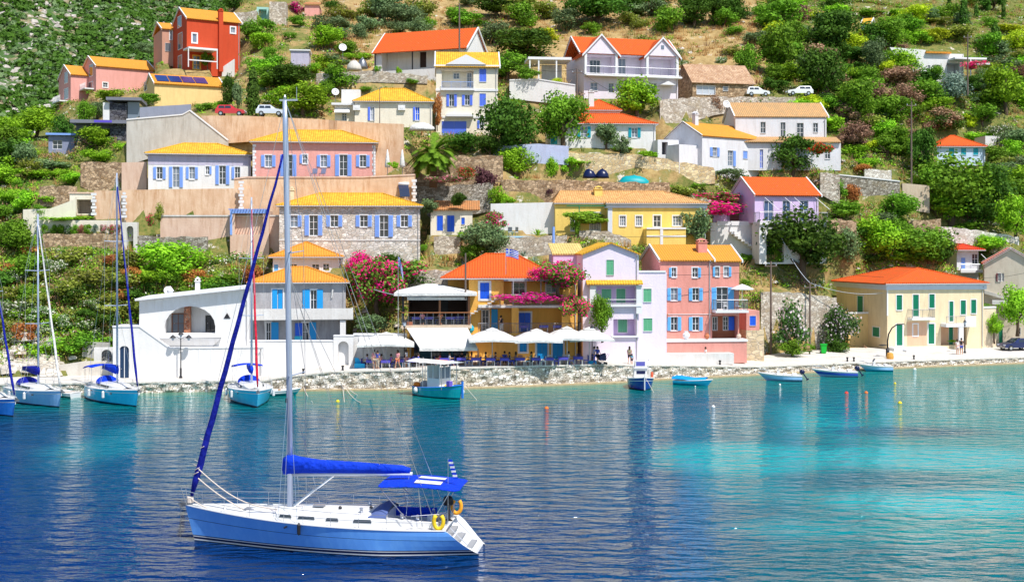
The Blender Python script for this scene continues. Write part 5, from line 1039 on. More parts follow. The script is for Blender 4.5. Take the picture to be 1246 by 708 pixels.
for a in np.arange(-330, 1600, 2.5):
    b_ = a + 2.5; A = P(a, HY, qY(a)); B = P(b_, HY, qY(b_));
    rows = [-1.2, .0, .22, .5, .8, 1.1, 1.4, 1.7, 2.05]
    za, zb = qz(a), qz(b_)
    ra = [min(r, za - .1) for r in rows]; rb = [min(r, zb - .1) for r in rows]
    for k in range(len(rows) - 1):
        off = lambda x, r: .13 * math.sin(x * 3.1 + r * 9) * math.sin(x * 1.3 - r * 5) - .03
        mb.poly((A.x - O.x, A.y - O.y - .05 + off(A.x, ra[k]), ra[k] - O.z), (B.x - O.x, B.y - O.y - .05 + off(B.x, rb[k]), rb[k] - O.z), (B.x - O.x, B.y - O.y - .05 + off(B.x, rb[k + 1]), rb[k + 1] - O.z), (A.x - O.x, A.y - O.y - .05 + off(A.x, ra[k + 1]), ra[k + 1] - O.z))
    for z0, z1, y0, y1, tgt in ((-.12, .02, -.13, .5, cb), (None, None, -.75, .0, lb)):
        if z0 is None:
            if a < 300: continue
            z = (-.3 - O.z, .14 - O.z); p = [(A.x - O.x, A.y + y0 - O.y), (B.x - O.x, B.y + y0 - O.y)]; q = [(A.x - O.x, A.y + y1 - O.y), (B.x - O.x, B.y + y1 - O.y)]
            za_, zb_ = z[1], z[1]; zl = z[0]; ya = (zl, zl)
        else:
            p = [(A.x - O.x, A.y + y0 - O.y), (B.x - O.x, B.y + y0 - O.y)]; q = [(A.x - O.x, A.y + y1 - O.y), (B.x - O.x, B.y + y1 - O.y)]; za_, zb_ = za + z1 - O.z, zb + z1 - O.z; ya = (za + z0 - O.z, zb + z0 - O.z)
        tgt.poly((*p[0], za_), (*p[1], zb_), (*q[1], zb_), (*q[0], za_)); tgt.poly((*p[0], ya[0]), (*p[1], ya[1]), (*p[1], zb_), (*p[0], za_))
mb.build('wall_face', QUAYST, sw, fix=False); cb.build('coping', plaster('coping', (.70, .67, .62), .5), sw); lb.build('waterline_ledge', plaster('ledge', (.50, .40, .25), .6), sw)
def far_z(px, Y):
    py = np.interp(Y, [300, 330, 420, 520, 640, 760], [330, 240, 120, 20, -60, -110]) + np.interp(px, [-300, 0, 300, 500], [-40, 0, 35, 60]) + 6 * np.sin(px * .05 + Y * .03) + 5 * np.sin(px * .021 - Y * .05)
    return CH - (py - HY) / F * Y
mb = MB(); pxs = np.arange(-340, 620, 8.); ys = np.arange(300, 760, 6.); V = [((p - CX) / F * Y, Y, float(far_z(p, Y)) + .6 * math.sin(p * .3 + Y * .21) * math.sin(Y * .17)) for p in pxs for Y in ys]
nj = len(ys); mb.smooth = True; mb.add(V, [(i * nj + j, (i + 1) * nj + j, (i + 1) * nj + j + 1, i * nj + j + 1) for i in range(len(pxs) - 1) for j in range(nj - 1)])
m, nt, b, N, L = newmat('mountain_ground'); t = N('ShaderNodeTexCoord').outputs['Object']
c = mixcol(nt, ramp(nt, noise(nt, t, .12, 7, .75), .36, .5), (.34, .25, .17), (.06, .12, .035)); c = mixcol(nt, ramp(nt, noise(nt, t, .35, 5, .7), .58, .64), c, (.45, .40, .36))
L(c, b.inputs['Base Color']); b.inputs['Roughness'].default_value = 1; b.inputs['Specular IOR Level'].default_value = .1; bump(nt, b, noise(nt, t, .5, 5), .7, .8)
tag(mb.build('mountain', m, fix=False), 'rocky green mountain slope across the valley', None, None, 'structure')
def water():
    def wy(py): return 20250. / (py - 300)
    XS = np.concatenate([np.arange(-420, -80, 12), np.arange(-80, 90, .8), np.arange(90, 420, 12)]); YS = np.concatenate([[-300, -200, -120, -60, -20, 0, 20, 35], np.arange(42, 150, .7), np.arange(150, 200, 6)])
    X, Yg = np.meshgrid(XS, YS, indexing='ij'); PX = CX + X / np.maximum(Yg, 5) * F; PYw = 300 + 20250 / np.maximum(Yg, 20)
    rs = np.random.RandomState(5)
    def nz(sc):
        o = np.zeros_like(X)
        for k in range(10): a = rs.uniform(-.5, .5) + PI / 2; f = sc * rs.uniform(.5, 2); o += np.sin((X * math.cos(a) * .5 + Yg * math.sin(a)) * f + rs.uniform(0, 6))
        return o / 5
    n1, n2 = nz(.12), nz(.4)
    deep = np.array([.0, .024, .115]); teal = np.array([.0, .07, .14]); turq = np.array([.0, .29, .32]); shal = np.array([.0, .19, .165]); dark = np.array([.004, .05, .10])
    def lerp(a, b, t): return a * (1 - t[..., None]) + b * t[..., None]
    def blob(cx, cy, rx, ry, soft=1.):   # a soft-edged patch of paler or darker water colour, in metres
        Yc = 20250 / (cy - 300); Xc = (cx - CX) / F * Yc; Rx = rx / F * Yc; Ry = abs(20250 / (cy - ry - 300) - 20250 / (cy + ry - 300)) / 2
        d = np.hypot((X - Xc) / Rx, (Yg - Yc) / Ry) + (n1 + n2 * .7) * .3; q = np.clip((1.3 - d) / (.9 * soft), 0, 1); return q * q * (3 - 2 * q)
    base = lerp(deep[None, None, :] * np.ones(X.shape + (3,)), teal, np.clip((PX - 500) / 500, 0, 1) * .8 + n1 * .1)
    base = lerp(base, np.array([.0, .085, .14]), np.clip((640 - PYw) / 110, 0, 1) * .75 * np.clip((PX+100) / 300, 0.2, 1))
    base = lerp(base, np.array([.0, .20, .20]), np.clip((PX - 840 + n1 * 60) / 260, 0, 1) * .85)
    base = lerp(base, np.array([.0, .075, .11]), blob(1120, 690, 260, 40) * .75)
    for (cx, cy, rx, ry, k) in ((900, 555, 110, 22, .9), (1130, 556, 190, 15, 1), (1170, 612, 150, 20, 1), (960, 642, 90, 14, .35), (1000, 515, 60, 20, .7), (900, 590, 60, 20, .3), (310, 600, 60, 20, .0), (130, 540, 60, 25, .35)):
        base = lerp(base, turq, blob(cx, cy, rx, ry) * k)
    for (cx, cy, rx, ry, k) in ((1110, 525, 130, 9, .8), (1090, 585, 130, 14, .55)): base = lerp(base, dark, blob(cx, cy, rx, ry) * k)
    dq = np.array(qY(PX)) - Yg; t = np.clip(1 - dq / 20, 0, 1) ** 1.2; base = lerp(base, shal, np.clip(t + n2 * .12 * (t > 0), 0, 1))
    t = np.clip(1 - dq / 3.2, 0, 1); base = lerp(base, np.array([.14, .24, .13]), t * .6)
    me = bpy.data.meshes.new('sea_water'); ni, nj = X.shape
    me.from_pydata(np.stack([X, Yg, np.zeros_like(X)], -1).reshape(-1, 3).tolist(), [], [(i * nj + j, (i + 1) * nj + j, (i + 1) * nj + j + 1, i * nj + j + 1) for i in range(ni - 1) for j in range(nj - 1)])
    ca = me.color_attributes.new('water_col', 'FLOAT_COLOR', 'POINT'); cc = np.ones((ni * nj, 4), np.float32); cc[:, :3] = base.reshape(-1, 3); ca.data.foreach_set('color', cc.ravel())
    m, nt, b, N, L = newmat('sea_water'); L(paintcol(nt, 'water_col'), b.inputs['Base Color'])
    b.inputs['Roughness'].default_value = .04; b.inputs['IOR'].default_value = 1.333; b.inputs['Specular IOR Level'].default_value = .5; b.inputs['Specular Tint'].default_value = (.66, .84, 1, 1)
    tc = N('ShaderNodeTexCoord').outputs['Object']
    def mp(sx, sy, rz):
        q = N('ShaderNodeMapping'); q.inputs['Scale'].default_value = (sx, sy, 1); q.inputs['Rotation'].default_value = (0, 0, rz); L(tc, q.inputs[0]); return q.outputs[0]
    h1 = noise(nt, mp(.5, 1.15, .22), 1., 2, .5); h2 = noise(nt, mp(1.2, 2.6, -.3), 1.1, 3, .6); h3 = noise(nt, mp(.12, .25, .3), 1, 2)
    ad = N('ShaderNodeMath'); ad.operation = 'MULTIPLY_ADD'; L(h2, ad.inputs[0]); ad.inputs[1].default_value = .25; L(h1, ad.inputs[2])
    sp = N('ShaderNodeSeparateXYZ'); L(tc, sp.inputs[0]); mr = N('ShaderNodeMapRange'); L(sp.outputs[1], mr.inputs[0]); mr.inputs[1].default_value = 60; mr.inputs[2].default_value = 115; mr.inputs[3].default_value = 1.; mr.inputs[4].default_value = .62
    mm = N('ShaderNodeMath'); mm.operation = 'MULTIPLY'; L(mr.outputs[0], mm.inputs[0]); m3 = N('ShaderNodeMapRange'); L(h3, m3.inputs[0]); m3.inputs[1].default_value = .3; m3.inputs[2].default_value = .7; m3.inputs[3].default_value = .55; m3.inputs[4].default_value = 1.25; L(m3.outputs[0], mm.inputs[1])
    bp = N('ShaderNodeBump'); bp.inputs['Distance'].default_value = 1.15; L(mm.outputs[0], bp.inputs['Strength']); L(ad.outputs[0], bp.inputs['Height']); L(bp.outputs[0], b.inputs['Normal'])
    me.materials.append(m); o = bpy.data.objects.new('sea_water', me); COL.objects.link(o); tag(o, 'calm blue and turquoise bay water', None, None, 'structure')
water()
cam = bpy.data.cameras.new('camera'); co = bpy.data.objects.new('camera', cam); COL.objects.link(co); SC.camera = co
co.location = (0, 0, CH); co.rotation_euler = (PI / 2, 0, 0); cam.lens = 36 * F / 1246; cam.sensor_width = 36; cam.shift_y = -(354 - HY) / 1246; cam.clip_end = 3000; cam.clip_start = .5
w = bpy.data.worlds.new('World'); SC.world = w; w.use_nodes = True; nt = w.node_tree; bg = nt.nodes['Background']
sky = nt.nodes.new('ShaderNodeTexSky'); sky.sky_type = 'NISHITA'; sky.sun_disc = False; sky.sun_elevation = rad(SUN_EL)
sd = Vector((math.sin(rad(SUN_AZ)) * math.cos(rad(SUN_EL)), -math.cos(rad(SUN_AZ)) * math.cos(rad(SUN_EL)), math.sin(rad(SUN_EL))))
sky.sun_rotation = math.atan2(sd.x, sd.y); sky.air_density = 1.2; sky.dust_density = .5; sky.ozone_density = 2.
nt.links.new(sky.outputs[0], bg.inputs[0]); bg.inputs[1].default_value = .12
sl = bpy.data.lights.new('sun', 'SUN'); sl.energy = 4.9; sl.angle = rad(.5); sl.color = (1, .95, .87); so = bpy.data.objects.new('sun', sl); COL.objects.link(so); so.rotation_euler = sd.to_track_quat('Z', 'Y').to_euler(); so.location = (60, -60, 120)
vs = SC.view_settings; vs.view_transform = 'Standard'; vs.look = 'None'; vs.exposure = .28; vs.gamma = 1; vs.use_curve_mapping = False
SC.cycles.max_bounces = 6; SC.cycles.diffuse_bounces = 3; SC.cycles.glossy_bounces = 3; SC.cycles.transparent_max_bounces = 6
LF = dict(mtn=leaves('mountain', (.03, .08, .015), (.09, .18, .03)),
 dark=leaves('dark', (.022, .062, .008), (.07, .155, .016)), mid=leaves('mid', (.045, .13, .01), (.15, .31, .02)),
 bright=leaves('bright', (.09, .24, .01), (.25, .46, .022)), lime=leaves('lime', (.24, .34, .01), (.42, .50, .02)),
 olive=leaves('olive', (.06, .11, .045), (.16, .24, .10)), grey=leaves('greyblue', (.10, .16, .12), (.22, .30, .24)),
 dry=leaves('dry', (.17, .10, .06), (.33, .20, .13)), rust=leaves('rust', (.30, .10, .03), (.42, .18, .05)),
 garr=leaves('garrigue', (.07, .12, .015), (.24, .28, .04), (.5, .42, .3), .05),
 boug=leaves('bougainvillea', (.05, .14, .02), (.12, .24, .03), (.95, .02, .30), .74), bougl=leaves('bougainvillea_light', (.05, .14, .02), (.14, .26, .03), (.92, .02, .26), .34),
 red=leaves('red_flowers', (.04, .12, .02), (.1, .2, .03), (.7, .02, .06), .4),
 olean=leaves('oleander', (.03, .09, .02), (.08, .18, .04), (.85, .72, .74), .2), pinkf=leaves('pink_oleander', (.04, .1, .02), (.1, .2, .04), (.8, .25, .38), .4),
 white=leaves('white_flowers', (.06, .13, .03), (.14, .24, .06), (.75, .75, .62), .3), dgrass=leaves('dry_grass', (.42, .26, .09), (.6, .40, .16)),
 vine=leaves('vine', (.12, .3, .02), (.26, .48, .04)), plum=leaves('plum', (.05, .02, .03), (.12, .05, .06)))
BARK = plain('bark', (.12, .085, .06), .95, 0, .1)
def leaf_quads(cen, nrm, size, rs, asp=1.):
    n = len(cen); a = np.cross(nrm, rs.normal(size=(n, 3))); a /= np.linalg.norm(a, axis=1)[:, None] + 1e-9; b = np.cross(nrm, a)
    s = size * rs.uniform(.6, 1.4, (n, 1)); a = a * s * asp; b = b * s
    q = np.stack([cen - a - b * .6, cen + a * .9 - b, cen + a + b * .7, cen - a * .8 + b], 1)
    return q
def raw_mesh(name, quads, mats, mi=None):
    n = len(quads); me = bpy.data.meshes.new(name); me.vertices.add(n * 4); me.vertices.foreach_set('co', quads.reshape(-1).astype(np.float32))
    me.loops.add(n * 4); me.loops.foreach_set('vertex_index', np.arange(n * 4, dtype=np.int32)); me.polygons.add(n)
    me.polygons.foreach_set('loop_start', np.arange(0, n * 4, 4, dtype=np.int32)); me.polygons.foreach_set('loop_total', np.full(n, 4, np.int32))
    for m in mats: me.materials.append(m)
    if mi is not None: me.polygons.foreach_set('material_index', mi.astype(np.int32))
    me.update(); me.validate(); return me
def crown(seed, form, n, size):
    """leaf-sized faces spread in overlapping clumps; unit width and height"""
    rs = np.random.RandomState(seed)
    if form == 'cypress':
        t = rs.uniform(0, 1, n) ** .9; z = .03 + .97 * t; r = .5 * np.sin(np.clip((1 - t) * 1.15 + .12, 0, 1) * PI / 2) ** .8 * rs.uniform(.45, 1.05, n) * (1 + .15 * np.sin(z * 23 + seed)); a = rs.uniform(0, 2 * PI, n)
        c = np.stack([r * np.cos(a), r * np.sin(a), z], 1); nr = np.stack([np.cos(a), np.sin(a), np.full(n, .35)], 1) + rs.normal(size=(n, 3)) * .35; nr /= np.linalg.norm(nr, axis=1)[:, None]
        q = leaf_quads(c, nr, size, rs); q[:, :, 2] = (q[:, :, 2] - c[:, None, 2]) * .35 + c[:, None, 2]; return q
    nb = dict(tree=19, bush=12, mound=11, loose=14)[form]; B = []
    for k in range(nb):
        while True:
            p = rs.uniform(-1, 1, 3)
            if np.linalg.norm(p) < 1: break
        if form in ('tree', 'loose'): c = np.array([p[0] * .34, p[1] * .34, .57 + p[2] * .31]); r = rs.uniform(.1, .2) if form == 'loose' else rs.uniform(.1, .26)
        elif form == 'bush': c = np.array([p[0] * .34, p[1] * .34, .44 + p[2] * .34]); r = rs.uniform(.1, .26)
        else: c = np.array([p[0] * .36, p[1] * .36, .3 + p[2] * .28]); r = rs.uniform(.1, .24)
        B.append((c, r, k))
    Q = []; per = n // nb
    for c, r, k in B:
        d = rs.normal(size=(per, 3)); d /= np.linalg.norm(d, axis=1)[:, None]; rr = r * rs.uniform(.55, 1.12, (per, 1)) * (1 + .3 * np.sin(d[:, :1] * 7 + k) * np.sin(d[:, 1:2] * 6 + 2 * k))
        cc = c + d * rr * np.array([1, 1, .85 if form != 'mound' else .8]); nr = d + rs.normal(size=(per, 3)) * .55; nr /= np.linalg.norm(nr, axis=1)[:, None]
        q = leaf_quads(cc, nr, size, rs, .8); Q.append(q)
    q = np.concatenate(Q); q = q[q[:, :, 2].min(1) > -.02]; return q
def trunk_mesh(seed, top=.62, r=.035):
    rs = random.Random(seed); mb = MB(); mb.smooth = True
    p = Vector((0, 0, -.12)); pts = [p];
    for i in range(4): p = p + Vector((rs.uniform(-.04, .04), rs.uniform(-.04, .04), (top + .05) / 4)); pts.append(p)
    mb.path(pts, [r * 1.4, r * 1.1, r, r * .8, r * .5], 7)
    for k in range(5):
        a = rs.uniform(0, 6.28); s = pts[2].lerp(pts[3], rs.random()); m = s + Vector((math.cos(a) * .12, math.sin(a) * .12, .12)); e = s + Vector((math.cos(a) * .26, math.sin(a) * .26, .26)); mb.path([s, m, e], [r * .6, r * .45, r * .2], 5)
    return mb.mesh('trunk', BARK)
PRO = {}
def proto(form, kind, var):
    key = (form, kind, var)
    if key not in PRO:
        n = dict(tree=4600, bush=2900, mound=2600, loose=2300, cypress=1500)[form]; sz = dict(tree=.019, bush=.022, mound=.023, loose=.024, cypress=.06)[form]
        PRO[key] = raw_mesh('%s_leaves' % form, crown(hash(form) % 97 * 0 + var * 13 + len(form), form, n, sz), [LF[kind]])
    return PRO[key]
TRK = [trunk_mesh(i) for i in range(3)]
TR_LOW = [trunk_mesh(i + 5, .4, .03) for i in range(2)]
KW = dict(dark='dark green', mid='leafy green', bright='bright green', lime='lime-yellow', olive='grey-green olive', grey='grey-blue', dry='bare pinkish-brown', rust='rust-orange', garr='wild green-brown',
          boug='magenta bougainvillea', bougl='green and pink bougainvillea', red='red-flowering', olean='white-flowering oleander', pinkf='pink-flowering oleander', white='white-flowering', vine='pale green vine', plum='dark plum-leaved', dgrass='dry')
VEG = []
def near_lm(px, py):
    best = None
    for s, x, y, hw, hh in LM:
        dx = max(abs(px - x) - hw, 0); dy = max(abs(py - y) - hh, 0); d = math.hypot(dx, dy * 1.2)
        if best is None or d < best[0]: best = (d, s, x, y, hw, hh)
    d, s, x, y, hw, hh = best
    if abs(px - x) <= hw * .85: rel = 'above' if py < y else 'below'
    else: rel = 'left of' if px < x else 'right of'
    if d < 6 and abs(px - x) < hw: rel = 'in front of' if py > y - 6 else 'behind'
    return rel, s
def veg(form, kind, px, pb, w, h, Y=None, name=None, noun=None, label=None):
    if Y is None: Y = hitY(px, pb)
    W = 1.22 * w / F * Y; H = 1.08 * h / F * Y; p = P(px, pb, Y); var = random.randrange(5)
    H *= 1.04
    nm = name or dict(tree='broadleaf_tree', bush='shrub', mound='shrub', loose='olive_tree' if kind in ('olive', 'grey') else 'slender_tree', cypress='cypress_tree')[form]
    if kind in ('boug', 'bougl') and not name: nm = 'bougainvillea'
    if kind in ('olean', 'pinkf') and not name: nm = 'oleander'
    me = proto(form, kind, var)
    rz = random.uniform(0, 6.28)
    has = form in ('tree', 'loose', 'cypress') or h > 24
    if has:
        r = empty(nm, p, rz); r.scale = (W * random.uniform(.88, 1.1), W * random.uniform(.85, 1.15), H)
        t = bpy.data.objects.new('trunk', (TR_LOW if form in ('bush', 'mound') else TRK)[var % 2]); COL.objects.link(t); t.parent = r
        if form == 'cypress': t.scale = (1.5, 1.5, 1)
        c = bpy.data.objects.new('crown', me); COL.objects.link(c); c.parent = r
    else:
        r = bpy.data.objects.new(nm, me); COL.objects.link(r); r.location = p; r.scale = (W * random.uniform(.88, 1.1), W * random.uniform(.85, 1.15), H); r.rotation_euler[2] = rz
    nn = noun or dict(tree='tree', bush='bush', mound='shrub', loose='tree', cypress='cypress')[form]
    if nm == 'bougainvillea' or nm == 'oleander': nn = 'plant'
    sz = 'low' if h < 12 else 'small' if h < 20 else 'mid-sized' if h < 32 else 'tall' if h < 50 else 'very large'
    VEG.append((r, label, sz, KW[kind], nn, px, pb - h / 2, nm)); return r
VT = '''bush olive 177 68 28 17;tree dark 284 15 26 24;bush mid 304 46 24 20;bush bright 308 30 20 14;loose mid 252 86 16 22;bush mid 182 128 28 15;mound bright 133 122 46 18;tree bright 246 122 28 20;
tree dark 278 136 18 42;bush bright 268 134 20 12;loose olive 290 138 18 40;mound mid 250 134 28 12;tree bright 46 170 58 34;tree dark 77 186 28 44;tree mid 103 156 26 32;tree olive 118 146 24 22;bush bright 113 182 44 30;
mound bright 147 184 20 18;mound mid 66 138 44 14;bush mid 8 184 46 34;bush dark 14 206 44 38;bush olive 33 208 32 38;mound olive 63 210 52 22;bush bright 118 200 34 20;bush bright 38 218 40 14;mound mid 10 226 30 16;
bush mid 22 232 16 15;bush bright 92 224 38 16;bush bright 34 256 42 26;bush bright 6 248 28 20;mound mid 8 264 30 20;mound bright 14 284 34 16;mound bright 60 246 30 12;bush mid 50 262 22 14;
loose dark 163 198 9 18;cypress dark 175 198 9 30;cypress dark 190 185 5 10;cypress dark 203 181 6 12;
bush mid 26 312 46 38;mound rust 20 332 34 18;mound garr 84 322 52 34;mound garr 50 340 44 24;mound white 12 348 34 28;tree bright 212 342 80 46;mound bright 180 350 50 34;bush rust 238 350 30 24;mound garr 150 326 40 30;mound garr 120 352 56 34;mound dark 92 368 50 32;mound garr 40 374 46 28;mound garr 140 384 56 36;
mound dark 118 402 50 32;mound bright 70 398 44 26;mound mid 96 428 56 34;mound white 152 402 34 20;mound rust 78 356 16 12;mound bright 58 430 44 20;mound garr 178 378 34 26;mound dry 66 404 12 26;mound white 108 378 32 22;mound mid 128 432 44 32;mound white 150 428 26 18;mound bright 240 366 34 14;mound white 258 354 34 18;mound garr 12 400 36 20;mound mid 206 372 30 14;mound white 200 350 24 20;mound bright 275 350 30 20;
mound grey 340 94 30 12;bush olive 489 36 46 34;bush mid 512 26 26 28;bush dark 462 22 20 20;bush olive 438 50 24 24;tree bright 395 62 44 30;bush mid 320 48 32 26;mound mid 352 48 20 12;bush mid 363 34 26 16;bush boug 361 18 22 16;bush dark 406 14 30 14;tree dark 603 24 62 30;mound mid 582 32 24 10;
mound olive 590 44 16 9;bush mid 552 24 16 16;bush bright 400 86 46 20;bush bright 381 92 24 16;tree dark 352 114 58 34;tree bright 370 142 64 38;tree mid 398 122 24 22;mound bright 437 73 36 11;loose mid 459 94 9 14;loose bright 485 96 8 14;mound mid 500 103 22 11;mound white 469 112 28 10;
tree mid 472 146 28 24;bush mid 445 113 24 9;bush mid 328 78 20 22;mound mid 312 88 20 20;bush mid 420 64 20 12;bush dark 612 98 20 16;
tree dark 618 200 58 72;bush dark 565 188 42 30;tree dark 596 196 30 30;mound lime 657 52 44 24;tree dark 640 78 84 40;tree mid 617 100 46 32;bush mid 642 99 32 20;bush lime 677 106 15 12;tree dark 728 34 72 42;tree dark 770 24 30 26;bush dark 800 20 22 26;mound olive 812 34 16 16;
tree dark 846 34 42 38;tree dark 868 32 42 38;tree dark 893 30 36 34;mound white 832 82 20 12;mound white 877 78 18 14;bush mid 910 92 28 40;mound bright 622 132 44 14;tree mid 684 182 62 68;tree bright 775 150 66 52;loose olive 738 184 30 36;loose olive 755 196 20 30;bush dry 870 137 20 24;mound bright 788 192 28 12;mound bright 737 128 14 8;
tree bright 628 216 46 36;bush bright 671 217 19 28;bush bright 693 217 22 28;mound bright 620 250 22 14;loose plum 669 250 11 22;loose plum 590 250 30 46;mound bright 606 248 24 30;mound mid 845 232 26 14;bush olive 888 222 46 18;mound garr 836 238 44 20;loose olive 849 302 42 46;bush mid 908 320 24 12;mound bright 705 200 30 8;mound bright 757 185 30 10;
tree dark 1010 74 62 60;tree mid 965 64 36 38;tree mid 945 96 54 60;tree dark 1006 122 52 62;bush olive 980 98 32 36;tree mid 1080 64 46 40;tree olive 1062 92 36 42;tree bright 1102 100 48 38;bush mid 1055 108 42 30;tree mid 1040 150 58 52;tree mid 1084 152 62 36;bush mid 1128 128 50 34;tree grey 1162 130 42 36;
tree bright 1222 142 58 60;bush dry 1153 158 36 30;bush dry 1131 168 24 24;bush mid 1195 154 42 30;mound bright 1188 172 52 18;bush dry 1037 186 46 40;cypress dark 1173 37 9 38;cypress dark 1211 64 13 32;cypress dark 1155 14 6 16;cypress dark 1164 24 5 18;cypress dark 1188 24 5 16;cypress dark 1203 16 5 20;cypress dark 1221 24 5 20;cypress dark 1200 14 6 20;
bush dark 1123 186 34 32;mound bright 1010 160 40 30;mound mid 985 130 34 20;mound white 1215 170 36 26;mound mid 1110 140 30 20;mound lime 1130 110 30 16;mound mid 940 40 40 16;bush mid 930 20 40 14;mound lime 990 24 36 12;mound mid 1060 22 44 14;mound lime 1100 30 40 12;mound mid 1120 50 34 14;mound garr 1140 30 40 12;mound mid 1200 50 34 14;mound dry 1165 48 16 10;mound lime 1230 40 36 16;mound garr 1205 90 40 20;mound mid 1235 80 30 20;mound mid 1185 78 36 14;mound bright 1090 20 30 10;mound lime 1050 44 26 10;mound dry 1215 108 26 20;
tree dark 1122 216 36 54;tree mid 1160 278 86 78;tree dark 1203 262 60 58;tree mid 1140 252 48 46;tree bright 1236 294 46 52;tree dark 965 218 62 50;mound bright 1052 205 34 18;bush rust 1050 212 20 14;mound rust 1036 252 28 40;bush mid 1020 246 24 30;bush mid 1026 270 56 28;tree mid 1092 274 50 38;tree dark 976 346 92 80;tree mid 948 330 30 34;tree olive 1030 326 42 46;
tree bright 1068 318 62 52;tree mid 1094 300 40 32;tree mid 1120 330 66 52;tree dark 1150 324 28 30;bush bright 1200 306 52 22;mound mid 1165 284 50 24;bush olive 1236 182 44 28;bush mid 1216 200 40 24;bush bright 1206 170 24 14;mound mid 1240 240 30 40;mound garr 1185 330 30 16;mound bright 1010 300 24 16;
tree bright 1238 402 46 52 152;loose bright 1210 414 20 30 150.5;mound mid 1192 378 24 14 153;mound bright 1160 416 10 4 148.8
tree bougl 460 376 62 60 131;mound bougl 480 345 66 40 134;bush dark 500 350 60 34 135;bush dark 470 332 40 26 136;tree boug 440 345 40 34 135;bush olive 452 407 38 26 124.5;bush bougl 680 356 60 42 123.5;tree mid 733 410 30 50 124.6;loose rust 803 420 17 44 130.4;bush mid 905 354 22 16 139;
bush mid 575 318 30 22 139;tree olive 590 322 56 46 139.5;mound boug 865 262 78 26 152.5;mound bougl 872 246 60 18 153.2;mound red 1000 187 30 22 163;mound pinkf 545 222 46 12 149;bush red 568 220 22 18 149.2;bush bougl 600 285 30 30 146.5;mound bright 563 288 16 10 144.2;
mound bougl 182 275 13 22 141;bush garr 193 275 12 30 141;mound bright 80 269 58 10 141.9;bush olean 963 434 48 72 139.5;tree olean 1020 432 48 58 145;bush dark 1016 433 30 26 144.5;bush mid 963 434 36 24 139;mound mid 985 428 16 14 144;
mound mid 515 305 14 12 142;mound bright 516 318 10 10 142;mound boug 1186 84 26 14 210;bush dark 1184 108 22 18 208;bush mid 1140 98 20 20 211;bush olive 520 262 24 22 146.2;mound dark 556 250 26 24 146.2;mound bright 478 205 12 12 147'''
for ln in VT.replace('\n', ';').split(';'):
    a = ln.split()
    if len(a) >= 6: veg(a[0], a[1], *[float(x) for x in a[2:6]], **({'Y': float(a[6])} if len(a) > 6 else {}))
rx_ = random.Random(77); placed = [(e[5], e[6]) for e in VEG]
def hse(px, py, m=5):
    return any((p[0] == 'house' and p[7] - m < px < p[8] + m and p[9] - 42 < py < p[9] + 8) or (p[0] == 'wall' and min(p[6][0], p[7][0]) - m < px < max(p[6][0], p[7][0]) + m and p[6][1] - 4 < py < p[6][2] + 6) for p in PADS)
for (x0, x1, y0, y1, n, kk) in ((935, 1245, 8, 200, 110, ['mid', 'bright', 'dark', 'garr', 'mid', 'lime', 'olive', 'dry']), (1000, 1245, 205, 325, 36, ['mid', 'dark', 'garr', 'bright', 'olive']), (2, 150, 175, 285, 24, ['mid', 'bright', 'garr', 'olive']), (5, 310, 300, 425, 60, ['garr', 'mid', 'garr', 'white', 'dark', 'rust']), (310, 450, 20, 135, 16, ['mid', 'garr', 'olive', 'bright']), (450, 930, 4, 75, 30, ['olive', 'garr', 'mid'])):
    k = 0; tr = 0
    while k < n and tr < n * 12:
        tr += 1; px = rx_.uniform(x0, x1); py = rx_.uniform(y0, y1); w = rx_.uniform(20, 52) * (.6 if y1 < 70 else 1); h_ = w * rx_.uniform(.5, .85)
        if hse(px, py, 5 + w / 2) or hse(px, py - h_, 4) or any(abs(px - a) < 11 and abs(py - b) < 7 for a, b in placed): continue
        placed.append((px, py)); veg(rx_.choice(['mound', 'bush', 'bush']), rx_.choice(kk), px, py, w, h_); k += 1
cy = veg('cypress', 'dark', 308, 143, 15, 54, 163, label='tall dense dark cypress beside the red car on the upper road');
veg('mound', 'vine', 711, 272, 60, 22, 147.3, 'vine', 'vine', 'pale green vine trained over the green pergola of the yellow wing')
veg('mound', 'vine', 700, 285, 12, 26, 147.2, 'vine', 'vine', 'hanging end of the vine beside the yellow wing doors')
veg('mound', 'rust', 532, 152, 13, 54, 164.3, 'climbing_plant', 'climber', 'orange-flowering climber on the left corner of the blue-shuttered white house')
veg('mound', 'boug', 645, 368, 74, 18, 122.6, 'bougainvillea', 'plant', 'magenta bougainvillea trailing along the ochre house balcony')
veg('mound', 'bougl', 704, 385, 34, 46, 122.8, 'bougainvillea', 'plant', 'green bougainvillea hanging down the right corner of the ochre house')
veg('bush', 'boug', 655, 345, 30, 20, 123.2, 'bougainvillea', 'plant', 'small magenta bougainvillea at the edge of the red-orange taverna roof')
for i, (px, k) in enumerate(((54, 'mid'), (65, 'mid'), (74, 'mid'), (83, 'olean'), (90, 'mid'), (99, 'bougl'), (107, 'mid'), (116, 'grey'), (126, 'pinkf'), (136, 'bougl'), (143, 'pinkf'))):
    veg('bush', k, px, 286, 9, 14, 140.7, 'rose_bush', 'rose bush')
Y = 151.5; p = P(527, 222, Y); r = empty('palm_tree', p, 0, 'large date palm with arching fronds between the pink house and the three-storey white house', 'palm tree')
r.scale = (1.14, 1.14, 1.1); mb = MB(); mb.smooth = True; mb.path([(0, 0, -.6), (.05, 0, 1), (0, .05, 2.2), (.02, 0, 3.1)], [.42, .36, .4, .5], 10); mb.build('trunk', plain('palm_bark', (.16, .10, .06), .95), r)
rs = np.random.RandomState(2); Q = []
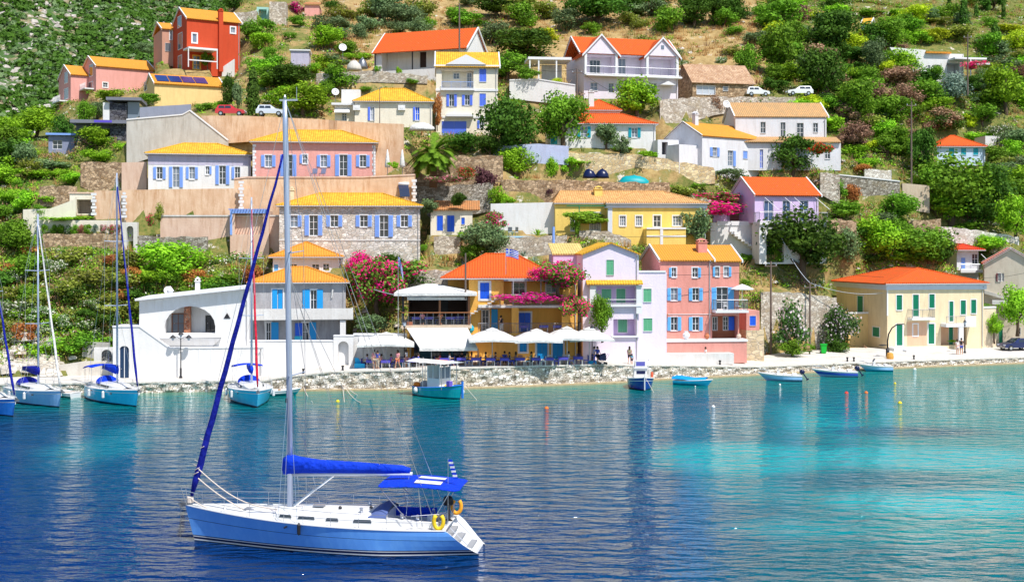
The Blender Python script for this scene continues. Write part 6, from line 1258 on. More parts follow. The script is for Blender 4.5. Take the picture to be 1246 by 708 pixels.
for k in range(64):
    a = k * 2.399 + rs.uniform(-.1, .1); el = rs.uniform(-.35, 1.25); L = rs.uniform(2.7, 3.6); c = np.array([0, 0, 3.2]); d = np.array([math.cos(a) * math.cos(el), math.sin(a) * math.cos(el), math.sin(el)]); pos = c.copy(); side = np.array([-math.sin(a), math.cos(a), 0])
    for s in range(16):
        st = L / 16; d = d + np.array([0, 0, -.085]); d /= np.linalg.norm(d); np_ = pos + d * st; ll = .55 * math.sin(PI * (s + 1.5) / 19) + .1
        for sg in (-1, 1):
            for hf in (0, .5):
                b0 = pos + d * st * hf; tip = b0 + side * sg * ll * .8 + d * ll * .6 + np.array([0, 0, -.10 * ll + .05]); Q.append([b0, b0 + d * .13, tip + d * .04, tip])
        Q.append([pos - side * .02, pos + side * .02, np_ + side * .015, np_ - side * .015]); pos = np_
o = bpy.data.objects.new('fronds', raw_mesh('fronds', np.array(Q), [LF['mid']])); COL.objects.link(o); o.parent = r
def agave(px, pb, Y, s, lab, m='grey'):
    rs = np.random.RandomState(int(px)); Q = []
    for k in range(26):
        a = k * 2.4; el = rs.uniform(.2, 1.3); d = np.array([math.cos(a) * math.cos(el), math.sin(a) * math.cos(el), math.sin(el)]); sd = np.array([-math.sin(a), math.cos(a), 0]) * .07; t = d * rs.uniform(.7, 1); Q.append([-sd * .6, sd * .6, t * .6 + sd, t * .6 - sd]); Q.append([t * .6 - sd, t * .6 + sd, t + sd * .1, t - sd * .1 - np.array([0, 0, .05])])
    o = bpy.data.objects.new('agave', raw_mesh('agave', np.array(Q) * s, [LF[m]])); COL.objects.link(o); o.location = P(px, pb, Y); tag(o, lab, 'agave')
agave(654, 287, 145.2, 1.1, 'spiky potted palm-like plant at the end of the small pool', 'vine'); agave(637, 312, 143, .9, 'grey agave below the pool terrace wall'); agave(650, 318, 142.5, .8, 'small agave right of the grey agave below the pool')
agave(155, 322, 136, 1.5, 'big grey agave on the left slope below the arched gateway'); agave(830, 80, 180, 1.2, 'pale agave at the top of the slope above the old stone cottage', 'white')
sh_ = [e for e in VEG if e[7] == 'shrub' and not e[1]]
sh_.sort(key=lambda e: -(e[0].scale[0] * e[0].scale[2] / e[0].location[1] ** 2)); Q = []; MI = []; KN = []
for e in sh_[288:]:
    r = e[0]; cr = [c for c in COL.objects if c.parent == r and c.name.startswith('crown')] if r.type == 'EMPTY' else [r]
    me = cr[0].data; co_ = np.empty(len(me.vertices) * 3); me.vertices.foreach_get('co', co_); co_ = co_.reshape(-1, 3) * np.array(r.scale); a = r.rotation_euler[2]
    co_ = np.stack([co_[:, 0] * math.cos(a) - co_[:, 1] * math.sin(a), co_[:, 0] * math.sin(a) + co_[:, 1] * math.cos(a), co_[:, 2]], 1) + np.array(r.location); Q.append(co_.reshape(-1, 4, 3))
    k = me.materials[0]
    if k not in KN: KN.append(k)
    MI.append(np.full(len(Q[-1]), KN.index(k))); VEG.remove(e)
    for c in [c for c in COL.objects if c.parent == r]: bpy.data.objects.remove(c)
    bpy.data.objects.remove(r)
if Q: o = bpy.data.objects.new('undergrowth', raw_mesh('undergrowth', np.concatenate(Q), KN, np.concatenate(MI))); COL.objects.link(o); tag(o, 'low leafy undergrowth between the larger bushes', None, None, 'stuff')
from collections import defaultdict
grp = defaultdict(list)
for e in VEG:
    r, lab, sz, kw, nn, px, py, nm = e
    if not lab:
        rel, s = near_lm(px, py); lab = '%s %s %s %s the %s' % (sz, kw, nn, rel, s)
    grp[lab].append(e)
ORD = ['', 'second', 'third', 'fourth', 'fifth', 'sixth', 'seventh', 'eighth', 'ninth', 'tenth', 'eleventh', 'twelfth', 'thirteenth', 'fourteenth']
NUM = ['', 'one', 'two', 'three', 'four', 'five', 'six', 'seven', 'eight', 'nine', 'ten', 'eleven', 'twelve', 'thirteen', 'fourteen']
PLUR = {'bush': 'bushes', 'cypress': 'cypresses', 'rose bush': 'rose bushes'}
for lab, es in grp.items():
    es.sort(key=lambda e: e[5]); n = len(es)
    for i, e in enumerate(es):
        r, l0, sz, kw, nn, px, py, nm = e
        if n == 1: l = lab
        else:
            base = lab.replace(' ' + nn + ' ', ' ' + PLUR.get(nn, nn + 's') + ' ', 1)
            l = ('leftmost of %s %s' if i == 0 else 'rightmost of %s %s' if i == n - 1 else ORD[i] + ' from left of %s %s') % (NUM[n], base)
        r['label'] = l; r['category'] = {'broadleaf_tree': 'tree', 'slender_tree': 'tree', 'shrub': 'bush'}.get(nm, nm.replace('_', ' '));
        if nm in ('shrub', 'broadleaf_tree', 'cypress_tree', 'olive_tree', 'rose_bush'): r['group'] = {'shrub': 'shrubs on the hillside', 'broadleaf_tree': 'trees among the houses', 'cypress_tree': 'cypresses on the hillside', 'olive_tree': 'olive trees of the village', 'rose_bush': 'rose bushes along the white garden wall'}[nm]
def near_pad(x, y, m=.6):
    for p in PADS:
        if p[0] == 'house':
            _, z0, O, e, n, W, D = p[:7]; rx, ry = x - O.x, y - O.y; u = rx * e.x + ry * e.y; v = rx * n.x + ry * n.y
            if -m < u < W + m and -m < v < D + m: return True
        else:
            t0, t1, fill = p[1], p[2], p[5]
            if t0.x - .2 < x < t1.x + .2 and t0.y - .6 < y < t0.y + 1.2: return True
    return False
def blocked(px, py, Y):
    for p in PADS:
        if p[0] == 'wall':
            q0, q1 = p[6], p[7]
            if q0[0] - 2 <= px <= q1[0] + 2 and q1[0] > q0[0]:
                f = min(1, max(0, (px - q0[0]) / (q1[0] - q0[0]))); y = p[1].y + (p[2].y - p[1].y) * f; a = q0[1] + (q1[1] - q0[1]) * f; b = q0[2] + (q1[2] - q0[2]) * f
                if a - 1 < py < b + 1 and Y > y - 1.5: return True
        elif p[7] - 2 < px < p[8] + 2 and p[9] - 45 < py < p[9] and Y > p[2].y - 1.: return True
    return False
def cover(name, label, n, region, kinds, leaf, clump, per, seed, up=False):
    rs = np.random.RandomState(seed); Q = []; MI = []; c = 0; tries = 0
    while c < n and tries < n * 6:
        tries += 1; px = rs.uniform(-260, 1500); py = rs.uniform(-60, 455); w = region(px, py)
        if rs.random() > w: continue
        Y = hitY(px, py, 117)
        if Y < qback(px) + 1 or Y > 300: continue
        Y += rs.uniform(-.3, .3); x = (px - CX) / F * Y
        if near_pad(x, Y) or blocked(px, py, Y): continue
        z = gz(px, Y); c += 1; s = clump * rs.uniform(.5, 1.5); k = rs.choice(len(kinds), p=[q[1] for q in kinds])
        if up:
            d = rs.normal(size=(per, 3)) * [.35, .35, 0]; b = d * s + [x, Y, z - .05]; t = b + (d * .8 + np.array([0, 0, 1])) * s * rs.uniform(.5, 1.1, (per, 1)); sd = np.stack([np.cos(d[:, 0] * 9), np.sin(d[:, 0] * 9), 0 * d[:, 0]], 1) * leaf
            Q.append(np.stack([b - sd, b + sd, t + sd * .3, t - sd * .3], 1))
        else:
            d = rs.normal(size=(per, 3)); d /= np.linalg.norm(d, axis=1)[:, None]; d[:, 2] = np.abs(d[:, 2]); cc = d * s * rs.uniform(.4, 1, (per, 1)) * [1, 1, .75] + [x, Y, z - .05]
            nr = d + rs.normal(size=(per, 3)) * .5; nr /= np.linalg.norm(nr, axis=1)[:, None]; Q.append(leaf_quads(cc, nr, leaf, rs, .8))
        MI.append(np.full(per, k))
    o = bpy.data.objects.new(name, raw_mesh(name, np.concatenate(Q), [LF[q[0]] for q in kinds], np.concatenate(MI))); COL.objects.link(o); tag(o, label, None, None, 'stuff')
def reg_green(px, py):
    if px < 310 and py > 290: return 1.
    if px > 930 and py < 200: return .95
    if px > 990: return .85
    if px < 150: return .8
    if 380 < px < 930 and py < 110: return .2
    return .4
def reg_dry(px, py):
    if 380 < px < 950 and py < 115: return 1.
    if px > 930 and py < 320: return .45
    if px < 310 and py > 290: return .3
    return .25
cover('scrub', 'low wild scrub covering the slopes', 17000, reg_green, [('garr', .34), ('mid', .22), ('bright', .14), ('dark', .12), ('white', .06), ('dry', .07), ('olive', .05)], .09, .95, 34, 11)
cover('dry_grass', 'tall dry yellow grass on the slopes', 9000, reg_dry, [('dgrass', .7), ('garr', .1), ('rust', .12), ('dry', .08)], .05, .65, 16, 12, True)
def rocks(name, label, n, place, seed, s0, s1, mat):
    rs = np.random.RandomState(seed); base = [(-1, -1, -.6), (1, -1, -.6), (1, 1, -.6), (-1, 1, -.6), (-.7, -.6, .5), (.6, -.7, .6), (.7, .6, .4), (-.6, .7, .7)]; fs = [(0, 1, 5, 4), (1, 2, 6, 5), (2, 3, 7, 6), (3, 0, 4, 7), (4, 5, 6, 7)]; mb = MB(); V = []; Fc = []
    for i in range(n):
        q = place(rs)
        if q is None: continue
        x, y, z = q; s = rs.uniform(s0, s1) ** 1.; a = rs.uniform(0, 6.28); ca, sa = math.cos(a), math.sin(a); o = len(V)
        for b in base:
            bx, by, bz = [b[k] * s * (1 + rs.uniform(-.35, .35)) for k in range(3)]; V.append((x + bx * ca - by * sa, y + bx * sa + by * ca, z + bz * .75))
        Fc += [tuple(o + k for k in f) for f in fs]
    mb.add(V, Fc); tag(mb.build(name, mat, fix=False), label, None, None, 'stuff')
ROCK = rubble('boulder', (.62, .58, .52), (.42, .37, .31), 1.2, (.5, .46, .4), .04)
def pr(rs):
    px, py = rs.uniform(-200, 1400), rs.uniform(0, 450)
    if rs.random() > (.8 if (px > 990 and py > 170) or (px < 60 and py > 380) else .22): return None
    Y = hitY(px, py, 117)
    if Y < qback(px) + 1 or Y > 290: return None
    x = (px - CX) / F * Y
    return None if near_pad(x, Y) or blocked(px, py, Y) else (x, Y, gz(px, Y))
rocks('boulders', 'pale boulders and rubble scattered over the slopes', 2600, pr, 21, .12, .5, ROCK)
def pshore(rs): px = rs.uniform(-200, 70); Y = rs.uniform(119.5, 126); return ((px - CX) / F * Y, Y, gz(px, Y))
rocks('shore_rocks', 'big pale rocks at the foot of the left slope', 260, pshore, 22, .4, 1.1, ROCK)
rs = np.random.RandomState(31); Q = []; MI = []
for i in range(11500):
    px = rs.uniform(-300, 420); Y = rs.uniform(330, 620); n_ = math.sin(px * .06 + 1) * math.sin(Y * .045) + .4 * math.sin(px * .17 + Y * .09)
    if rs.random() > .50 - .42 * n_ + max(-.1, px / 520): continue
    x = (px - CX) / F * Y; z = float(far_z(px, Y)); s = rs.uniform(.9, 2.7); per = 28; d = rs.normal(size=(per, 3)); d /= np.linalg.norm(d, axis=1)[:, None]; d[:, 2] = np.abs(d[:, 2])
    nr = d + rs.normal(size=(per, 3)) * .4; nr /= np.linalg.norm(nr, axis=1)[:, None]; Q.append(leaf_quads(d * s * rs.uniform(.7, 1, (per, 1)) * [1, 1, .8] + [x, Y, z], nr, .42 * s ** .5, rs, .8)); MI.append(np.full(per, rs.choice(3, p=[.55, .3, .15])))
o = bpy.data.objects.new('mountain_scrub', raw_mesh('mountain_scrub', np.concatenate(Q), [LF['dark'], LF['mtn'], LF['olive']], np.concatenate(MI))); COL.objects.link(o); tag(o, 'dark green scrub covering the far mountain slope', None, None, 'stuff')
def pm(rs):
    px = rs.uniform(-300, 330); Y = rs.uniform(330, 560); n_ = math.sin(px * .06 + 1) * math.sin(Y * .045)
    if rs.random() > .55 + .4 * n_ - px / 600: return None
    return ((px - CX) / F * Y, Y, float(far_z(px, Y)))
rocks('mountain_rocks', 'pale limestone rocks on the far mountain slope', 4200, pm, 33, .4, 1.5, plaster('limestone', (.50, .46, .43), .4))
GEL = plain('white_gelcoat', (.74, .74, .75), .3, 0, .5, .3)
def hullmat(name, col, caus=.0):
    m, nt, b, N, L = newmat('hull_' + name); t = uvmap(nt, .9, .35)
    c = mixcol(nt, ramp(nt, noise(nt, t, 2.2, 5, .7), .45, .75), col, tuple(min(1, x * 1.15 + .03) for x in col))
    L(c, b.inputs['Base Color']); b.inputs['Roughness'].default_value = .25; b.inputs['Coat Weight'].default_value = .4; b.inputs['Coat Roughness'].default_value = .1
    return m
H_YACHT = hullmat('yacht', (.14, .40, .95)); H_TURQ = hullmat('turquoise', (.03, .58, .93)); H_PALE = hullmat('pale', (.34, .58, .92)); H_NAVY = hullmat('navy', (.01, .03, .34)); H_SEA = hullmat('seagreen', (.0, .36, .42)); H_BLU = hullmat('blue', (.02, .22, .75))
NAVY = paint('navy_stripe', (.004, .01, .06), .3); SAILB = fabric('blue_sail_cover', (.004, .045, .60), .75, .9); SAILD = fabric('navy_sail_cover', (.008, .015, .28), .75, .8); SAILR = fabric('red_sail_cover', (.6, .02, .05), .8, .8); ROPE = plain('pale_rope', (.68, .58, .5), .9); ALU = plain('anodised_mast', (.46, .53, .68), .35, .5)
DECK = plain('non_skid_deck', (.60, .60, .59), .8); TEAK = plain('teak', (.36, .22, .12), .8)
class Hull:
    def __init__(s, L, B, f0, f1, stern=.75, rake=.5, sr=0., draft=.45, tm=.42, flare=.4, pw=2.0): s.__dict__.update(locals())
    def sheer(s, t): return s.f0 + (s.f1 - s.f0) * t ** 1.7
    def plan(s, t):
        if t < s.tm: return s.stern + (1 - s.stern) * math.sin(PI / 2 * t / s.tm)
        return max(0, 1 - ((t - s.tm) / (1 - s.tm)) ** s.pw)
    def pt(s, t, z, sg):
        h = s.sheer(t); k = z / h; kk = max(0, min(1, k)); x = s.sr * (kk ** .75 if s.sr > 1 else kk) * (1 - t) ** 2 * 1.0 + t * (s.L - s.rake * (1 - max(k, -.3)))
        fl = .08 + s.flare * t * t; g = 1 - (1 - kk) * fl
        if z < 0: g *= max(0.02, 1 - (z / -s.draft) ** 2 * .9) * (.93)
        if s.sr > 1: g *= 1 - .42 * (1 - kk) ** 2 * max(0, 1 - t * 3.2) ** 1.3; x -= .30 * (1 - kk) ** .5 * max(0, 1 - t * 4) * (1 if k > -.05 else .5)
        return Vector((x, sg * s.B / 2 * s.plan(t) * g, z))
    def build(s, parent, mats, bands, nx=26, tmat=1, deck=True, cockpit=None):
        """bands: list of (z or ('f', fraction), material index of the band below it)"""
        mb = MB(); mb.smooth = True
        for sg in (1, -1):
            rows = []
            for i in range(nx + 1):
                t = 1 - (1 - i / nx) ** 1.15 if i < nx else 1.; h = s.sheer(t); zs = [-s.draft] + [(b[0][1] * h if isinstance(b[0], tuple) else b[0]) for b in bands]
                rows.append([s.pt(t, z, sg) for z in zs])
            for i in range(nx):
                for k in range(len(bands)): mb.cur = bands[k][1]; mb.poly(rows[i][k], rows[i + 1][k], rows[i + 1][k + 1], rows[i][k + 1])
        hull = mb.build('hull', mats, parent, fix=False)
        tb = MB(); n = 8; zs = [-s.draft + (s.f0 + s.draft) * i / n for i in range(n + 1)]
        ys = [-1, -.8, -.55, 0, .55, .8, 1] if s.sr > 1 else [-1, 1]
        def q(z, y):
            a = s.pt(0, z, 1); cc = (.55 if abs(y) < .6 else .12 if abs(y) < .9 else 0) * max(0, min(1, (z - .12) / .3)) * (1 if s.sr > 1 else 0); return Vector((a.x + cc, a.y * y, a.z))
        for i in range(n):
            for j in range(len(ys) - 1): tb.poly(q(zs[i], ys[j]), q(zs[i + 1], ys[j]), q(zs[i + 1], ys[j + 1]), q(zs[i], ys[j + 1]))
        tb.build('transom', mats[tmat], parent, fix=False)
        if deck:
            db = MB(); ys = [-1, -.55, .55, 1]
            for i in range(nx):
                t0 = 1 - (1 - i / nx) ** 1.15; t1 = 1 - (1 - (i + 1) / nx) ** 1.15 if i + 1 < nx else 1.
                a, b = s.pt(t0, s.sheer(t0), 1), s.pt(t1, s.sheer(t1), 1)
                for j in range(3):
                    if cockpit and j == 1 and a.x >= cockpit[0] - .3 and b.x <= cockpit[1] + .3: continue
                    q = []
                    for p, y in ((a, ys[j]), (b, ys[j]), (b, ys[j + 1]), (a, ys[j + 1])): q.append((p.x, p.y * y, p.z + (.05 if abs(y) < 1 else 0) - .02))
                    db.poly(*q)
            db.build('deck', DECK, parent, fix=False)
            rb = MB()
            for sg in (1, -1): rb.path([s.pt(1 - (1 - i / nx) ** 1.15 if i < nx else 1., s.sheer(1 - (1 - i / nx) ** 1.15 if i < nx else 1.), sg) + Vector((0, 0, .01)) for i in range(nx + 1)], .035, 5)
            rb.build('toe_rail', GEL, parent)
        return hull
    def edge(s, x, sg, inset=.08):
        t = min(.985, max(.01, x / s.L)); p = s.pt(t, s.sheer(t), sg); p.y -= sg * inset; return p
def slist(rings, mb, **k): return mb.loft(rings, **k)
def rrect(x, hw, z0, z1, tw=.8):   # section of a coachroof or cover at station x
    return [Vector((x, -hw, z0)), Vector((x, -hw * .96, z0 + (z1 - z0) * .7)), Vector((x, -hw * tw, z1)), Vector((x, 0, z1 + .05)), Vector((x, hw * tw, z1)), Vector((x, hw * .96, z0 + (z1 - z0) * .7)), Vector((x, hw, z0))]
def outboard(parent, p, s=1., m=BLACK, tilt=0., rot=0):
    o = empty('outboard_motor', p); o.parent = parent; o.rotation_euler = (0, tilt, rot)
    mb = MB(); mb.smooth = True; mb.loft([[Vector((x * s * w + .0, y * s * w, z * s)) for x, y in ((-.2, -.11), (.0, -.15), (.2, -.11), (.24, 0), (.2, .11), (0, .15), (-.2, .11), (-.24, 0))] for z, w in ((.15, .8), (.2, 1), (.42, 1.05), (.55, .8), (.6, .4))])
    mb.build('engine_cowl', m, o); mb = MB(); mb.box(-.07 * s, .05 * s, -.05 * s, .05 * s, -.5 * s, .16 * s); mb.box(-.13 * s, .12 * s, -.02 * s, .02 * s, -.62 * s, -.48 * s); mb.tube((.1 * s, 0, -.55 * s), (-.2 * s, 0, -.55 * s), .05 * s, .03 * s); mb.build('motor_leg', m, o); return o
def furled(mb, a, b, r0, r1, n=14):
    a, b = Vector(a), Vector(b); mb.smooth = True
    pts = [a.lerp(b, i / n) + Vector((math.sin(i * 2.1) * .015, math.cos(i * 1.7) * .015, 0)) for i in range(n + 1)]
    mb.path(pts, [r0 * min(1, .45 + i * .5) * (1 - i / n) + r1 * (i / n) for i in range(n + 1)], 8)
def stays(parent, lst, r=.012, name='rigging', mat=STEEL):
    mb = MB()
    for a, b in lst: mb.tube(a, b, r, r, 4, False)
    return mb.build(name, mat, parent)
def big_yacht():
    r = empty('sailing_yacht', (-1.55, 55.0, 0), rad(172.5), 'large sailing yacht with light-blue hull and blue sail covers anchored in the foreground', 'yacht')
    h = Hull(13.62, 4.1, 1.16, 1.62, stern=.82, rake=.45, sr=1.15, draft=.5, tm=.36, flare=.42, pw=2.1)
    h.build(r, [H_YACHT, GEL, NAVY, plain('antifoul', (.01, .015, .03), .6)], [(-.2, 3), (.03, 3), (.09, 1), (.19, 2), (.23, 1), (.27, 2), (('f', .4), 0), (('f', .62), 0), (('f', .635), 2), (('f', .8), 0), (('f', .93), 0), (('f', 1.), 0)], 34, 1, True, (1.6, 4.1))
    mb = MB(); mb.box(.12, 1.0, -.78, .78, .2, .27); mb.box(.65, 1.2, -.78, .78, .5, .57); mb.box(.98, 1.5, -.76, .76, .8, .87); mb.build('stern_steps', plain('grey_step_pads', (.30, .31, .33), .8), r)  # steps coloured grey to set them off from the white transom
    mb = MB(); mb.path([(.3, -.75, .35), (.55, -.8, .6), (1.1, -.78, 1.12)], .02, 5); mb.path([(.3, .75, .35), (.55, .8, .6), (1.1, .78, 1.12)], .02, 5); mb.build('boarding_rail', STEEL, r)
    mb = MB(); mb.smooth = False; secs = [rrect(x, w, z - .05, z + hh) for x, w, z, hh in ((3.9, 1.3, 1.2, .46), (4.6, 1.34, 1.2, .46), (6., 1.33, 1.24, .42), (7.6, 1.25, 1.3, .36), (9., 1.05, 1.36, .26), (10., .75, 1.42, .14), (10.6, .45, 1.47, .03))]
    mb.loft(secs, close=False); mb.poly(*secs[0]); mb.build('coachroof', GEL, r, fix=False)
    for i, (x0, x1) in enumerate(((4.5, 5.35), (6., 6.6), (7.1, 7.9), (8.2, 8.8))):
        w0 = np.interp(x0, [4.6, 6, 7.6, 9], [1.34, 1.33, 1.25, 1.05]); w1 = np.interp(x1, [4.6, 6, 7.6, 9], [1.34, 1.33, 1.25, 1.05])
        for sg in (1, -1):
            z0 = 1.32 + .03 * i; mb = MB(); mb.prism([(x0, sg * (w0 * .985), z0 + .02), (x1, sg * (w1 * .985), z0 + .02), (x1 - .05, sg * w1 * .96, z0 + .15), (x0 + .05, sg * w0 * .96, z0 + .15)], (0, sg * .025, 0)); mb.build('cabin_window', GLASS, r)
    mb = MB(); mb.box(10.2, 10.75, -.26, .26, 1.5, 1.56); mb.build('fore_hatch', GREYGL, r); mb = MB(); mb.box(7.0, 7.5, -.25, .25, 1.76, 1.8); mb.build('deck_hatch', GREYGL, r)
    mb = MB(); mb.box(1.5, 4.2, -.85, .85, .38, .42); mb.box(1.5, 4.2, -.88, -.85, .4, 1.2); mb.box(1.5, 4.2, .85, .88, .4, 1.2); mb.box(4.12, 4.2, -.85, .85, .4, 1.6); mb.build('cockpit_well', DECK, r)
    mb = MB();
    for sg in (1, -1): mb.box(1.9, 4.2, sg * .45, sg * .85, .42, .82); mb.prism([(1.6, sg * .88, 1.15), (4.2, sg * .95, 1.2), (4.2, sg * .95, 1.55), (1.6, sg * .88, 1.35)], (0, sg * .28, 0))
    mb.build('cockpit_coaming', GEL, r)
    mb = MB(); mb.box(2.0, 4.1, -.82, -.48, .83, .9); mb.box(2.0, 4.1, .48, .82, .83, .9); mb.box(2.0, 4.1, -.94, -.86, 1.2, 1.62); mb.build('cockpit_cushions', SAILB, r)
    mb = MB(); mb.box(4.13, 4.24, -.3, .3, .6, 1.62); mb.build('companionway', NAVY, r)
    w_ = empty('steering_wheel', (2.0, 0, 0)); w_.parent = r; mb = MB(); mb.path([(0, .5 * math.cos(k * PI / 10), 1.25 + .5 * math.sin(k * PI / 10)) for k in range(21)], .025, 6)
    for k in range(6): mb.tube((0, 0, 1.25), (0, .5 * math.cos(k * PI / 3), 1.25 + .5 * math.sin(k * PI / 3)), .012, .012, 4)
    mb.build('wheel_rim', STEEL, w_); mb = MB(); mb.box(.05, .25, -.1, .1, .4, 1.45); mb.build('binnacle', GEL, w_)
    mb = MB(); mb.smooth = True; mb.loft([[Vector((x, 1.25 * math.cos(a), 1.55 + hh * math.sin(a))) for a in np.linspace(0, PI, 11)] for x, hh in ((3.85, .32), (4.1, .48), (4.4, .36), (4.7, .12))], close=False); mb.build('sprayhood', plain('grey_blue_canvas', (.08, .12, .3), .8), r, fix=False)
    mb = MB(); B = [(.62, 1.0), (.75, 1.35), (4.0, 1.35), (4.25, 1.05), (4.25, -1.05), (4.0, -1.35), (.75, -1.35), (.62, -1.0)]
    bz = lambda x, y: 2.86 + .12 * math.sin((x - .6) / 3.6 * PI) - .06 * (y / 1.35) ** 2 + (x - .6) * .03
    g = [[Vector((x, y, bz(x, y))) for y in np.linspace(-1.42 + (.28 if x < .7 or x > 4.1 else 0), 1.42 - (.28 if x < .7 or x > 4.1 else 0), 9)] for x in (.6, .8, 1.4, 2.2, 3., 3.7, 4.05, 4.25)]
    mb.loft(g, close=False); mb.smooth = True; o = mb.build('bimini', SAILB, r, fix=False); md = o.modifiers.new('t', 'SOLIDIFY'); md.thickness = .03
    for y0, y1 in ((-.75, -.2), (.25, .85)): mb = MB(); mb.poly(*[(x, y, bz(x, y) + .06) for x, y in ((1.5, y0), (2.7, y0), (2.7, y1), (1.5, y1))]); mb.build('bimini_window', CANVAS, r, fix=False)
    mb = MB()
    for x, xb in ((1.0, 1.9), (2.4, 2.2), (4.1, 2.6)):
        pts = [(xb, 1.45, 1.25), (x, 1.33, bz(x, 1.33) - .06)] ; mb.path(pts, .018, 5); mb.path([(a, -b, c) for a, b, c in pts], .018, 5); mb.path([(x, y, bz(x, y) - .04) for y in np.linspace(-1.33, 1.33, 7)], .018, 5)
    mb.build('bimini_frame', STEEL, r)
    m_ = empty('mast_group', (8.62, 0, 0)); m_.parent = r; m_.name = 'mast'
    mb = MB(); mb.smooth = True; mb.loft([[Vector((.14 * k * math.cos(a) + lean, .1 * k * math.sin(a), z)) for a in np.linspace(0, 2 * PI, 11)[:-1]] for z, k, lean in ((1.3, 1., 0), (8, 1., .05), (14, .95, .14), (19., .85, .24), (20.15, .7, .26))]); mb.build('mast_tube', ALU, m_)
    mb = MB()
    for z, w in ((7.6, 1.15), (13.2, .9)):
        for sg in (1, -1): mb.tube((.06, 0, z), (-.35, sg * w, z + .1), .035, .022, 6)
    mb.build('spreader', ALU, m_); mb = MB(); mb.box(-.35, .5, -.03, .03, 20.12, 20.2); mb.tube((-.3, 0, 20.2), (-.3, 0, 20.75), .012); mb.lathe([(.05, 0), (.07, .1), (.03, .2)], 8, (.25, 0, 20.2)); mb.build('masthead', STEEL, m_)
    mb = MB(); mb.box(.12, .2, -.06, .06, 12., 12.25); mb.box(.1, .2, -.1, .1, 6.4, 6.6); mb.build('mast_light', DARKM, m_)
    mb = MB(); mb.smooth = True; mb.tube((8.5, 0, 3.15), (2.95, 0, 3.3), .1, .09, 10); mb.build('boom', plain('boom_white', (.7, .72, .78), .35, .3), r)
    mb = MB(); mb.smooth = True
    secs = []
    for i, (x, w, hh) in enumerate(((8.95, .17, .72), (8.7, .26, .92), (8.1, .24, .80), (7.2, .23, .66), (6.2, .21, .58), (5.2, .19, .50), (4.2, .17, .42), (3.4, .14, .36), (3.05, .1, .26))):
        b_ = 3.2 + (8.5 - x) * .027; secs.append([Vector((x, w * math.sin(a) * (1.1 - .35 * math.cos(a) * .5), b_ - .05 + hh * .5 * (1 - math.cos(a)) + .03 * math.sin(x * 7 + a * 3))) for a in np.linspace(0, 2 * PI, 13)[:-1]])
    mb.loft(secs); mb.build('sail_cover', SAILB, r)
    mb = MB(); mb.tube((8.45, 0, 1.7), (6.6, 0, 3.12), .045); mb.tube((8.45, 0, 1.7), (7.5, 0, 2.45), .07); mb.build('boom_vang', STEEL, r)
    mb = MB(); furled(mb, (13.3, 0, 2.05), (8.95, 0, 17.7), .17, .05, 22); mb.build('furled_genoa', SAILD, r)
    mb = MB(); mb.lathe([(.1, 1.72), (.16, 1.75), (.16, 1.95), (.08, 2.)], 10, (13.38, 0, 0))
    for z0, dx in ((3.2, -.3), (4.2, -.56), (3.0, -.25)):
        for k in range(7): a = k * .9; mb.tube((13.28 + dx + .17 * math.cos(a), .17 * math.sin(a), z0 + k * .07), (13.28 + dx + .17 * math.cos(a + .9), .17 * math.sin(a + .9), z0 + k * .07 + .07), .018, .018, 4)
    mb.build('furling_drum', ROPE, r)
    for p1, p2, sag in (((13.0, .1, 3.35), (8.9, 1.0, 1.75), .45), ((13.08, .05, 2.95), (10.6, .6, 1.62), .12), ((13.5, 0, 2.0), (12.4, .5, 1.62), .02)):
        a, b = Vector(p1), Vector(p2); mb = MB(); mb.path([a.lerp(b, i / 10) - Vector((0, 0, sag * math.sin(i / 10 * PI))) for i in range(11)], .03, 5); mb.build('jib_sheet', ROPE, r)
    top = (8.85, 0, 20.1); L1 = []
    for sg in (1, -1):
        e = h.edge(8.2, sg); s1 = (8.27, sg * 1.15, 7.7); s2 = (8.27, sg * .9, 13.3); L1 += [(e, s1), (s1, s2), (s2, (8.75, 0, 19.5)), (h.edge(8.5, sg), (8.7, 0, 7.5)), (h.edge(7.5, sg), (8.66, 0, 7.4)), (s1, (8.7, 0, 13.1))]
    L1 += [(top, (1.6, 1.3, 1.2)), (top, (1.6, -1.3, 1.2)), (top, (13.4, 0, 1.9)), (top, (3.1, 0, 3.35)), ((8.6, 0, 12.), (5.8, .2, 3.9)), ((8.6, 0, 12.), (4.4, .2, 3.7)), ((8.6, 0, 12.), (5.8, -.2, 3.9)), ((3.1, 0, 3.3), (3.1, .6, 1.55)), ((3.5, 0, 3.2), (3.3, -.6, 1.55))]
    stays(r, L1, .012)
    L2 = []; xs = [12.9, 11.4, 10., 8.6, 7.2, 5.8, 4.4, 3.0, 1.75]
    for sg in (1, -1):
        P0 = [h.edge(x, sg) for x in xs]
        for i, p in enumerate(P0):
            L2.append((p, p + Vector((0, 0, .62))))
            if i: L2 += [(P0[i - 1] + Vector((0, 0, .62)), p + Vector((0, 0, .62))), (P0[i - 1] + Vector((0, 0, .33)), p + Vector((0, 0, .33)))]
    stays(r, L2, .011, 'guard_rail')
    mb = MB(); p1, p2 = h.edge(12.9, 1), h.edge(12.9, -1); mb.path([p1 + Vector((0, 0, .62)), (13.7, .25, 2.35), (13.8, 0, 2.38), (13.7, -.25, 2.35), p2 + Vector((0, 0, .62))], .018, 5); mb.tube((13.5, .1, 1.62), (13.7, .25, 2.35), .018); mb.tube((13.5, -.1, 1.62), (13.7, -.25, 2.35), .018); mb.build('pulpit', STEEL, r)
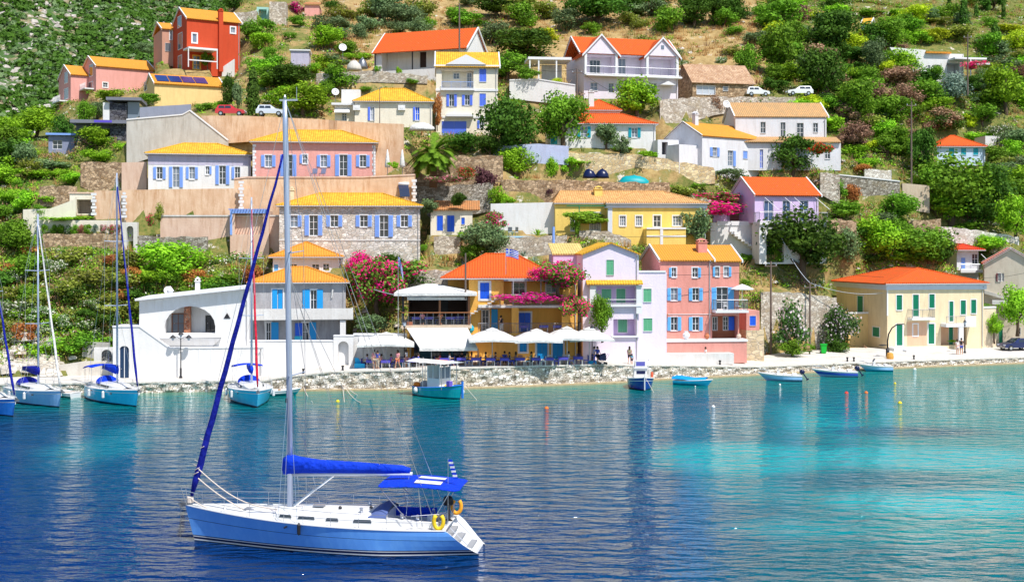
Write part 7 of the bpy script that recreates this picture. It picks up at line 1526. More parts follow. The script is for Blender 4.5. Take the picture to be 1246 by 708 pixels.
    for sg in (1, -1): mb = MB(); q = h.edge(1.75, sg); mb.path([q + Vector((0, 0, .62)), (1.45, sg * 1.5, 1.85), (1.25, sg * 1.0, 1.85), (1.2, sg * .7, 1.85), (1.25, sg * .7, 1.15)], .02, 5); mb.path([q + Vector((0, 0, .33)), (1.5, sg * 1.5, 1.5), (1.3, sg * .75, 1.5)], .016, 5); mb.tube((1.45, sg * 1.5, 1.15), (1.45, sg * 1.5, 1.85), .02); mb.build('pushpit', STEEL, r)
    mb = MB(); mb.box(13.45, 13.8, -.06, .06, 1.6, 1.66); mb.box(13.55, 13.9, -.025, .025, 1.64, 1.72); mb.prism([(13.8, -.15, 1.52), (13.97, 0, 1.66), (13.8, .15, 1.52)], (-.06, 0, .04)); mb.build('anchor', METAL, r)
    mb = MB(); mb.path([(13.82, 0, 1.62), (13.84, 0, .8), (13.87, 0, -.3)], .015, 5); mb.build('anchor_chain', METAL, r)
    for x, y, z in ((4.0, .98, 1.58), (4.0, -.98, 1.58), (2.5, 1.02, 1.5), (2.5, -1.02, 1.5), (3.2, 1.02, 1.54), (5.1, .8, 1.7), (5.1, -.8, 1.7)): mb = MB(); mb.lathe([(.1, 0), (.07, .05), (.07, .12), (.1, .15), (.03, .2)], 10, (x, y, z)); mb.build('winch', STEEL, r)
    for x, y, z in ((6.2, .3, 1.72), (7.9, .35, 1.66), (9.6, .0, 1.5), (11.6, .3, 1.5), (4.8, .2, 1.75)): mb = MB(); mb.lathe([(.08, 0), (.08, .06), (.02, .12)], 8, (x, y, z)); mb.build('deck_fitting', DARKM if x < 7 else STEEL, r)
    mb = MB(); mb.box(8.2, 8.28, 1.2, 2.02, 1.15, 1.2); mb.build('deck_track', DARKM, r)
    f = h.edge(7.35, 1, -.1); mb = MB(); mb.lathe([(.02, -.55), (.08, -.5), (.08, -.1), (.02, 0)], 8, (f.x, f.y, f.z + .1)); mb.build('fender', DARKM, r)
    for x, y, z, m in ((1.45, 1.52, 1.55, plain('lifebuoy_yellow', (.85, .58, .02), .6)), (1.1, -1.0, 1.7, plain('lifebuoy_orange', (.85, .36, .02), .6))):
        mb = MB(); mb.smooth = True; mb.path([(x + .26 * math.sin(a) * .8, y + .05, z + .32 * math.cos(a)) for a in np.linspace(.6, 2 * PI - .6, 13)], .09, 7); mb.build('lifebuoy', m, r)
    outboard(r, (1.35, -.2, 1.75), .95)
    fp = empty('ensign_staff', (1.25, .4, 1.2)); fp.parent = r; mb = MB(); mb.tube((0, 0, 0), (0, 0, 4.1 - 1.2), .016); mb.build('staff', STEEL, fp)
    mb = MB();
    for i in range(9):
        mb.cur = i % 2; z = 4.05 - 1.2 - i * .095; mb.box(.0 - .03 * i, -.2 - .03 * i, -.012, .012, z - .095, z)
    mb.build('flag', [SAILB, CANVAS], fp)
    return r
big_yacht()
def yacht(px, pw, L, hd, hm, cover, genoa, mast_h, label, mast_f=.52, stripe=True, bim=True, gcol=None, B=3.3, covered=True):
    Y = 20250. / (pw - 300); rz = rad(hd); r = empty('moored_yacht', (0, 0, 0), rz, label, 'yacht', 'yachts moored along the quay')
    h = Hull(L, B, 1.1, 1.45, stern=.72, rake=.45, sr=.4, draft=.4, tm=.38, flare=.45, pw=2.)
    d = Vector((math.cos(rz), math.sin(rz), 0)); r.location = P(px, pw, Y) - d * (L - .45); r.location.z = 0
    h.build(r, [hm, GEL, NAVY, plain('antifoul', (.01, .015, .03), .6)], [(.04, 3), (.12, 2), (('f', .5), 0), (('f', .8), 0), (('f', .84), 1 if stripe else 0), (('f', 1.), 0)], 20, 0)
    mb = MB(); k = L / 10.; secs = [rrect(x * k, w, z, z + hh) for x, w, z, hh in ((2.6, 1.0, 1.12, .5), (4.5, 1.02, 1.18, .45), (6.2, .85, 1.25, .34), (7.6, .4, 1.32, .08))]; mb.loft(secs, close=False); mb.poly(*secs[0]); mb.build('coachroof', GEL, r, fix=False)
    for sg in (1, -1): mb = MB(); mb.box(3. * k, 5.6 * k, sg * .9, sg * 1.03, 1.34, 1.5); mb.build('cabin_window', GLASS, r)
    for x in (3.2, 6.8):
        for sg in (1, -1): e = h.pt(x / 10., .95, sg); mb = MB(); mb.box(e.x - .2, e.x + .2, e.y - .03, e.y + .03, .9, 1.); mb.build('portlight', GLASS, r)
    mb = MB(); mb.box(.8 * k, 2.6 * k, -.65, .65, 1.09, 1.12); mb.build('cockpit_floor', plain('cockpit_shade', (.3, .3, .33), .8), r)
    mb = MB()
    for sg in (1, -1): mb.box(.8 * k, 2.7 * k, sg * .75, sg * .98, 1.05, 1.42)
    mb.build('cockpit_coaming', GEL, r)
    xm = L * mast_f; mb = MB(); mb.smooth = True; mb.tube((xm, 0, 1.5), (xm - .1, 0, mast_h), .1, .07, 8); mb.build('mast', ALU, r)
    mb = MB();
    for z in (mast_h * .42, mast_h * .7):
        for sg in (1, -1): mb.tube((xm, 0, z), (xm - .2, sg * 1.05, z + .05), .035, .03)
    mb.build('spreader', ALU, r)
    mb = MB(); mb.smooth = True; mb.tube((xm - .1, 0, 2.5), (xm - 3.6 * k, 0, 2.6), .08); mb.build('boom', ALU, r)
    if covered: mb = MB(); mb.smooth = True; mb.loft([[Vector((x, w * math.cos(a), 2.78 + hh * math.sin(a))) for a in np.linspace(0, 2 * PI, 9)[:-1]] for x, w, hh in ((xm + .1, .12, .4), (xm - .4, .22, .42), (xm - 1.8 * k, .2, .3), (xm - 3.4 * k, .1, .16))]); mb.build('sail_cover', cover, r)
    if genoa: mb = MB(); furled(mb, (L - .25, 0, 1.75), (xm + .05, 0, mast_h * .94), .12, .05); mb.build('furled_genoa', genoa, r)
    if bim:
        mb = MB(); mb.smooth = True; mb.loft([[Vector((x, y, 2.75 + .25 * math.cos(y * .95) + dz)) for y in np.linspace(-1.3, 1.3, 9)] for x, dz in ((.3 * k, -.25), (.8 * k, -.05), (1.6 * k, 0), (2.5 * k, -.03))], close=False); o = mb.build('bimini', cover, r, fix=False); md = o.modifiers.new('t', 'SOLIDIFY'); md.thickness = .03
        stays(r, [((x * k, y, 1.2), (x * k, y, 2.75)) for x in (.6, 2.2) for y in (-1.2, 1.2)], .018, 'bimini_frame')
    mb = MB(); mb.smooth = True; mb.loft([[Vector((x * k, .95 * math.cos(a), 1.5 + hh * math.sin(a))) for a in np.linspace(0, PI, 9)] for x, hh in ((2.6, .6), (3.1, .5), (3.6, .1))], close=False); mb.build('sprayhood', cover, r, fix=False)
    top = (xm - .1, 0, mast_h); Ls = []
    for sg in (1, -1):
        e = h.edge(xm - .2, sg); s1 = (xm - .2, sg * 1.05, mast_h * .42 + .05); s2 = (xm - .2, sg * 1.05, mast_h * .7 + .05); Ls += [(e, s1), (s1, s2), (s2, top), (e, (xm, 0, mast_h * .42)), (top, (.4, sg * .9, 1.2))]
    Ls += [(top, (L - .2, 0, 1.6))]
    stays(r, Ls, .012)
    L2 = []; xs = [.95 * L, .8 * L, .62 * L, .45 * L, .28 * L, .1 * L]
    for sg in (1, -1):
        Q = [h.edge(x, sg) for x in xs]
        for i, p in enumerate(Q):
            L2.append((p, p + Vector((0, 0, .6))))
            if i: L2 += [(Q[i - 1] + Vector((0, 0, .6)), p + Vector((0, 0, .6)))]
    L2 += [(h.edge(.95 * L, 1) + Vector((0, 0, .6)), Vector((L + .05, 0, 2.05))), (h.edge(.95 * L, -1) + Vector((0, 0, .6)), Vector((L + .05, 0, 2.05)))]
    stays(r, L2, .014, 'guard_rail')
    for x, sg in ((.3, 1), (.6, 1), (.3, -1), (.6, -1)): e = h.edge(x * L, sg, -.12); mb = MB(); mb.lathe([(.02, -.75), (.12, -.68), (.12, -.2), (.02, -.1)], 8, (e.x, e.y, e.z)); mb.build('fender', GEL, r)
    mb = MB(); mb.box(L - .1, L + .3, -.05, .05, 1.45, 1.55); mb.box(L + .1, L + .35, -.15, .15, 1.3, 1.42); mb.build('anchor', METAL, r)
    return r
yacht(166, 495, 10.2, -52, H_TURQ, SAILB, SAILD, 19.9, 'moored yacht with turquoise hull, long blue bimini and dark furled genoa near the white villa')
yacht(72, 496, 10., -47, H_PALE, SAILD, CANVAS, 16.3, 'moored yacht with pale blue-white hull and white furled sail, second from the left edge', bim=False)
yacht(16, 507, 9.5, -44, H_BLU, SAILB, SAILD, 14.0, 'moored yacht with deep-blue hull cut off by the left edge of the picture')
yacht(313, 496, 10, -72, H_TURQ, SAILB, SAILR, 17.8, 'moored yacht with turquoise hull and red furled sail beside the mast of the big yacht', B=3.8)
def tender(px, pw, hd, L, lab, m1=GEL, m0=GEL, motor=False, tilt=0.):
    Y = 20250. / (pw - 300); r = empty('dinghy', P(px, pw, Y), rad(hd), lab, 'dinghy')
    h = Hull(L, 1.5, .42, .62, stern=.8, rake=.5, sr=0, draft=.2, tm=.4, pw=2.2); h.build(r, [m0, m1], [(('f', .5), 0), (('f', .82), 1), (('f', 1.), 0)], 12, 1)
    mb = MB(); mb.box(L * .3, L * .38, -.6, .6, .44, .5); mb.box(L * .62, L * .7, -.5, .5, .48, .54); mb.build('bench', TEAK, r)
    if motor: outboard(r, (-.15, 0, .75), 1.05, NAVY, tilt)
    return r
tender(92, 484, 150, 2.6, 'small white dinghy between the two left moored yachts'); tender(326, 481, 10, 3.0, 'small white dinghy behind the yacht with the red furled sail', m0=H_SEA)
def caique(px, pw, hd, L, B, hm, hm2, label, kind):
    Y = 20250. / (pw - 300); r = empty('fishing_boat', (0, 0, 0), rad(hd), label, 'fishing boat'); d = Vector((math.cos(rad(hd)), math.sin(rad(hd)), 0)); q = P(px, pw, Y) - d * (L - .3); r.location = (q.x, q.y, 0)
    h = Hull(L, B, .75, 1.25, stern=.5, rake=.3, sr=0, draft=.4, tm=.45, flare=.3, pw=2.4)
    h.build(r, [hm, hm2, NAVY], [(.04, 2), (.1, 2), (('f', .55), 0), (('f', .75), 0), (('f', .8), 1), (('f', 1.), 0)], 20, 0)
    mb = MB(); mb.box(L - .12, L + .06, -.06, .06, .1, 1.6); mb.build('stem_post', H_BLU if kind == 0 else GEL, r)
    mb = MB()
    for sg in (1, -1): mb.path([h.pt(i / 16, h.sheer(i / 16) + .02, sg) for i in range(17)], .05, 5)
    mb.build('rubbing_strake', H_BLU if kind == 0 else GEL, r)
    if kind == 0:
        c = empty('wheelhouse', (L * .36, 0, .75)); c.parent = r; c.scale = (1, 1, 1.2)
        mb = MB()
        for a in ((0, .08, -.7, .7, 0, 1.7), (1.5, 1.58, -.7, .7, 0, .8), (.08, 1.5, -.7, -.64, 0, .8), (.08, .7, .64, .7, 0, .8), (1.5, 1.58, -.7, -.6, .8, 1.7), (1.5, 1.58, .6, .7, .8, 1.7), (1.5, 1.58, -.05, .05, .8, 1.7), (.08, .16, .62, .7, .8, 1.7), (.7, .78, .62, .7, 0, 1.7), (.7, .78, -.7, -.62, .8, 1.7)): mb.box(*a)
        mb.build('cabin_wall', GEL, c); mb = MB(); mb.box(1.52, 1.56, -.6, -.05, .8, 1.65); mb.box(1.52, 1.56, .05, .6, .8, 1.65); mb.build('windscreen', GREYGL, c)
        mb = MB(); mb.prism([(-.1, 1.3, 3.1), (-.1, 0, 3.3), (-.1, -1.3, 3.1)], (5.0, 0, .02)); mb.build('canopy', CANVAS, r); mb = MB()
        for x in (.15, 1.8, 4.2):
            for y in (-.95, .95): mb.tube((x, y, .8), (x, y, 3.14), .035)
        mb.build('canopy_post', STEEL, r)
        for x, y, s, m, nm in ((3.9, .4, .38, CANVAS, 'sack'), (4.3, -.3, .42, plain('yellow_net', (.8, .5, .03), .9), 'net_pile'), (4.9, .1, .34, SAILB, 'sack'), (.9, .2, .5, plain('grey_net', (.35, .33, .36), .9), 'net_pile'), (.4, -.3, .35, plain('orange_net', (.8, .2, .02), .9), 'net_pile')):
            mb = MB(); mb.smooth = True; mb.ball((x, y, .95), s, 9, 6, .7); mb.build(nm, m, r)
        for x, sg in ((1.0, 1), (5.2, 1), (1., -1)): e = h.edge(x, sg, -.15); mb = MB(); mb.smooth = True; mb.ball((e.x, e.y, .55), .22, 8, 6, 1.3); mb.build('fender', GEL, r)
        mb = MB(); mb.box(4.75, 5.15, -.9, -.5, 1.15, 1.6); mb.build('fish_crate', paint('violet_crate', (.15, .1, .5)), r)
        mb = MB()
        for i in range(9): x = 2.2 + i * .16; mb.box(x, x + .09, .25 + .02 * (i % 3), .5 - .03 * (i % 2), 3.27, 3.3)
        mb.build('faded_red_marking', plain('faded_red', (.6, .12, .08), .9), r)
    else:
        mb = MB(); mb.box(L * .3, L * .3 + 1.3, -.62, .62, .7, 1.9); mb.prism([(L * .3 - .1, -.7, 1.9), (L * .3 + 1.45, -.7, 1.9), (L * .3 + 1.45, .7, 1.9), (L * .3 - .1, .7, 1.9)], (0, 0, .07)); mb.box(L * .3 + .2, L * .3 + 1.1, -.5, .5, 1.97, 2.55); mb.build('wheelhouse_wall', GEL, r)
        mb = MB(); mb.box(L * .3 + 1.301, L * .3 + 1.33, -.42, .42, 1.35, 1.65); mb.build('windscreen', NAVY, r); mb = MB(); mb.box(L * .3 + 1.101, L * .3 + 1.13, -.42, .42, 2.1, 2.5); mb.build('upper_windscreen', paint('lavender_pane', (.1, .1, .4)), r)
        mb = MB(); mb.tube((L * .35, .9, .8), (L * .35, .9, 2.6), .03); mb.ball((L * .35, .9, 2.65), .09); mb.tube((L * .7, .7, .9), (L * .7, .7, 1.7), .03); mb.build('stanchion', GEL, r)
        mb = MB(); mb.lathe([(.12, -.25), (.14, 0), (.12, .25)], 10, (L * .55, 1.05, 1.3)); mb.build('fender', plain('red_orange_fender', (.7, .12, .05), .6), r)
    stays(r, [((L, 0, 1.4), (L + 1.2, .8, -.2))], .02, 'mooring_line', ROPE); stays(r, [((0, .3, .8), (-5, 1.5, 1.6))], .02, 'mooring_line', ROPE)
    return r
caique(560, 485.5, -42, 5.9, 2.3, H_SEA, H_BLU, 'turquoise fishing boat with white canopy and cabin moored below the restaurant', 0)
caique(784, 475.5, -88, 5.6, 2.5, H_NAVY, GEL, 'dark-blue fishing boat with white wheelhouse seen bow-on below the lilac house', 1)
b = tender(821, 467, -28, 3.9, 'pale blue rowing boat covered with a bright blue tarpaulin', m1=H_TURQ, m0=H_TURQ)
mb = MB(); mb.smooth = True; rs = random.Random(3); mb.loft([[Vector((x, y * w, .45 + z + (.2 if abs(y) < .9 else 0) + rs.uniform(-.05, .08))) for y in np.linspace(-1, 1, 9)] for x, w, z in ((-.1, .62, .1), (.5, .74, .15), (1.2, .8, .12), (1.9, .76, .0), (2.6, .6, .05), (3.3, .32, .12))], close=False); mb.build('tarpaulin', plain('bright_blue_tarpaulin', (.0, .28, .72), .5), b, fix=False)
def motorboat(px, pw, hd, L, lab, m0, m1, motor=True):
    Y = 20250. / (pw - 300); r = empty('motorboat', P(px, pw, Y), rad(hd), lab, 'motorboat', 'small motorboats moored at the right quay')
    h = Hull(L, 1.75, .55, .78, stern=.88, rake=.9, sr=0, draft=.25, tm=.45, pw=2.3); h.build(r, [m0, m1, GEL], [(('f', .35), 0), (('f', .78), 1), (('f', 1.), 2)], 14, 1)
    mb = MB(); mb.box(L * .12, L * .22, -.6, .6, .55, .75); mb.box(L * .34, L * .42, -.6, .6, .55, .75); mb.build('bench', TRIM, r)
    mb = MB(); mb.box(L * .5, L * .56, -.35, .35, .6, 1.05); mb.build('console', GEL, r); mb = MB(); mb.prism([(L * .55, -.35, 1.05), (L * .55, .35, 1.05), (L * .5, .3, 1.35), (L * .5, -.3, 1.35)], (.03, 0, 0)); mb.build('windscreen', GREYGL, r)
    mb = MB(); mb.path([h.edge(L * .6, 1) + Vector((0, 0, .02)), (L * .8, .35, 1.05), (L - .15, 0, 1.1), (L * .8, -.35, 1.05), h.edge(L * .6, -1) + Vector((0, 0, .02))], .02, 5); mb.build('bow_rail', STEEL, r)
    if motor: outboard(r, (-.2, 0, .62), 1.0, NAVY, rad(35))
    return r
motorboat(976, 463.5, 168, 4.4, 'white motorboat with pale-blue side and raised dark outboard, leftmost of the three motorboats', H_PALE, H_PALE)
motorboat(1043, 458.5, 171, 4.6, 'white motorboat with a broad blue stripe, middle one of the three motorboats', H_PALE, paint('royal_blue', (.03, .08, .5), .3))
motorboat(1085, 451.5, 176, 3.6, 'small pale-blue and white boat without a motor, rightmost of the three motorboats', H_TURQ, H_PALE, False)
for px, pw, c, sz, lab in ((665, 497, 'orange', .3, 'orange buoy floating in front of the ochre house reflection'), (868, 495, 'white', .26, 'white buoy in front of the salmon house'), (1030, 478.5, 'red', .3, 'red buoy, leftmost of the pair off the right quay'), (1054, 478, 'orange', .28, 'orange buoy right of the red buoy'), (1095, 490.5, 'yellow', .3, 'yellow buoy farthest from the right quay'), (1089, 466.5, 'yellow', .2, 'small yellow buoy close to the right quay'), (411, 488.5, 'yellow', .28, 'yellow buoy right of the big mast'), (949, 468, 'white', .18, 'tiny white buoy below the leftmost motorboat'), (1113, 449.5, 'white', .3, 'white float beside the quay near the lamp'), (868 - 22, 470, 'white', .1, 'tiny white float near the tarpaulin boat')):
    col = dict(orange=(.85, .16, .01), red=(.8, .03, .01), yellow=(.85, .6, .0), white=(.8, .8, .78))[c]; Y = 20250. / (pw - 300); sz *= .62; r = empty('buoy', P(px, pw, Y), 0, lab, 'buoy', 'mooring buoys in the bay')
    mb = MB(); mb.smooth = True; mb.lathe([(.05 * sz, -.8 * sz), (.8 * sz, -.5 * sz), (1. * sz, 0), (.85 * sz, .5 * sz), (.35 * sz, .9 * sz), (.15 * sz, 1.05 * sz)], 12); mb.build('float', plain('buoy_' + c, col, .5), r); mb = MB(); mb.tube((0, 0, sz), (0, 0, 1.5 * sz), .12 * sz); mb.build('eye', DARKM, r)
def gnd(px, Y): return max(quay_h(px, Y) if Y < qback(px) + .5 else -9, gz(px, Y) if Y > qback(px) else -9)
def at(px, Y, dz=0.): return Vector(((px - CX) / F * Y, Y, gnd(px, Y) + dz))
def lantern(mb, x, y, z): mb.lathe([(.05, z), (.13, z + .05), (.16, z + .35), (.22, z + .38), (.03, z + .55)], 8, (x, y, 0))
def lamp(px, Y, h, lab, arms=1, base=None):
    r = empty('street_lamp', at(px, Y), 0, lab, 'street lamp'); mb = MB(); mb.lathe([(.16, 0), (.16, .12), (.09, .25), (.09, .9), (.05, 1.), (.045, h - .5)], 10); mb.build('post', DARKM, r)
    mb = MB(); gb = MB()
    if arms == 3:
        mb.path([(-.75, 0, h - .45), (-.4, 0, h - .25), (0, 0, h - .5), (.4, 0, h - .25), (.75, 0, h - .45)], .03, 5)
        for x in (-.75, 0, .75): mb.lathe([(.33, h - .38 + (.3 if x == 0 else 0)), (.05, h - .1 + (.3 if x == 0 else 0))], 8, (x, 0, 0)); gb.lathe([(.08, h - .62 + (.3 if x == 0 else 0)), (.17, h - .4 + (.3 if x == 0 else 0))], 8, (x, 0, 0))
        mb.tube((0, 0, h - .5), (0, 0, h - .1), .03)
    else: mb.lathe([(.24, h - .02), (.05, h + .15), (.02, h + .3)], 8); mb.tube((0, 0, h - .52), (0, 0, h - .4), .12); gb.lathe([(.1, h - .42), (.18, h - .04)], 8)
    mb.build('lamp_head', DARKM, r); gb.build('lamp_glass', CURT, r)
    if base: mb = MB(); mb.lathe([(.5, 0), (.45, .3), (.1, .32)], 12); mb.build('base_tub', base, r)
    return r
CY = paint('cyan_tub', (.0, .4, .72)); TEALP = paint('teal', (.0, .3, .34))
lamp(220, 117.2, 4.2, 'black street lamp with three lanterns in front of the white villa', 3); lamp(492, 119.6, 4.3, 'black street lamp with a cyan base tub beside the restaurant', 1, CY); lamp(720.5, 122., 3.6, 'black street lamp with a cyan base tub at the right end of the parasols', 1, CY); lamp(1174, 145., 3.7, 'dark street lamp beside the standing couple on the right quay')
r = empty('arched_lamp', at(1080, 140.2), 0, 'tall curved anchor-shaped lamp post at the edge of the right quay', 'lamp post')
mb = MB(); mb.smooth = True; mb.path([(.0, 0, 0), (.0, 0, 1.)], .2, 10); mb.path([(.02, 0, 1.), (.0, 0, 1.8), (.12, 0, 2.6), (.5, 0, 3.3), (1.1, 0, 3.72), (1.9, 0, 3.75)], [.09, .085, .08, .075, .07, .05], 8); mb.build('arched_post', DARKM, r)
mb = MB(); mb.smooth = True; mb.loft([[Vector((x, w * math.cos(a), 1.35 + w * .35 * math.sin(a))) for a in np.linspace(0, 2 * PI, 9)[:-1]] for x, w in ((-1.05, .02), (-.8, .2), (-.5, .26), (-.2, .15), (0, .05))]); mb.build('lamp_shade', DARKM, r)
tag(MB().lathe([(.38, 0), (.42, .25), (.34, .62), (.2, .7)], 12).build('mooring_stone', plain('ochre_stone', (.6, .3, .06), .9), None, at(1083, 138.6)), 'rounded ochre mooring stone below the curved lamp post', 'bollard')
def pole(px, Y, pyt, pyb, lab, mat=WOOD, r0=.14, cross=True, nm='utility_pole', cat='utility pole'):
    b = P(px, pyb, Y); h = P(px, pyt, Y).z - b.z; r = empty(nm, b, 0, lab, cat); mb = MB(); mb.tube((0, 0, -.5), (0, 0, h), r0, r0 * .7, 8); mb.build('pole', mat, r)
    if cross: mb = MB(); mb.box(-.7, .7, -.06, .06, h - .6, h - .48); mb.build('crossarm', mat, r); mb = MB(); [mb.lathe([(.05, h - .48), (.06, h - .4), (.03, h - .3)], 6, (x, 0, 0)) for x in (-.6, 0, .6)]; mb.build('insulators', CURT, r)
    return b + Vector((0, 0, h))
GP = plain('weathered_pole', (.16, .12, .10), .9)
pA = pole(938, 141, 318, 433, 'brown utility pole at the left edge of the white oleander', GP); pB = pole(985.5, 145, 344, 432, 'utility pole between the two white oleanders', GP); pC = pole(1109, 176, 124, 222, 'tall utility pole on the right slope beside the dark tree', GP); pD = pole(1177.5, 205, 42, 112, 'utility pole right of the white villa on the upper right slope', GP)
pE = pole(559, 181, 4, 64, 'utility pole in front of the long white farmhouse', GP, cross=False); pF = pole(702, 171, 84, 124, 'short utility pole in front of the lilac twin-gabled house', GP); pG = pole(673.5, 140, 276, 322, 'pale grey pole in front of the yellow wing', LBLUE, .2, False, 'grey_pole', 'pole'); pH = pole(566.5, 121.6, 308, 358, 'brown post rising beside the restaurant canopy', GP, .1, False); pI = pole(462, 162, 108, 148, 'thin pole in front of the cream house', GP, .06, False)
def wire(a, b, sag, lab, r=.025, m=DARKM):
    a, b = Vector(a), Vector(b); mb = MB(); o = a.copy(); mb.path([a.lerp(b, i / 16) - Vector((0, 0, sag * 4 * (i / 16) * (1 - i / 16))) - o for i in range(17)], r, 4); tag(mb.build('power_cable', m, None, o), lab, 'cable')
wire(pA, pB, .4, 'short power cable between the two quay utility poles'); wire(pB, P(940, 262, 149), 1., 'pale cable running from the quay pole up to the lilac gabled house', .035, CURT); wire(pB, P(1078, 356, 148), .6, 'pale cable from the quay pole to the green-shuttered house', .03, CURT)
wire(P(1015, 332, 150), P(1180, 334, 155), .5, 'thin dark cable over the roof of the green-shuttered house'); wire(P(672, 322, 128), P(926, 330, 132), .7, 'dark cable in front of the lilac and salmon houses'); wire(pF, P(800, 128, 172), 1., 'dark cable from the short pole over the turquoise-shutter house'); wire(P(605, 65, 172), pF, 1.2, 'dark cable crossing in front of the lime-yellow bush'); wire(P(1197, 338, 155), P(1280, 322, 152), .4, 'dark cable in front of the sand-grey gabled house'); wire(P(673, 283, 140), P(870, 281, 146), .6, 'dark cable across the yellow villa terrace'); wire(P(455, 352, 121), P(545, 358, 122), .5, 'pale cable in front of the bougainvillea left of the pavilion', .03, CURT)
def flag(px, pyt, pyb, Y, w, lab, droop=.0):
    b = P(px, pyb, Y); h = P(px, pyt, Y).z - b.z; r = empty('flagpole', b, 0, lab, 'flag'); mb = MB(); mb.tube((0, 0, 0), (0, 0, h), .04, .03); mb.build('pole', STEEL, r)
    mb = MB(); n = 10; hh = w * .62
    def q(u, v): return (u * w * (1 - droop * .75), .12 * math.sin(u * 7) , h - .05 - v * hh - u * u * w * (.25 + droop * .9))
    for i in range(n):
        for j in range(9):
            u0, u1, v0, v1 = i / n, (i + 1) / n, j / 9, (j + 1) / 9; cant = u1 <= .42 and j < 5
            cr = cant and (j == 2 or i in (1, 2) and False); mb.cur = (1 if (cant and (j == 2 or i == 2)) else 0 if cant else j % 2); mb.poly(q(u0, v0), q(u1, v0), q(u1, v1), q(u0, v1))
    o = mb.build('flag_cloth', [SAILB, CANVAS], r, fix=False); md = o.modifiers.new('t', 'SOLIDIFY'); md.thickness = .015
flag(615.5, 302, 334, 122.5, 1.25, 'blue and white striped flag flying above the red-orange taverna roof'); flag(484.5, 312, 447, 118.9, 1.4, 'tall flagpole with a drooping blue and white flag left of the restaurant', .9)
def dish(px, py, Y, R, lab, mast=.9):
    p = P(px, py, Y); r = empty('satellite_dish', p - Vector((0, 0, mast)), 0, lab, 'satellite dish'); mb = MB(); mb.tube((0, .1, -.6), (0, .1, mast), .04); mb.build('bracket', METAL, r); mb = MB(); mb.smooth = True; mb.lathe([(.02, .16), (R * .5, .1), (R * .85, .02), (R, -.06), (R, -.04), (R * .5, .13)], 16, (0, 0, 0), 1); o = mb.build('dish', TRIM, r); o.location = (0, 0, mast); o.rotation_euler = (rad(-20), 0, rad(18)); mb = MB(); mb.tube((0, 0, mast - R * .8), (.1, -R * .9, mast), .02); mb.box(.05, .15, -R, -R * .85, mast - .05, mast + .05); mb.build('receiver', METAL, r)
dish(204.5, 353.5, 121.5, .42, 'white satellite dish on the roof of the white villa'); dish(417, 58, 186, .6, 'white satellite dish on the hillside left of the long farmhouse', 1.6); dish(408, 112, 165, .5, 'white satellite dish on the flat lean-to beside the cream house', .8); dish(884, 127, 172, .55, 'small white satellite dish at the left end of the long white house')
r = empty('solar_water_heater', P(489, 242, 145.6), -.3, 'solar water heater with white tank above the yellow roof of the stone house', 'solar heater'); mb = MB(); mb.prism([(-.9, .6, 2.2), (.9, .6, 2.2), (2.3, -2.2, .2), (.6, -2.2, .2)], (0, 0, .1)); r.scale = (.72, .72, .72); mb.build('collector_panel', plain('solar_dark', (.03, .04, .08), .2), r); mb = MB(); mb.smooth = True; mb.lathe([(.05, -.95), (.32, -.85), (.32, .85), (.05, .95)], 14, (0, .8, 2.45), 0); mb.build('tank', TRIM, r); mb = MB(); [mb.tube((x, y, -.5), (x, y, 2.3), .04) for x in (-.6, .6) for y in (.6, 1.1)]; mb.build('frame', METAL, r)
for px, lab in ((471.5, 'left one of two closed white parasols on the pink house terrace'), (489.5, 'right one of two closed white parasols on the pink house terrace')):
    Y = 148; r = empty('closed_parasol', P(px, 213, Y), 0, lab, 'parasol', 'closed parasols on the terrace'); mb = MB(); mb.tube((0, 0, 0), (0, 0, 3.0), .04); mb.build('pole', METAL, r); mb = MB(); mb.smooth = True; mb.lathe([(.3, .9), (.34, 1.2), (.2, 2.2), (.05, 3.05)], 9); mb.build('folded_canopy', CANVAS, r)
def heap(name, px, pb, Y, w, h, d, mat, lab, cat):
    rs = random.Random(px); mb = MB(); mb.smooth = True; rings = []
    for k in range(7):
        t = k / 6; rings.append([Vector((w / 2 * math.cos(a) * math.cos(t * PI / 2) ** .6 * (1 + .12 * rs.uniform(-1, 1)), d / 2 * math.sin(a) * math.cos(t * PI / 2) ** .6, h * t ** .8 * (1 + .1 * rs.uniform(-1, 1)))) for a in np.linspace(0, 2 * PI, 15)[:-1]])
    mb.loft(rings); tag(mb.build(name, mat, None, P(px, pb, Y)), lab, cat)
heap('tarpaulin_cover', 771, 226, 155.6, 4.2, 1.3, 2, paint('teal_tarp', (.0, .32, .36)), 'teal tarpaulin draped over the slope behind the yellow villa', 'tarpaulin'); heap('tarpaulin_cover', 717, 217, 156.4, 1.7, 1.2, 1.4, NAVY, 'left navy tarpaulin heap beside the round green shrubs', 'tarpaulin'); heap('tarpaulin_cover', 733, 217, 156.6, 1.7, 1.2, 1.4, NAVY, 'right navy tarpaulin heap beside the round green shrubs', 'tarpaulin')
heap('water_tank', 431, 86, 183, 2.2, 1.5, 2.0, CONC, 'round white water tank left of the long farmhouse', 'tank'); heap('water_tank', 441, 84, 184, 1.6, 1.6, 1.5, METAL, 'grey water tank beside the round white one', 'tank')
heap('parasol_cover', 513, 159, 158, 3.2, 1.0, 2.4, CANVAS, 'low white canopy behind the palm tree', 'canopy')
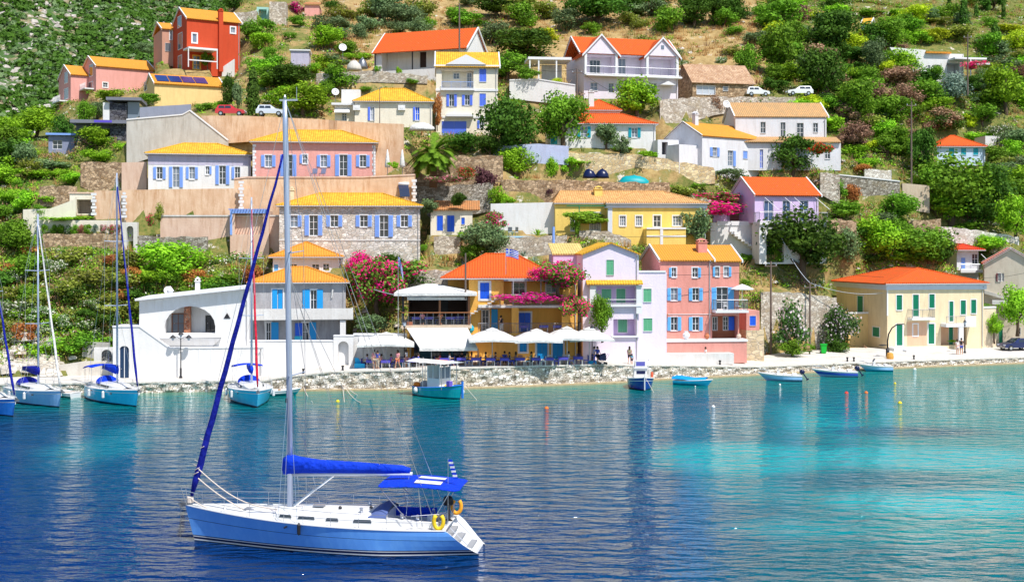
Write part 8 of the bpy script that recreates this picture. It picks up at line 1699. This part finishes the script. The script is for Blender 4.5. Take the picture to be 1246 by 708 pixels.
r = empty('wheelie_bin', at(1002, 142.5), 0, 'bright green wheeled bin between the oleanders', 'bin'); GB = plain('bin_green', (.0, .42, .03), .5); mb = MB(); mb.loft([[Vector((x * k, y * k, z)) for x, y in ((-.32, -.3), (.32, -.3), (.32, .3), (-.32, .3))] for z, k in ((.05, .8), (1.0, 1.))]); mb.build('bin_body', GB, r); mb = MB(); mb.box(-.37, .37, -.36, .36, 1.0, 1.1); mb.build('lid', GB, r); mb = MB(); mb.tube((-.35, .25, .1), (.35, .25, .1), .1, .1, 10); mb.build('wheels', BLACK, r)
for px, dy, lab in ((1112, .9, 'dark iron bollard right of the curved lamp post'), (876, .9, 'small dark bollard in front of the salmon house'), (1031, 1.2, 'squat dark bollard left of the curved lamp post'), (1039, 1.0, 'dark bollard nearest the middle motorboat'), (369, .8, 'dark bollard on the quay right of the big mast'), (417, .6, 'rusty bollard holding the mooring ropes')):
    Y = qY(px) + dy; tag(MB().lathe([(.17, -.05), (.13, .1), (.11, .4), (.19, .48), (.17, .58), (.03, .62)], 10).build('bollard', DARKM, None, at(px, Y)), lab, 'bollard').scale = (.75, .75, .8)
for i, (p1, p2, sag) in enumerate(((P(417, 466, 116.2), P(439, 490, 106), .3), (P(417, 466, 116.2), P(455, 486, 108), .4), (P(417, 466, 116.2), P(419, 489, 107), .1), (P(369, 470, 116), P(380, 489, 107), .2))): wire(p1, p2, sag, ['mooring rope running right from the rusty bollard to the water', 'slack mooring rope reaching farthest right from the rusty bollard', 'mooring rope hanging straight down from the rusty bollard', 'mooring rope from the bollard right of the big mast'][i], .03, ROPE)
r = empty('park_bench', at(979, 141.5), .1, 'small wooden bench in front of the left oleander', 'bench'); MB().box(-.7, .7, -.2, .2, .42, .47).build('seat', TEAK, r); MB().box(-.7, .7, .2, .24, .6, .95).build('backrest', TEAK, r)
for x in (-.6, .6): MB().box(x - .03, x + .03, -.18, .2, 0, .42).build('leg', DARKM, r)
def car(p, rz, col, lab, L=4.0, van=False):
    r = empty('parked_car', p, rz, lab, 'car'); pm = plain('car_' + lab[:12], col, .25, .1, .5, .8); hgt = 1.45 if not van else 1.7
    prof = [(-L / 2, .35), (-L / 2, .85), (-L / 2 + .12, .95), (L * .2, .98), (L / 2 - .15, .8), (L / 2, .6), (L / 2, .35)]
    mb = MB(); mb.prism([(x, -.82, z) for x, z in prof], (0, 1.64, 0)); mb.build('body', pm, r)
    cab = [(-L / 2 + .15, .95), (-L / 2 + .35, hgt - .05), (-L / 2 + .6, hgt), (L * .02, hgt), (L * .2, .97)]
    mb = MB(); mb.loft([[Vector((x, sg * w, z)) for (x, z), w in zip(cab, (.8, .66, .64, .64, .8))] for sg in (-1, 1)], caps=True); mb.build('cabin', pm, r)
    for sg in (-1, 1):
        for x0, x1 in ((-L / 2 + .42, -L * .2), (-L * .18, L * .02)):
            mb = MB(); mb.prism([(x0, sg * .785, 1.0), (x1 + .06, sg * .785, 1.0), (x1, sg * .67, hgt - .12), (x0 + .05, sg * .67, hgt - .12)], (0, sg * .012, 0)); mb.build('side_window', GLASS, r)
    mb = MB(); mb.prism([(L * .19, -.7, 1.02), (L * .19, .7, 1.02), (L * .04, .58, hgt - .06), (L * .04, -.58, hgt - .06)], (.02, 0, .01)); mb.build('windscreen', GLASS, r)
    for x in (-L * .31, L * .31):
        for sg in (-1, 1): w = MB().lathe([(.31, -.1), (.33, -.06), (.33, .06), (.31, .1)], 14, (x, sg * .76, .33), 1).build('wheel', BLACK, r); MB().lathe([(.18, -.112), (.18, .112)], 10, (x, sg * .76, .33), 1).build('rim', STEEL, w)
    for sg in (-1, 1): MB().box(L / 2 - .1, L / 2 + .01, sg * .45, sg * .75, .6, .76).build('headlight', CURT, r); MB().box(-L / 2 - .01, -L / 2 + .05, sg * .55, sg * .78, .7, .85).build('tail_light', plain('tail_red', (.4, .01, .01), .3), r)
    MB().box(L / 2 - .02, L / 2 + .04, -.8, .8, .35, .5).build('bumper', METAL, r)
    MB().box(L / 2 + .001, L / 2 + .02, -.25, .25, .42, .54).build('number_plate', TRIM, r)
    return r
p = P(972.5, 117, 188); car(p, PI + .05, (.8, .8, .8), 'white five-door car parked broadside above the long white house', 3.9); p = P(921, 118, 189); car(p, .1, (.78, .8, .82), 'white hatchback nose right beside the old stone cottage', 3.6)
p = at(1236, 148.5); car(p, PI + .25, (.008, .015, .09), 'dark blue car parked at the right edge of the quay', 4.1); p = P(281, 142, 160.5); car(p, .05, (.6, .02, .03), 'red car on the upper road behind the orange-beige wall', 3.8); p = P(329, 142, 161); car(p, .1, (.65, .7, .78), 'silver car right of the tall cypress on the upper road', 3.6)
def parasol(px, Y, half, z0, z1, lab, vent=True):
    r = empty('parasol', at(px, Y), .08, lab, 'parasol', 'white parasols over the quay tables'); mb = MB(); mb.tube((0, 0, 0), (0, 0, z1), .045); mb.build('pole', TRIM, r); mb = MB()
    E = [(-half, -half), (0, -half * 1.0), (half, -half), (half, 0), (half, half), (0, half), (-half, half), (-half, 0)]
    R0 = [Vector((x, y, z0 + (.09 if 0 in (x, y) else 0))) for x, y in E]; R1 = [Vector((x * .52, y * .52, z0 + (z1 - z0) * .55)) for x, y in E]; R2 = [Vector((x * .2, y * .2, z1 - .22)) for x, y in E]; V0 = [p - Vector((0, 0, .2)) for p in R0]
    mb.loft([V0, R0, R1, R2], caps=False); mb.build('canopy', CANVAS, r, fix=False)
    mb = MB(); T = [Vector((x * .26, y * .26, z1 - .2)) for x, y in E]; tp = Vector((0, 0, z1 + .04)); [mb.poly(T[i], T[(i + 1) % 8], tp) for i in range(8)]; mb.build('vent_cap', CANVAS, r, fix=False)
    mb = MB(); [mb.tube((0, 0, z1 - .3), p - Vector((0, 0, .02)), .015) for p in R0]; mb.build('ribs', METAL, r)
    MB().lathe([(.35, 0), (.33, .1), (.06, .12)], 12).build('base', CONC, r); return r
for a in ((599, 119.6, 2.35, 2.55, 3.62, 'first big white parasol right of the restaurant awning'), (653, 119.9, 2.3, 2.5, 3.55, 'second big white parasol, in front of the blue arched doors'), (690, 121.4, 2.1, 2.6, 3.7, 'third white parasol, set back below the balcony'), (717, 122.2, 2.2, 2.5, 3.6, 'last white parasol at the right end beside the lilac house'), (470, 119.8, 2.7, 2.25, 3.3, 'broad white parasol left of the restaurant, over the standing diners')): parasol(*a)
def mk_table(cloth):
    r = empty('table', (0, 0, 0), 0); MB().box(-.42, .42, -.42, .42, .72, .76).build('tabletop', TRIM, r); mb = MB(); mb.box(-.44, .44, -.44, .44, .762, .775);
    for s in (-1, 1): mb.box(s * .44, s * .45, -.44, .44, .52, .77); mb.box(-.44, .44, s * .44, s * .45, .52, .77)
    mb.build('tablecloth', cloth, r)
    for x in (-.37, .37):
        for y in (-.37, .37): MB().tube((x, y, 0), (x, y, .72), .03).build('leg', TRIM, r)
    return r
def mk_chair(m):
    r = empty('chair', (0, 0, 0), 0); MB().box(-.22, .22, -.22, .22, .42, .47).build('seat', m, r); mb = MB(); mb.box(-.22, .22, .18, .22, .85, .92); [mb.box(-.22 + i * .1, -.18 + i * .1, .185, .215, .47, .85) for i in range(5)]; mb.build('backrest', m, r)
    for x in (-.19, .19):
        for y in (-.19, .19): MB().tube((x, y, 0), (x, y, .43), .022).build('leg', m, r)
    return r
VIO = paint('violet_blue', (.09, .08, .46)); NCH = paint('navy_chair', (.03, .04, .26))
TP = [mk_table(VIO)]; CPR = [mk_chair(NCH), mk_chair(TRIM)]
bpy.context.view_layer.update()
used = set()
def place(proto, p, rz, lab, cat, grp):
    if proto.name in used: o = copy_tree(proto)
    else: o = proto; used.add(proto.name)
    o.location = p; o.rotation_euler[2] = rz; o['label'] = lab; o['category'] = cat; o['group'] = grp; return o
rs = random.Random(8)
spots = [(452, 118.4), (470, 118.2), (486, 118.6), (503, 118.6), (541, 119.4), (562, 119.6), (579, 119.4), (597, 118.9), (614, 119.1), (633, 119.4), (652, 119.6), (668, 119.9), (686, 120.6), (704, 121.2)]
names = ['far left under the left parasol', 'midway under the left parasol', 'rightmost under the left parasol', 'beside the pavilion lamp post', 'left under the awning', 'right under the awning', 'just right of the awning', 'under the first parasol', 'right of the first parasol', 'left under the second parasol', 'by the second parasol pole', 'right of the second pole', 'under the third parasol', 'under the last parasol']
for (px, Y), nm in zip(spots, names):
    p = at(px, Y); place(TP[0], p, rs.uniform(-.1, .1), 'small blue-clothed cafe table ' + nm, 'table', 'cafe tables on the quay')
    for k, (dx, dy, rz) in enumerate(((-.75, .1, PI / 2), (.75, -.05, -PI / 2), (.05, .8, 0))):
        w = rs.random() < .3; q = Vector((p.x + dx, p.y + dy, 0)); q.z = gnd(CX + q.x / q.y * F, q.y)
        place(CPR[1 if w else 0], q, rz + rs.uniform(-.3, .3), '%s cafe chair, %s of the table %s' % ('white' if w else 'navy', ('left', 'right', 'far side')[k], nm.replace(',', '')), 'chair', 'cafe chairs on the quay')
for i, (X, v, h_) in enumerate(((160, .9, PAV), (250, 1.0, PAV), (400, .9, PAV), (470, 1.6, PAV))):
    z = h_.O.z + h_.z(300, 327); q = h_.O + h_.e * h_.u(X, 300, v) + h_.n * v; q.z = z; place(TP[0], q, 0, 'table on the upper pavilion terrace, %s' % ['far left', 'second from left', 'third from left', 'far right'][i], 'table', 'tables on the pavilion terrace')
    place(CPR[0], q + Vector((.8, .1, 0)), -PI / 2, 'navy chair right of the %s table on the pavilion terrace' % ['far left', 'second', 'third', 'far right'][i], 'chair', 'chairs on the pavilion terrace')
for i, X in enumerate((145, 240, 305)):
    z = OCH.O.z + OCH.z(100, 330); q = OCH.O + OCH.e * OCH.u(X, 320, -.2) + OCH.n * -.1; q.z = z; place(TP[0], q, 0, '%s table on the first-floor balcony of the ochre house' % ['left', 'middle', 'right'][i], 'table', 'tables on the ochre balcony')
for i, X in enumerate((1100, 1160)):
    z = L2.O.z + L2.z(1100, 222); q = L2.O + L2.e * L2.u(X, 210, -.8) + L2.n * -.9; q.z = z; place(CPR[1], q, .6 * i, '%s white chair on the railed balcony of the salmon house' % ['left', 'right'][i], 'chair', 'chairs on the salmon balcony')
z = L2.O.z + L2.z(1100, 222); r = empty('parasol', L2.O + L2.e * L2.u(1180, 200, -.8) + L2.n * -.8 + Vector((0, 0, L2.z(1100, 222))), 0, 'small white parasol on the railed balcony of the salmon house', 'parasol'); MB().tube((0, 0, 0), (0, 0, 2.75), .035).build('pole', TRIM, r); mb = MB(); mb.lathe([(1.25, 2.2), (1.25, 2.28), (.6, 2.6), (.02, 2.8)], 8); mb.build('canopy', CANVAS, r)
mb = MB(); mb.box(-.5, .5, -.3, .3, 0, .45); mb.prism([(-.5, .28, .45), (.1, .28, .45), (-.2, .28, .95), (-.55, .28, .95)], (0, .06, 0)); tag(mb.build('cool_box', CY, None, at(438, 118.6)), 'bright cyan crate seat at the left end of the cafe', 'crate')
def skin(verts, edges, radii, mat, root=0, sub=1):
    me = bpy.data.meshes.new('s'); me.from_pydata([tuple(v) for v in verts], edges, []); o = bpy.data.objects.new('s', me); COL.objects.link(o)
    md = o.modifiers.new('k', 'SKIN'); sv = me.skin_vertices[0].data
    for i, r in enumerate(radii): sv[i].radius = (r, r) if not isinstance(r, tuple) else r; sv[i].use_root = (i == root)
    s2 = o.modifiers.new('u', 'SUBSURF'); s2.levels = sub
    dg = bpy.context.evaluated_depsgraph_get(); out = bpy.data.meshes.new_from_object(o.evaluated_get(dg)); bpy.data.objects.remove(o); out.materials.clear(); out.materials.append(mat)
    for p in out.polygons: p.use_smooth = True
    return out
def joints(pose):
    J = dict(pel=(0, 0, .93), wst=(0, 0, 1.08), chs=(0, 0, 1.32), nck=(0, 0, 1.47), hd0=(0, -.01, 1.56), hd1=(0, -.02, 1.68))
    for s, n in ((-1, 'l'), (1, 'r')):
        J[n + 'sh'] = (s * .17, 0, 1.41); J[n + 'el'] = (s * .23, .02, 1.14); J[n + 'wr'] = (s * .24, -.08, .9); J[n + 'ha'] = (s * .24, -.11, .82); J[n + 'hp'] = (s * .09, 0, .88); J[n + 'kn'] = (s * .1, -.01, .49); J[n + 'an'] = (s * .1, .03, .09); J[n + 'to'] = (s * .11, -.13, .035)
    if pose == 'walk':
        J.update(lkn=(-.1, -.16, .5), lan=(-.1, -.24, .1), lto=(-.1, -.4, .07), rkn=(.1, .06, .49), ran=(.1, .3, .15), rto=(.1, .2, .035), lel=(-.23, .12, 1.16), lwr=(-.24, .16, .92), lha=(-.24, .15, .84), rel=(.23, -.08, 1.15), rwr=(.22, -.24, .96), rha=(.22, -.3, .9))
    if pose == 'sit':
        d = -.42
        for k in list(J): x, y, z = J[k]; J[k] = (x, y, z + d)
        for s, n in ((-1, 'l'), (1, 'r')): J[n + 'kn'] = (s * .12, -.42, .5); J[n + 'an'] = (s * .12, -.4, .09); J[n + 'to'] = (s * .13, -.55, .035); J[n + 'el'] = (s * .25, -.12, .76); J[n + 'wr'] = (s * .16, -.34, .76); J[n + 'ha'] = (s * .12, -.42, .78)
    return J
SKINM = plain('skin', (.52, .28, .18), .6); HAIRM = plain('dark_hair', (.03, .018, .012), .7)
PM = {}
def body(pose):
    if pose in PM: return PM[pose]
    J = joints(pose); K = list(J); ix = {k: i for i, k in enumerate(K)}
    E = [('pel', 'wst'), ('wst', 'chs'), ('chs', 'nck'), ('nck', 'hd0'), ('hd0', 'hd1')]
    R = dict(pel=(.15, .11), wst=(.13, .1), chs=(.155, .11), nck=.055, hd0=(.085, .1), hd1=(.07, .085))
    for n in 'lr':
        E += [('chs', n + 'sh'), (n + 'sh', n + 'el'), (n + 'el', n + 'wr'), (n + 'wr', n + 'ha'), ('pel', n + 'hp'), (n + 'hp', n + 'kn'), (n + 'kn', n + 'an'), (n + 'an', n + 'to')]
        R.update({n + 'sh': .06, n + 'el': .045, n + 'wr': .03, n + 'ha': .038, n + 'hp': .095, n + 'kn': .06, n + 'an': .042, n + 'to': .04})
    me = skin([J[k] for k in K], [(ix[a], ix[b]) for a, b in E], [R[k] for k in K], SKINM)
    mb = MB(); mb.smooth = True
    for s, n in ((-1, 'l'), (1, 'r')):
        h = Vector(J[n + 'ha']); w = Vector(J[n + 'wr']); d = (h - w).normalized(); sd = Vector((0, 1, 0)) if abs(d.z) > .5 else Vector((1, 0, 0)); cu = d.cross(sd).normalized() * s
        for k in range(4): b = h + sd * (k - 1.5) * .018; L = (.05, .062, .058, .045)[k]; mb.path([b, b + d * L * .7, b + d * L * 1.1 - cu * .02], [.0085, .008, .006], 5)
        mb.path([h - d * .03 - sd * .03, h - sd * .05 + d * .01, h - sd * .045 + d * .035], [.01, .009, .007], 5)
    hd = Vector(J['hd0']); mb.path([hd + Vector((0, -.095, .05)), hd + Vector((0, -.118, .015)), hd + Vector((0, -.1, .0))], [.008, .014, .008], 5)
    for s in (-1, 1): mb.ball(hd + Vector((s * .085, 0, .03)), .02, 6, 4, 1.4)
    mb.cur = 1
    for s in (-1, 1): mb.ball(hd + Vector((s * .033, -.092, .045)), .011, 6, 4)
    mb.cur = 2; mb.box(hd.x - .025, hd.x + .025, hd.y - .1, hd.y - .09, hd.z - .033, hd.z - .024)
    b2 = mb.mesh('b', [SKINM, BLACK, plain('lips', (.35, .08, .07), .6)])
    import bmesh
    bm = bmesh.new(); bm.from_mesh(me); bm.from_mesh(b2); me.materials.append(BLACK); me.materials.append(MATS['lips']); bm.to_mesh(me); bm.free()
    def sub(keys, edges, rr): kk = list(keys); i2 = {k: i for i, k in enumerate(kk)}; return skin([keys[k] for k in kk], [(i2[a], i2[b]) for a, b in edges], [rr[k] for k in kk], SKINM)
    def lerp(a, b, t): return tuple(a[i] + (b[i] - a[i]) * t for i in range(3))
    ks = dict(wst=lerp(J['pel'], J['wst'], .35), chs=J['chs'], nk=lerp(J['chs'], J['nck'], .45)); es = [('wst', 'chs'), ('chs', 'nk')]; rr = dict(wst=(.165, .125), chs=(.17, .125), nk=(.1, .08))
    for n in 'lr': ks[n + 's'] = J[n + 'sh']; ks[n + 'e'] = lerp(J[n + 'sh'], J[n + 'el'], .6); es += [('chs', n + 's'), (n + 's', n + 'e')]; rr[n + 's'] = .075; rr[n + 'e'] = .062
    shirt = sub(ks, es, rr)
    out = {}
    for nm, t in (('shorts', .75), ('trousers', 1.7)):
        ks = dict(p=J['pel']); es = []; rr = dict(p=(.165, .12))
        for n in 'lr':
            ks[n + 'h'] = J[n + 'hp']; ks[n + 'k'] = lerp(J[n + 'hp'], J[n + 'kn'], min(t, 1)); es += [('p', n + 'h'), (n + 'h', n + 'k')]; rr[n + 'h'] = .11; rr[n + 'k'] = .085 if t < 1 else .072
            if t > 1: ks[n + 'a'] = lerp(J[n + 'kn'], J[n + 'an'], .85); es.append((n + 'k', n + 'a')); rr[n + 'a'] = .055
        out[nm] = sub(ks, es, rr)
    mb = MB(); mb.smooth = True; hh = Vector(J['hd1']); mb.lathe([(.1, -.11), (.108, -.04), (.1, .04), (.06, .09), (.01, .11)], 12, (hh.x, hh.y + .025, hh.z)); hair = mb.mesh('hair', HAIRM)
    mb = MB(); mb.smooth = True; mb.lathe([(.07, -.32), (.1, -.2), (.11, -.04), (.1, .04), (.06, .09), (.01, .11)], 12, (hh.x, hh.y + .04, hh.z)); hairl = mb.mesh('long_hair', HAIRM)
    PM[pose] = (me, shirt, out, hair, hairl, J); return PM[pose]
def person(p, rz, pose, shirt, legs, lcol, lab, s=1., longh=False, hair=(.03, .018, .012), bag=None, grp=None):
    me, sh, out, hr, hl, J = body(pose); r = empty('person', p, rz, lab, 'person', grp); r.scale = (s, s, s)
    for nm, m, c in (('body', me, None), ('shirt', sh, shirt), (legs, out[legs], lcol), ('hair', hl if longh else hr, hair)):
        o = bpy.data.objects.new(nm, m); COL.objects.link(o); o.parent = r
        if c: recolor(o, 0, plain('cloth_%s' % (c,), c, .8))
    if bag: mb = MB(); mb.smooth = True; mb.lathe([(.02, -.2), (.15, -.16), (.17, 0), (.12, .16), (.03, .2)], 10, bag[:3]); tag(mb.build('bag', plain('bag_%s' % (bag[3],), bag[3], .8), None, None), 'bag carried by the ' + lab, 'bag');
    return r
PINK = (.75, .3, .35); NB = (.04, .08, .45); WH = (.8, .8, .8); BK = (.02, .02, .03); OR = (.8, .25, .12); LV = (.45, .4, .7); GRN = (.05, .2, .1); YL = (.7, .5, .05); BG = (.5, .4, .3); RD = (.55, .05, .06)
QP = [(455.5, 117.6, .4, 'stand', PINK, 'shorts', BG, 'person in a pink shirt standing at the left end of the cafe', 1.02, False), (459.5, 117.3, 2.6, 'stand', NB, 'trousers', BG, 'person in a blue shirt with back turned standing beside the pink-shirted one', 1.0, False), (484, 117.6, -.5, 'walk', PINK, 'shorts', OR, 'person in a peach top and orange shorts walking left of the lamp post', 1.0, True), (494.5, 118.6, 1.2, 'stand', WH, 'shorts', PINK, 'person in white top standing right behind the lamp post', .98, True),
 (723, 121.4, -1.4, 'stand', LV, 'trousers', NB, 'person in lavender shirt standing at the right end of the parasols', 1., False), (727, 121.6, .5, 'walk', NB, 'shorts', BK, 'person in a navy shirt beside the pushchair at the right end of the cafe', 1., False), (766, 123.8, 2.9, 'walk', (.35, .3, .2), 'shorts', BK, 'long-haired person in olive top walking with a bag before the lilac house', 1., True), (769, 123.3, 3.2, 'stand', (.1, .4, .6), 'shorts', BK, 'child in a turquoise top below the walkers', .62, True),
 (782, 127.8, -1.5, 'walk', (.2, .08, .45), 'shorts', NB, 'person in a purple top walking right with a backpack', 1., False), (858.5, 129.8, -1.3, 'walk', WH, 'shorts', WH, 'person in white clothes walking by the salmon terrace', .95, False), (882, 131.2, .3, 'stand', WH, 'shorts', BG, 'person in a white top at the right of the salmon terrace step', .9, False),
 (1165, 143.5, .3, 'stand', WH, 'shorts', (.7, .6, .6), 'person in white of the couple by the right street lamp', 1.02, True), (1169.8, 143.8, -.4, 'stand', BK, 'shorts', NB, 'person in black of the couple by the right street lamp', 1.08, False)]
for a in QP: person(at(a[0], a[1]), a[2], *a[3:8], s=a[8], longh=a[9], grp='people on the quay')
SEAT = [(446.8, 118.5, PI / 2, LV, 'trousers', BK, 'seated diner in lavender at the far left table'), (464.2, 118.3, PI / 2, PINK, 'shorts', BG, 'seated diner in pink under the left parasol'), (476, 118.2, -PI / 2, (.3, .1, .4), 'trousers', BK, 'seated diner in dark violet under the left parasol'), (509, 118.6, -PI / 2, NB, 'trousers', BK, 'seated diner in blue right of the lamp by the pavilion'), (547, 119.4, -PI / 2, WH, 'trousers', LV, 'seated diner in white under the awning'), (535.5, 119.5, PI / 2, RD, 'trousers', BK, 'seated diner in red under the awning'), (568, 119.6, -PI / 2, YL, 'trousers', BK, 'seated diner in yellow under the right end of the awning'), (573.6, 119.5, PI / 2, OR, 'trousers', NB, 'seated diner in orange between the awning and the first parasol'),
 (591, 119., PI / 2, BK, 'trousers', BK, 'seated diner in black under the first parasol'), (603, 118.9, -PI / 2, (.12, .03, .04), 'trousers', BK, 'seated diner in maroon under the first parasol'), (620, 119.1, -PI / 2, BK, 'trousers', NB, 'seated diner in black right of the first parasol pole'), (627.5, 119.5, PI / 2, (.25, .15, .12), 'trousers', BK, 'seated diner in brown left under the second parasol'), (646.5, 119.7, PI / 2, GRN, 'trousers', BK, 'seated diner in dark green by the second parasol pole'), (614, 119.9, 0, NB, 'trousers', BK, 'seated diner in navy behind a table right of the first parasol'), (562, 120.4, 0, BK, 'trousers', BK, 'seated diner in black facing the water under the awning'), (692, 120.6, -PI / 2, WH, 'trousers', BG, 'seated diner in white under the third parasol')]
for px, Y, rz, sc, lg, lc, lab in SEAT: person(at(px, Y, .0), rz if abs(rz) < 1 else -rz, 'sit', sc, lg, lc, lab, longh=px % 2 > 1, grp='seated diners on the quay')
zb = OCH.O.z + OCH.z(100, 330); q = OCH.O + OCH.e * OCH.u(38, 320, -.4) + OCH.n * -.4; q.z = zb; person(q, .5, 'stand', BK, 'trousers', WH, 'waiter in black shirt and white trousers on the ochre house balcony', 1.)
for i, (X, c) in enumerate(((200, PINK), (330, OR))):
    q = PAV.O + PAV.e * PAV.u(X, 300, .6) + PAV.n * .6; q.z = PAV.O.z + PAV.z(300, 327); person(q, 0, 'sit', c, 'trousers', BK, ('pink-shirted' if i == 0 else 'orange-shirted') + ' guest seated on the upper pavilion terrace', 1.)
r = empty('pushchair', at(733, 121.2), .3, 'navy pushchair at the right end of the cafe', 'pushchair'); mb = MB(); mb.smooth = True; mb.loft([[Vector((x + .0, w * math.cos(a), .7 + h * math.sin(a))) for a in np.linspace(0, PI, 8)] for x, w, h in ((-.35, .22, .25), (0, .25, .4), (.3, .25, .45))], close=False); mb.build('hood', NAVY, r, fix=False); MB().prism([(-.35, -.2, .45), (.3, -.2, .4), (.35, -.2, .75), (-.35, -.2, .7)], (0, .4, 0)).build('seat', NAVY, r)
MB().path([(.3, -.22, .5), (.65, -.22, 1.05), (.65, .22, 1.05), (.3, .22, .5)], .018, 5).build('handle', METAL, r); MB().path([(-.3, 0, .45), (.3, 0, .15)], .02, 5).path([(.3, 0, .45), (-.3, 0, .15)], .02, 5).build('frame', METAL, r)
for x in (-.32, .32):
    for y in (-.22, .22): MB().lathe([(.13, -.02), (.13, .02)], 12, (x, y, .13), 1).build('wheel', BLACK, r)
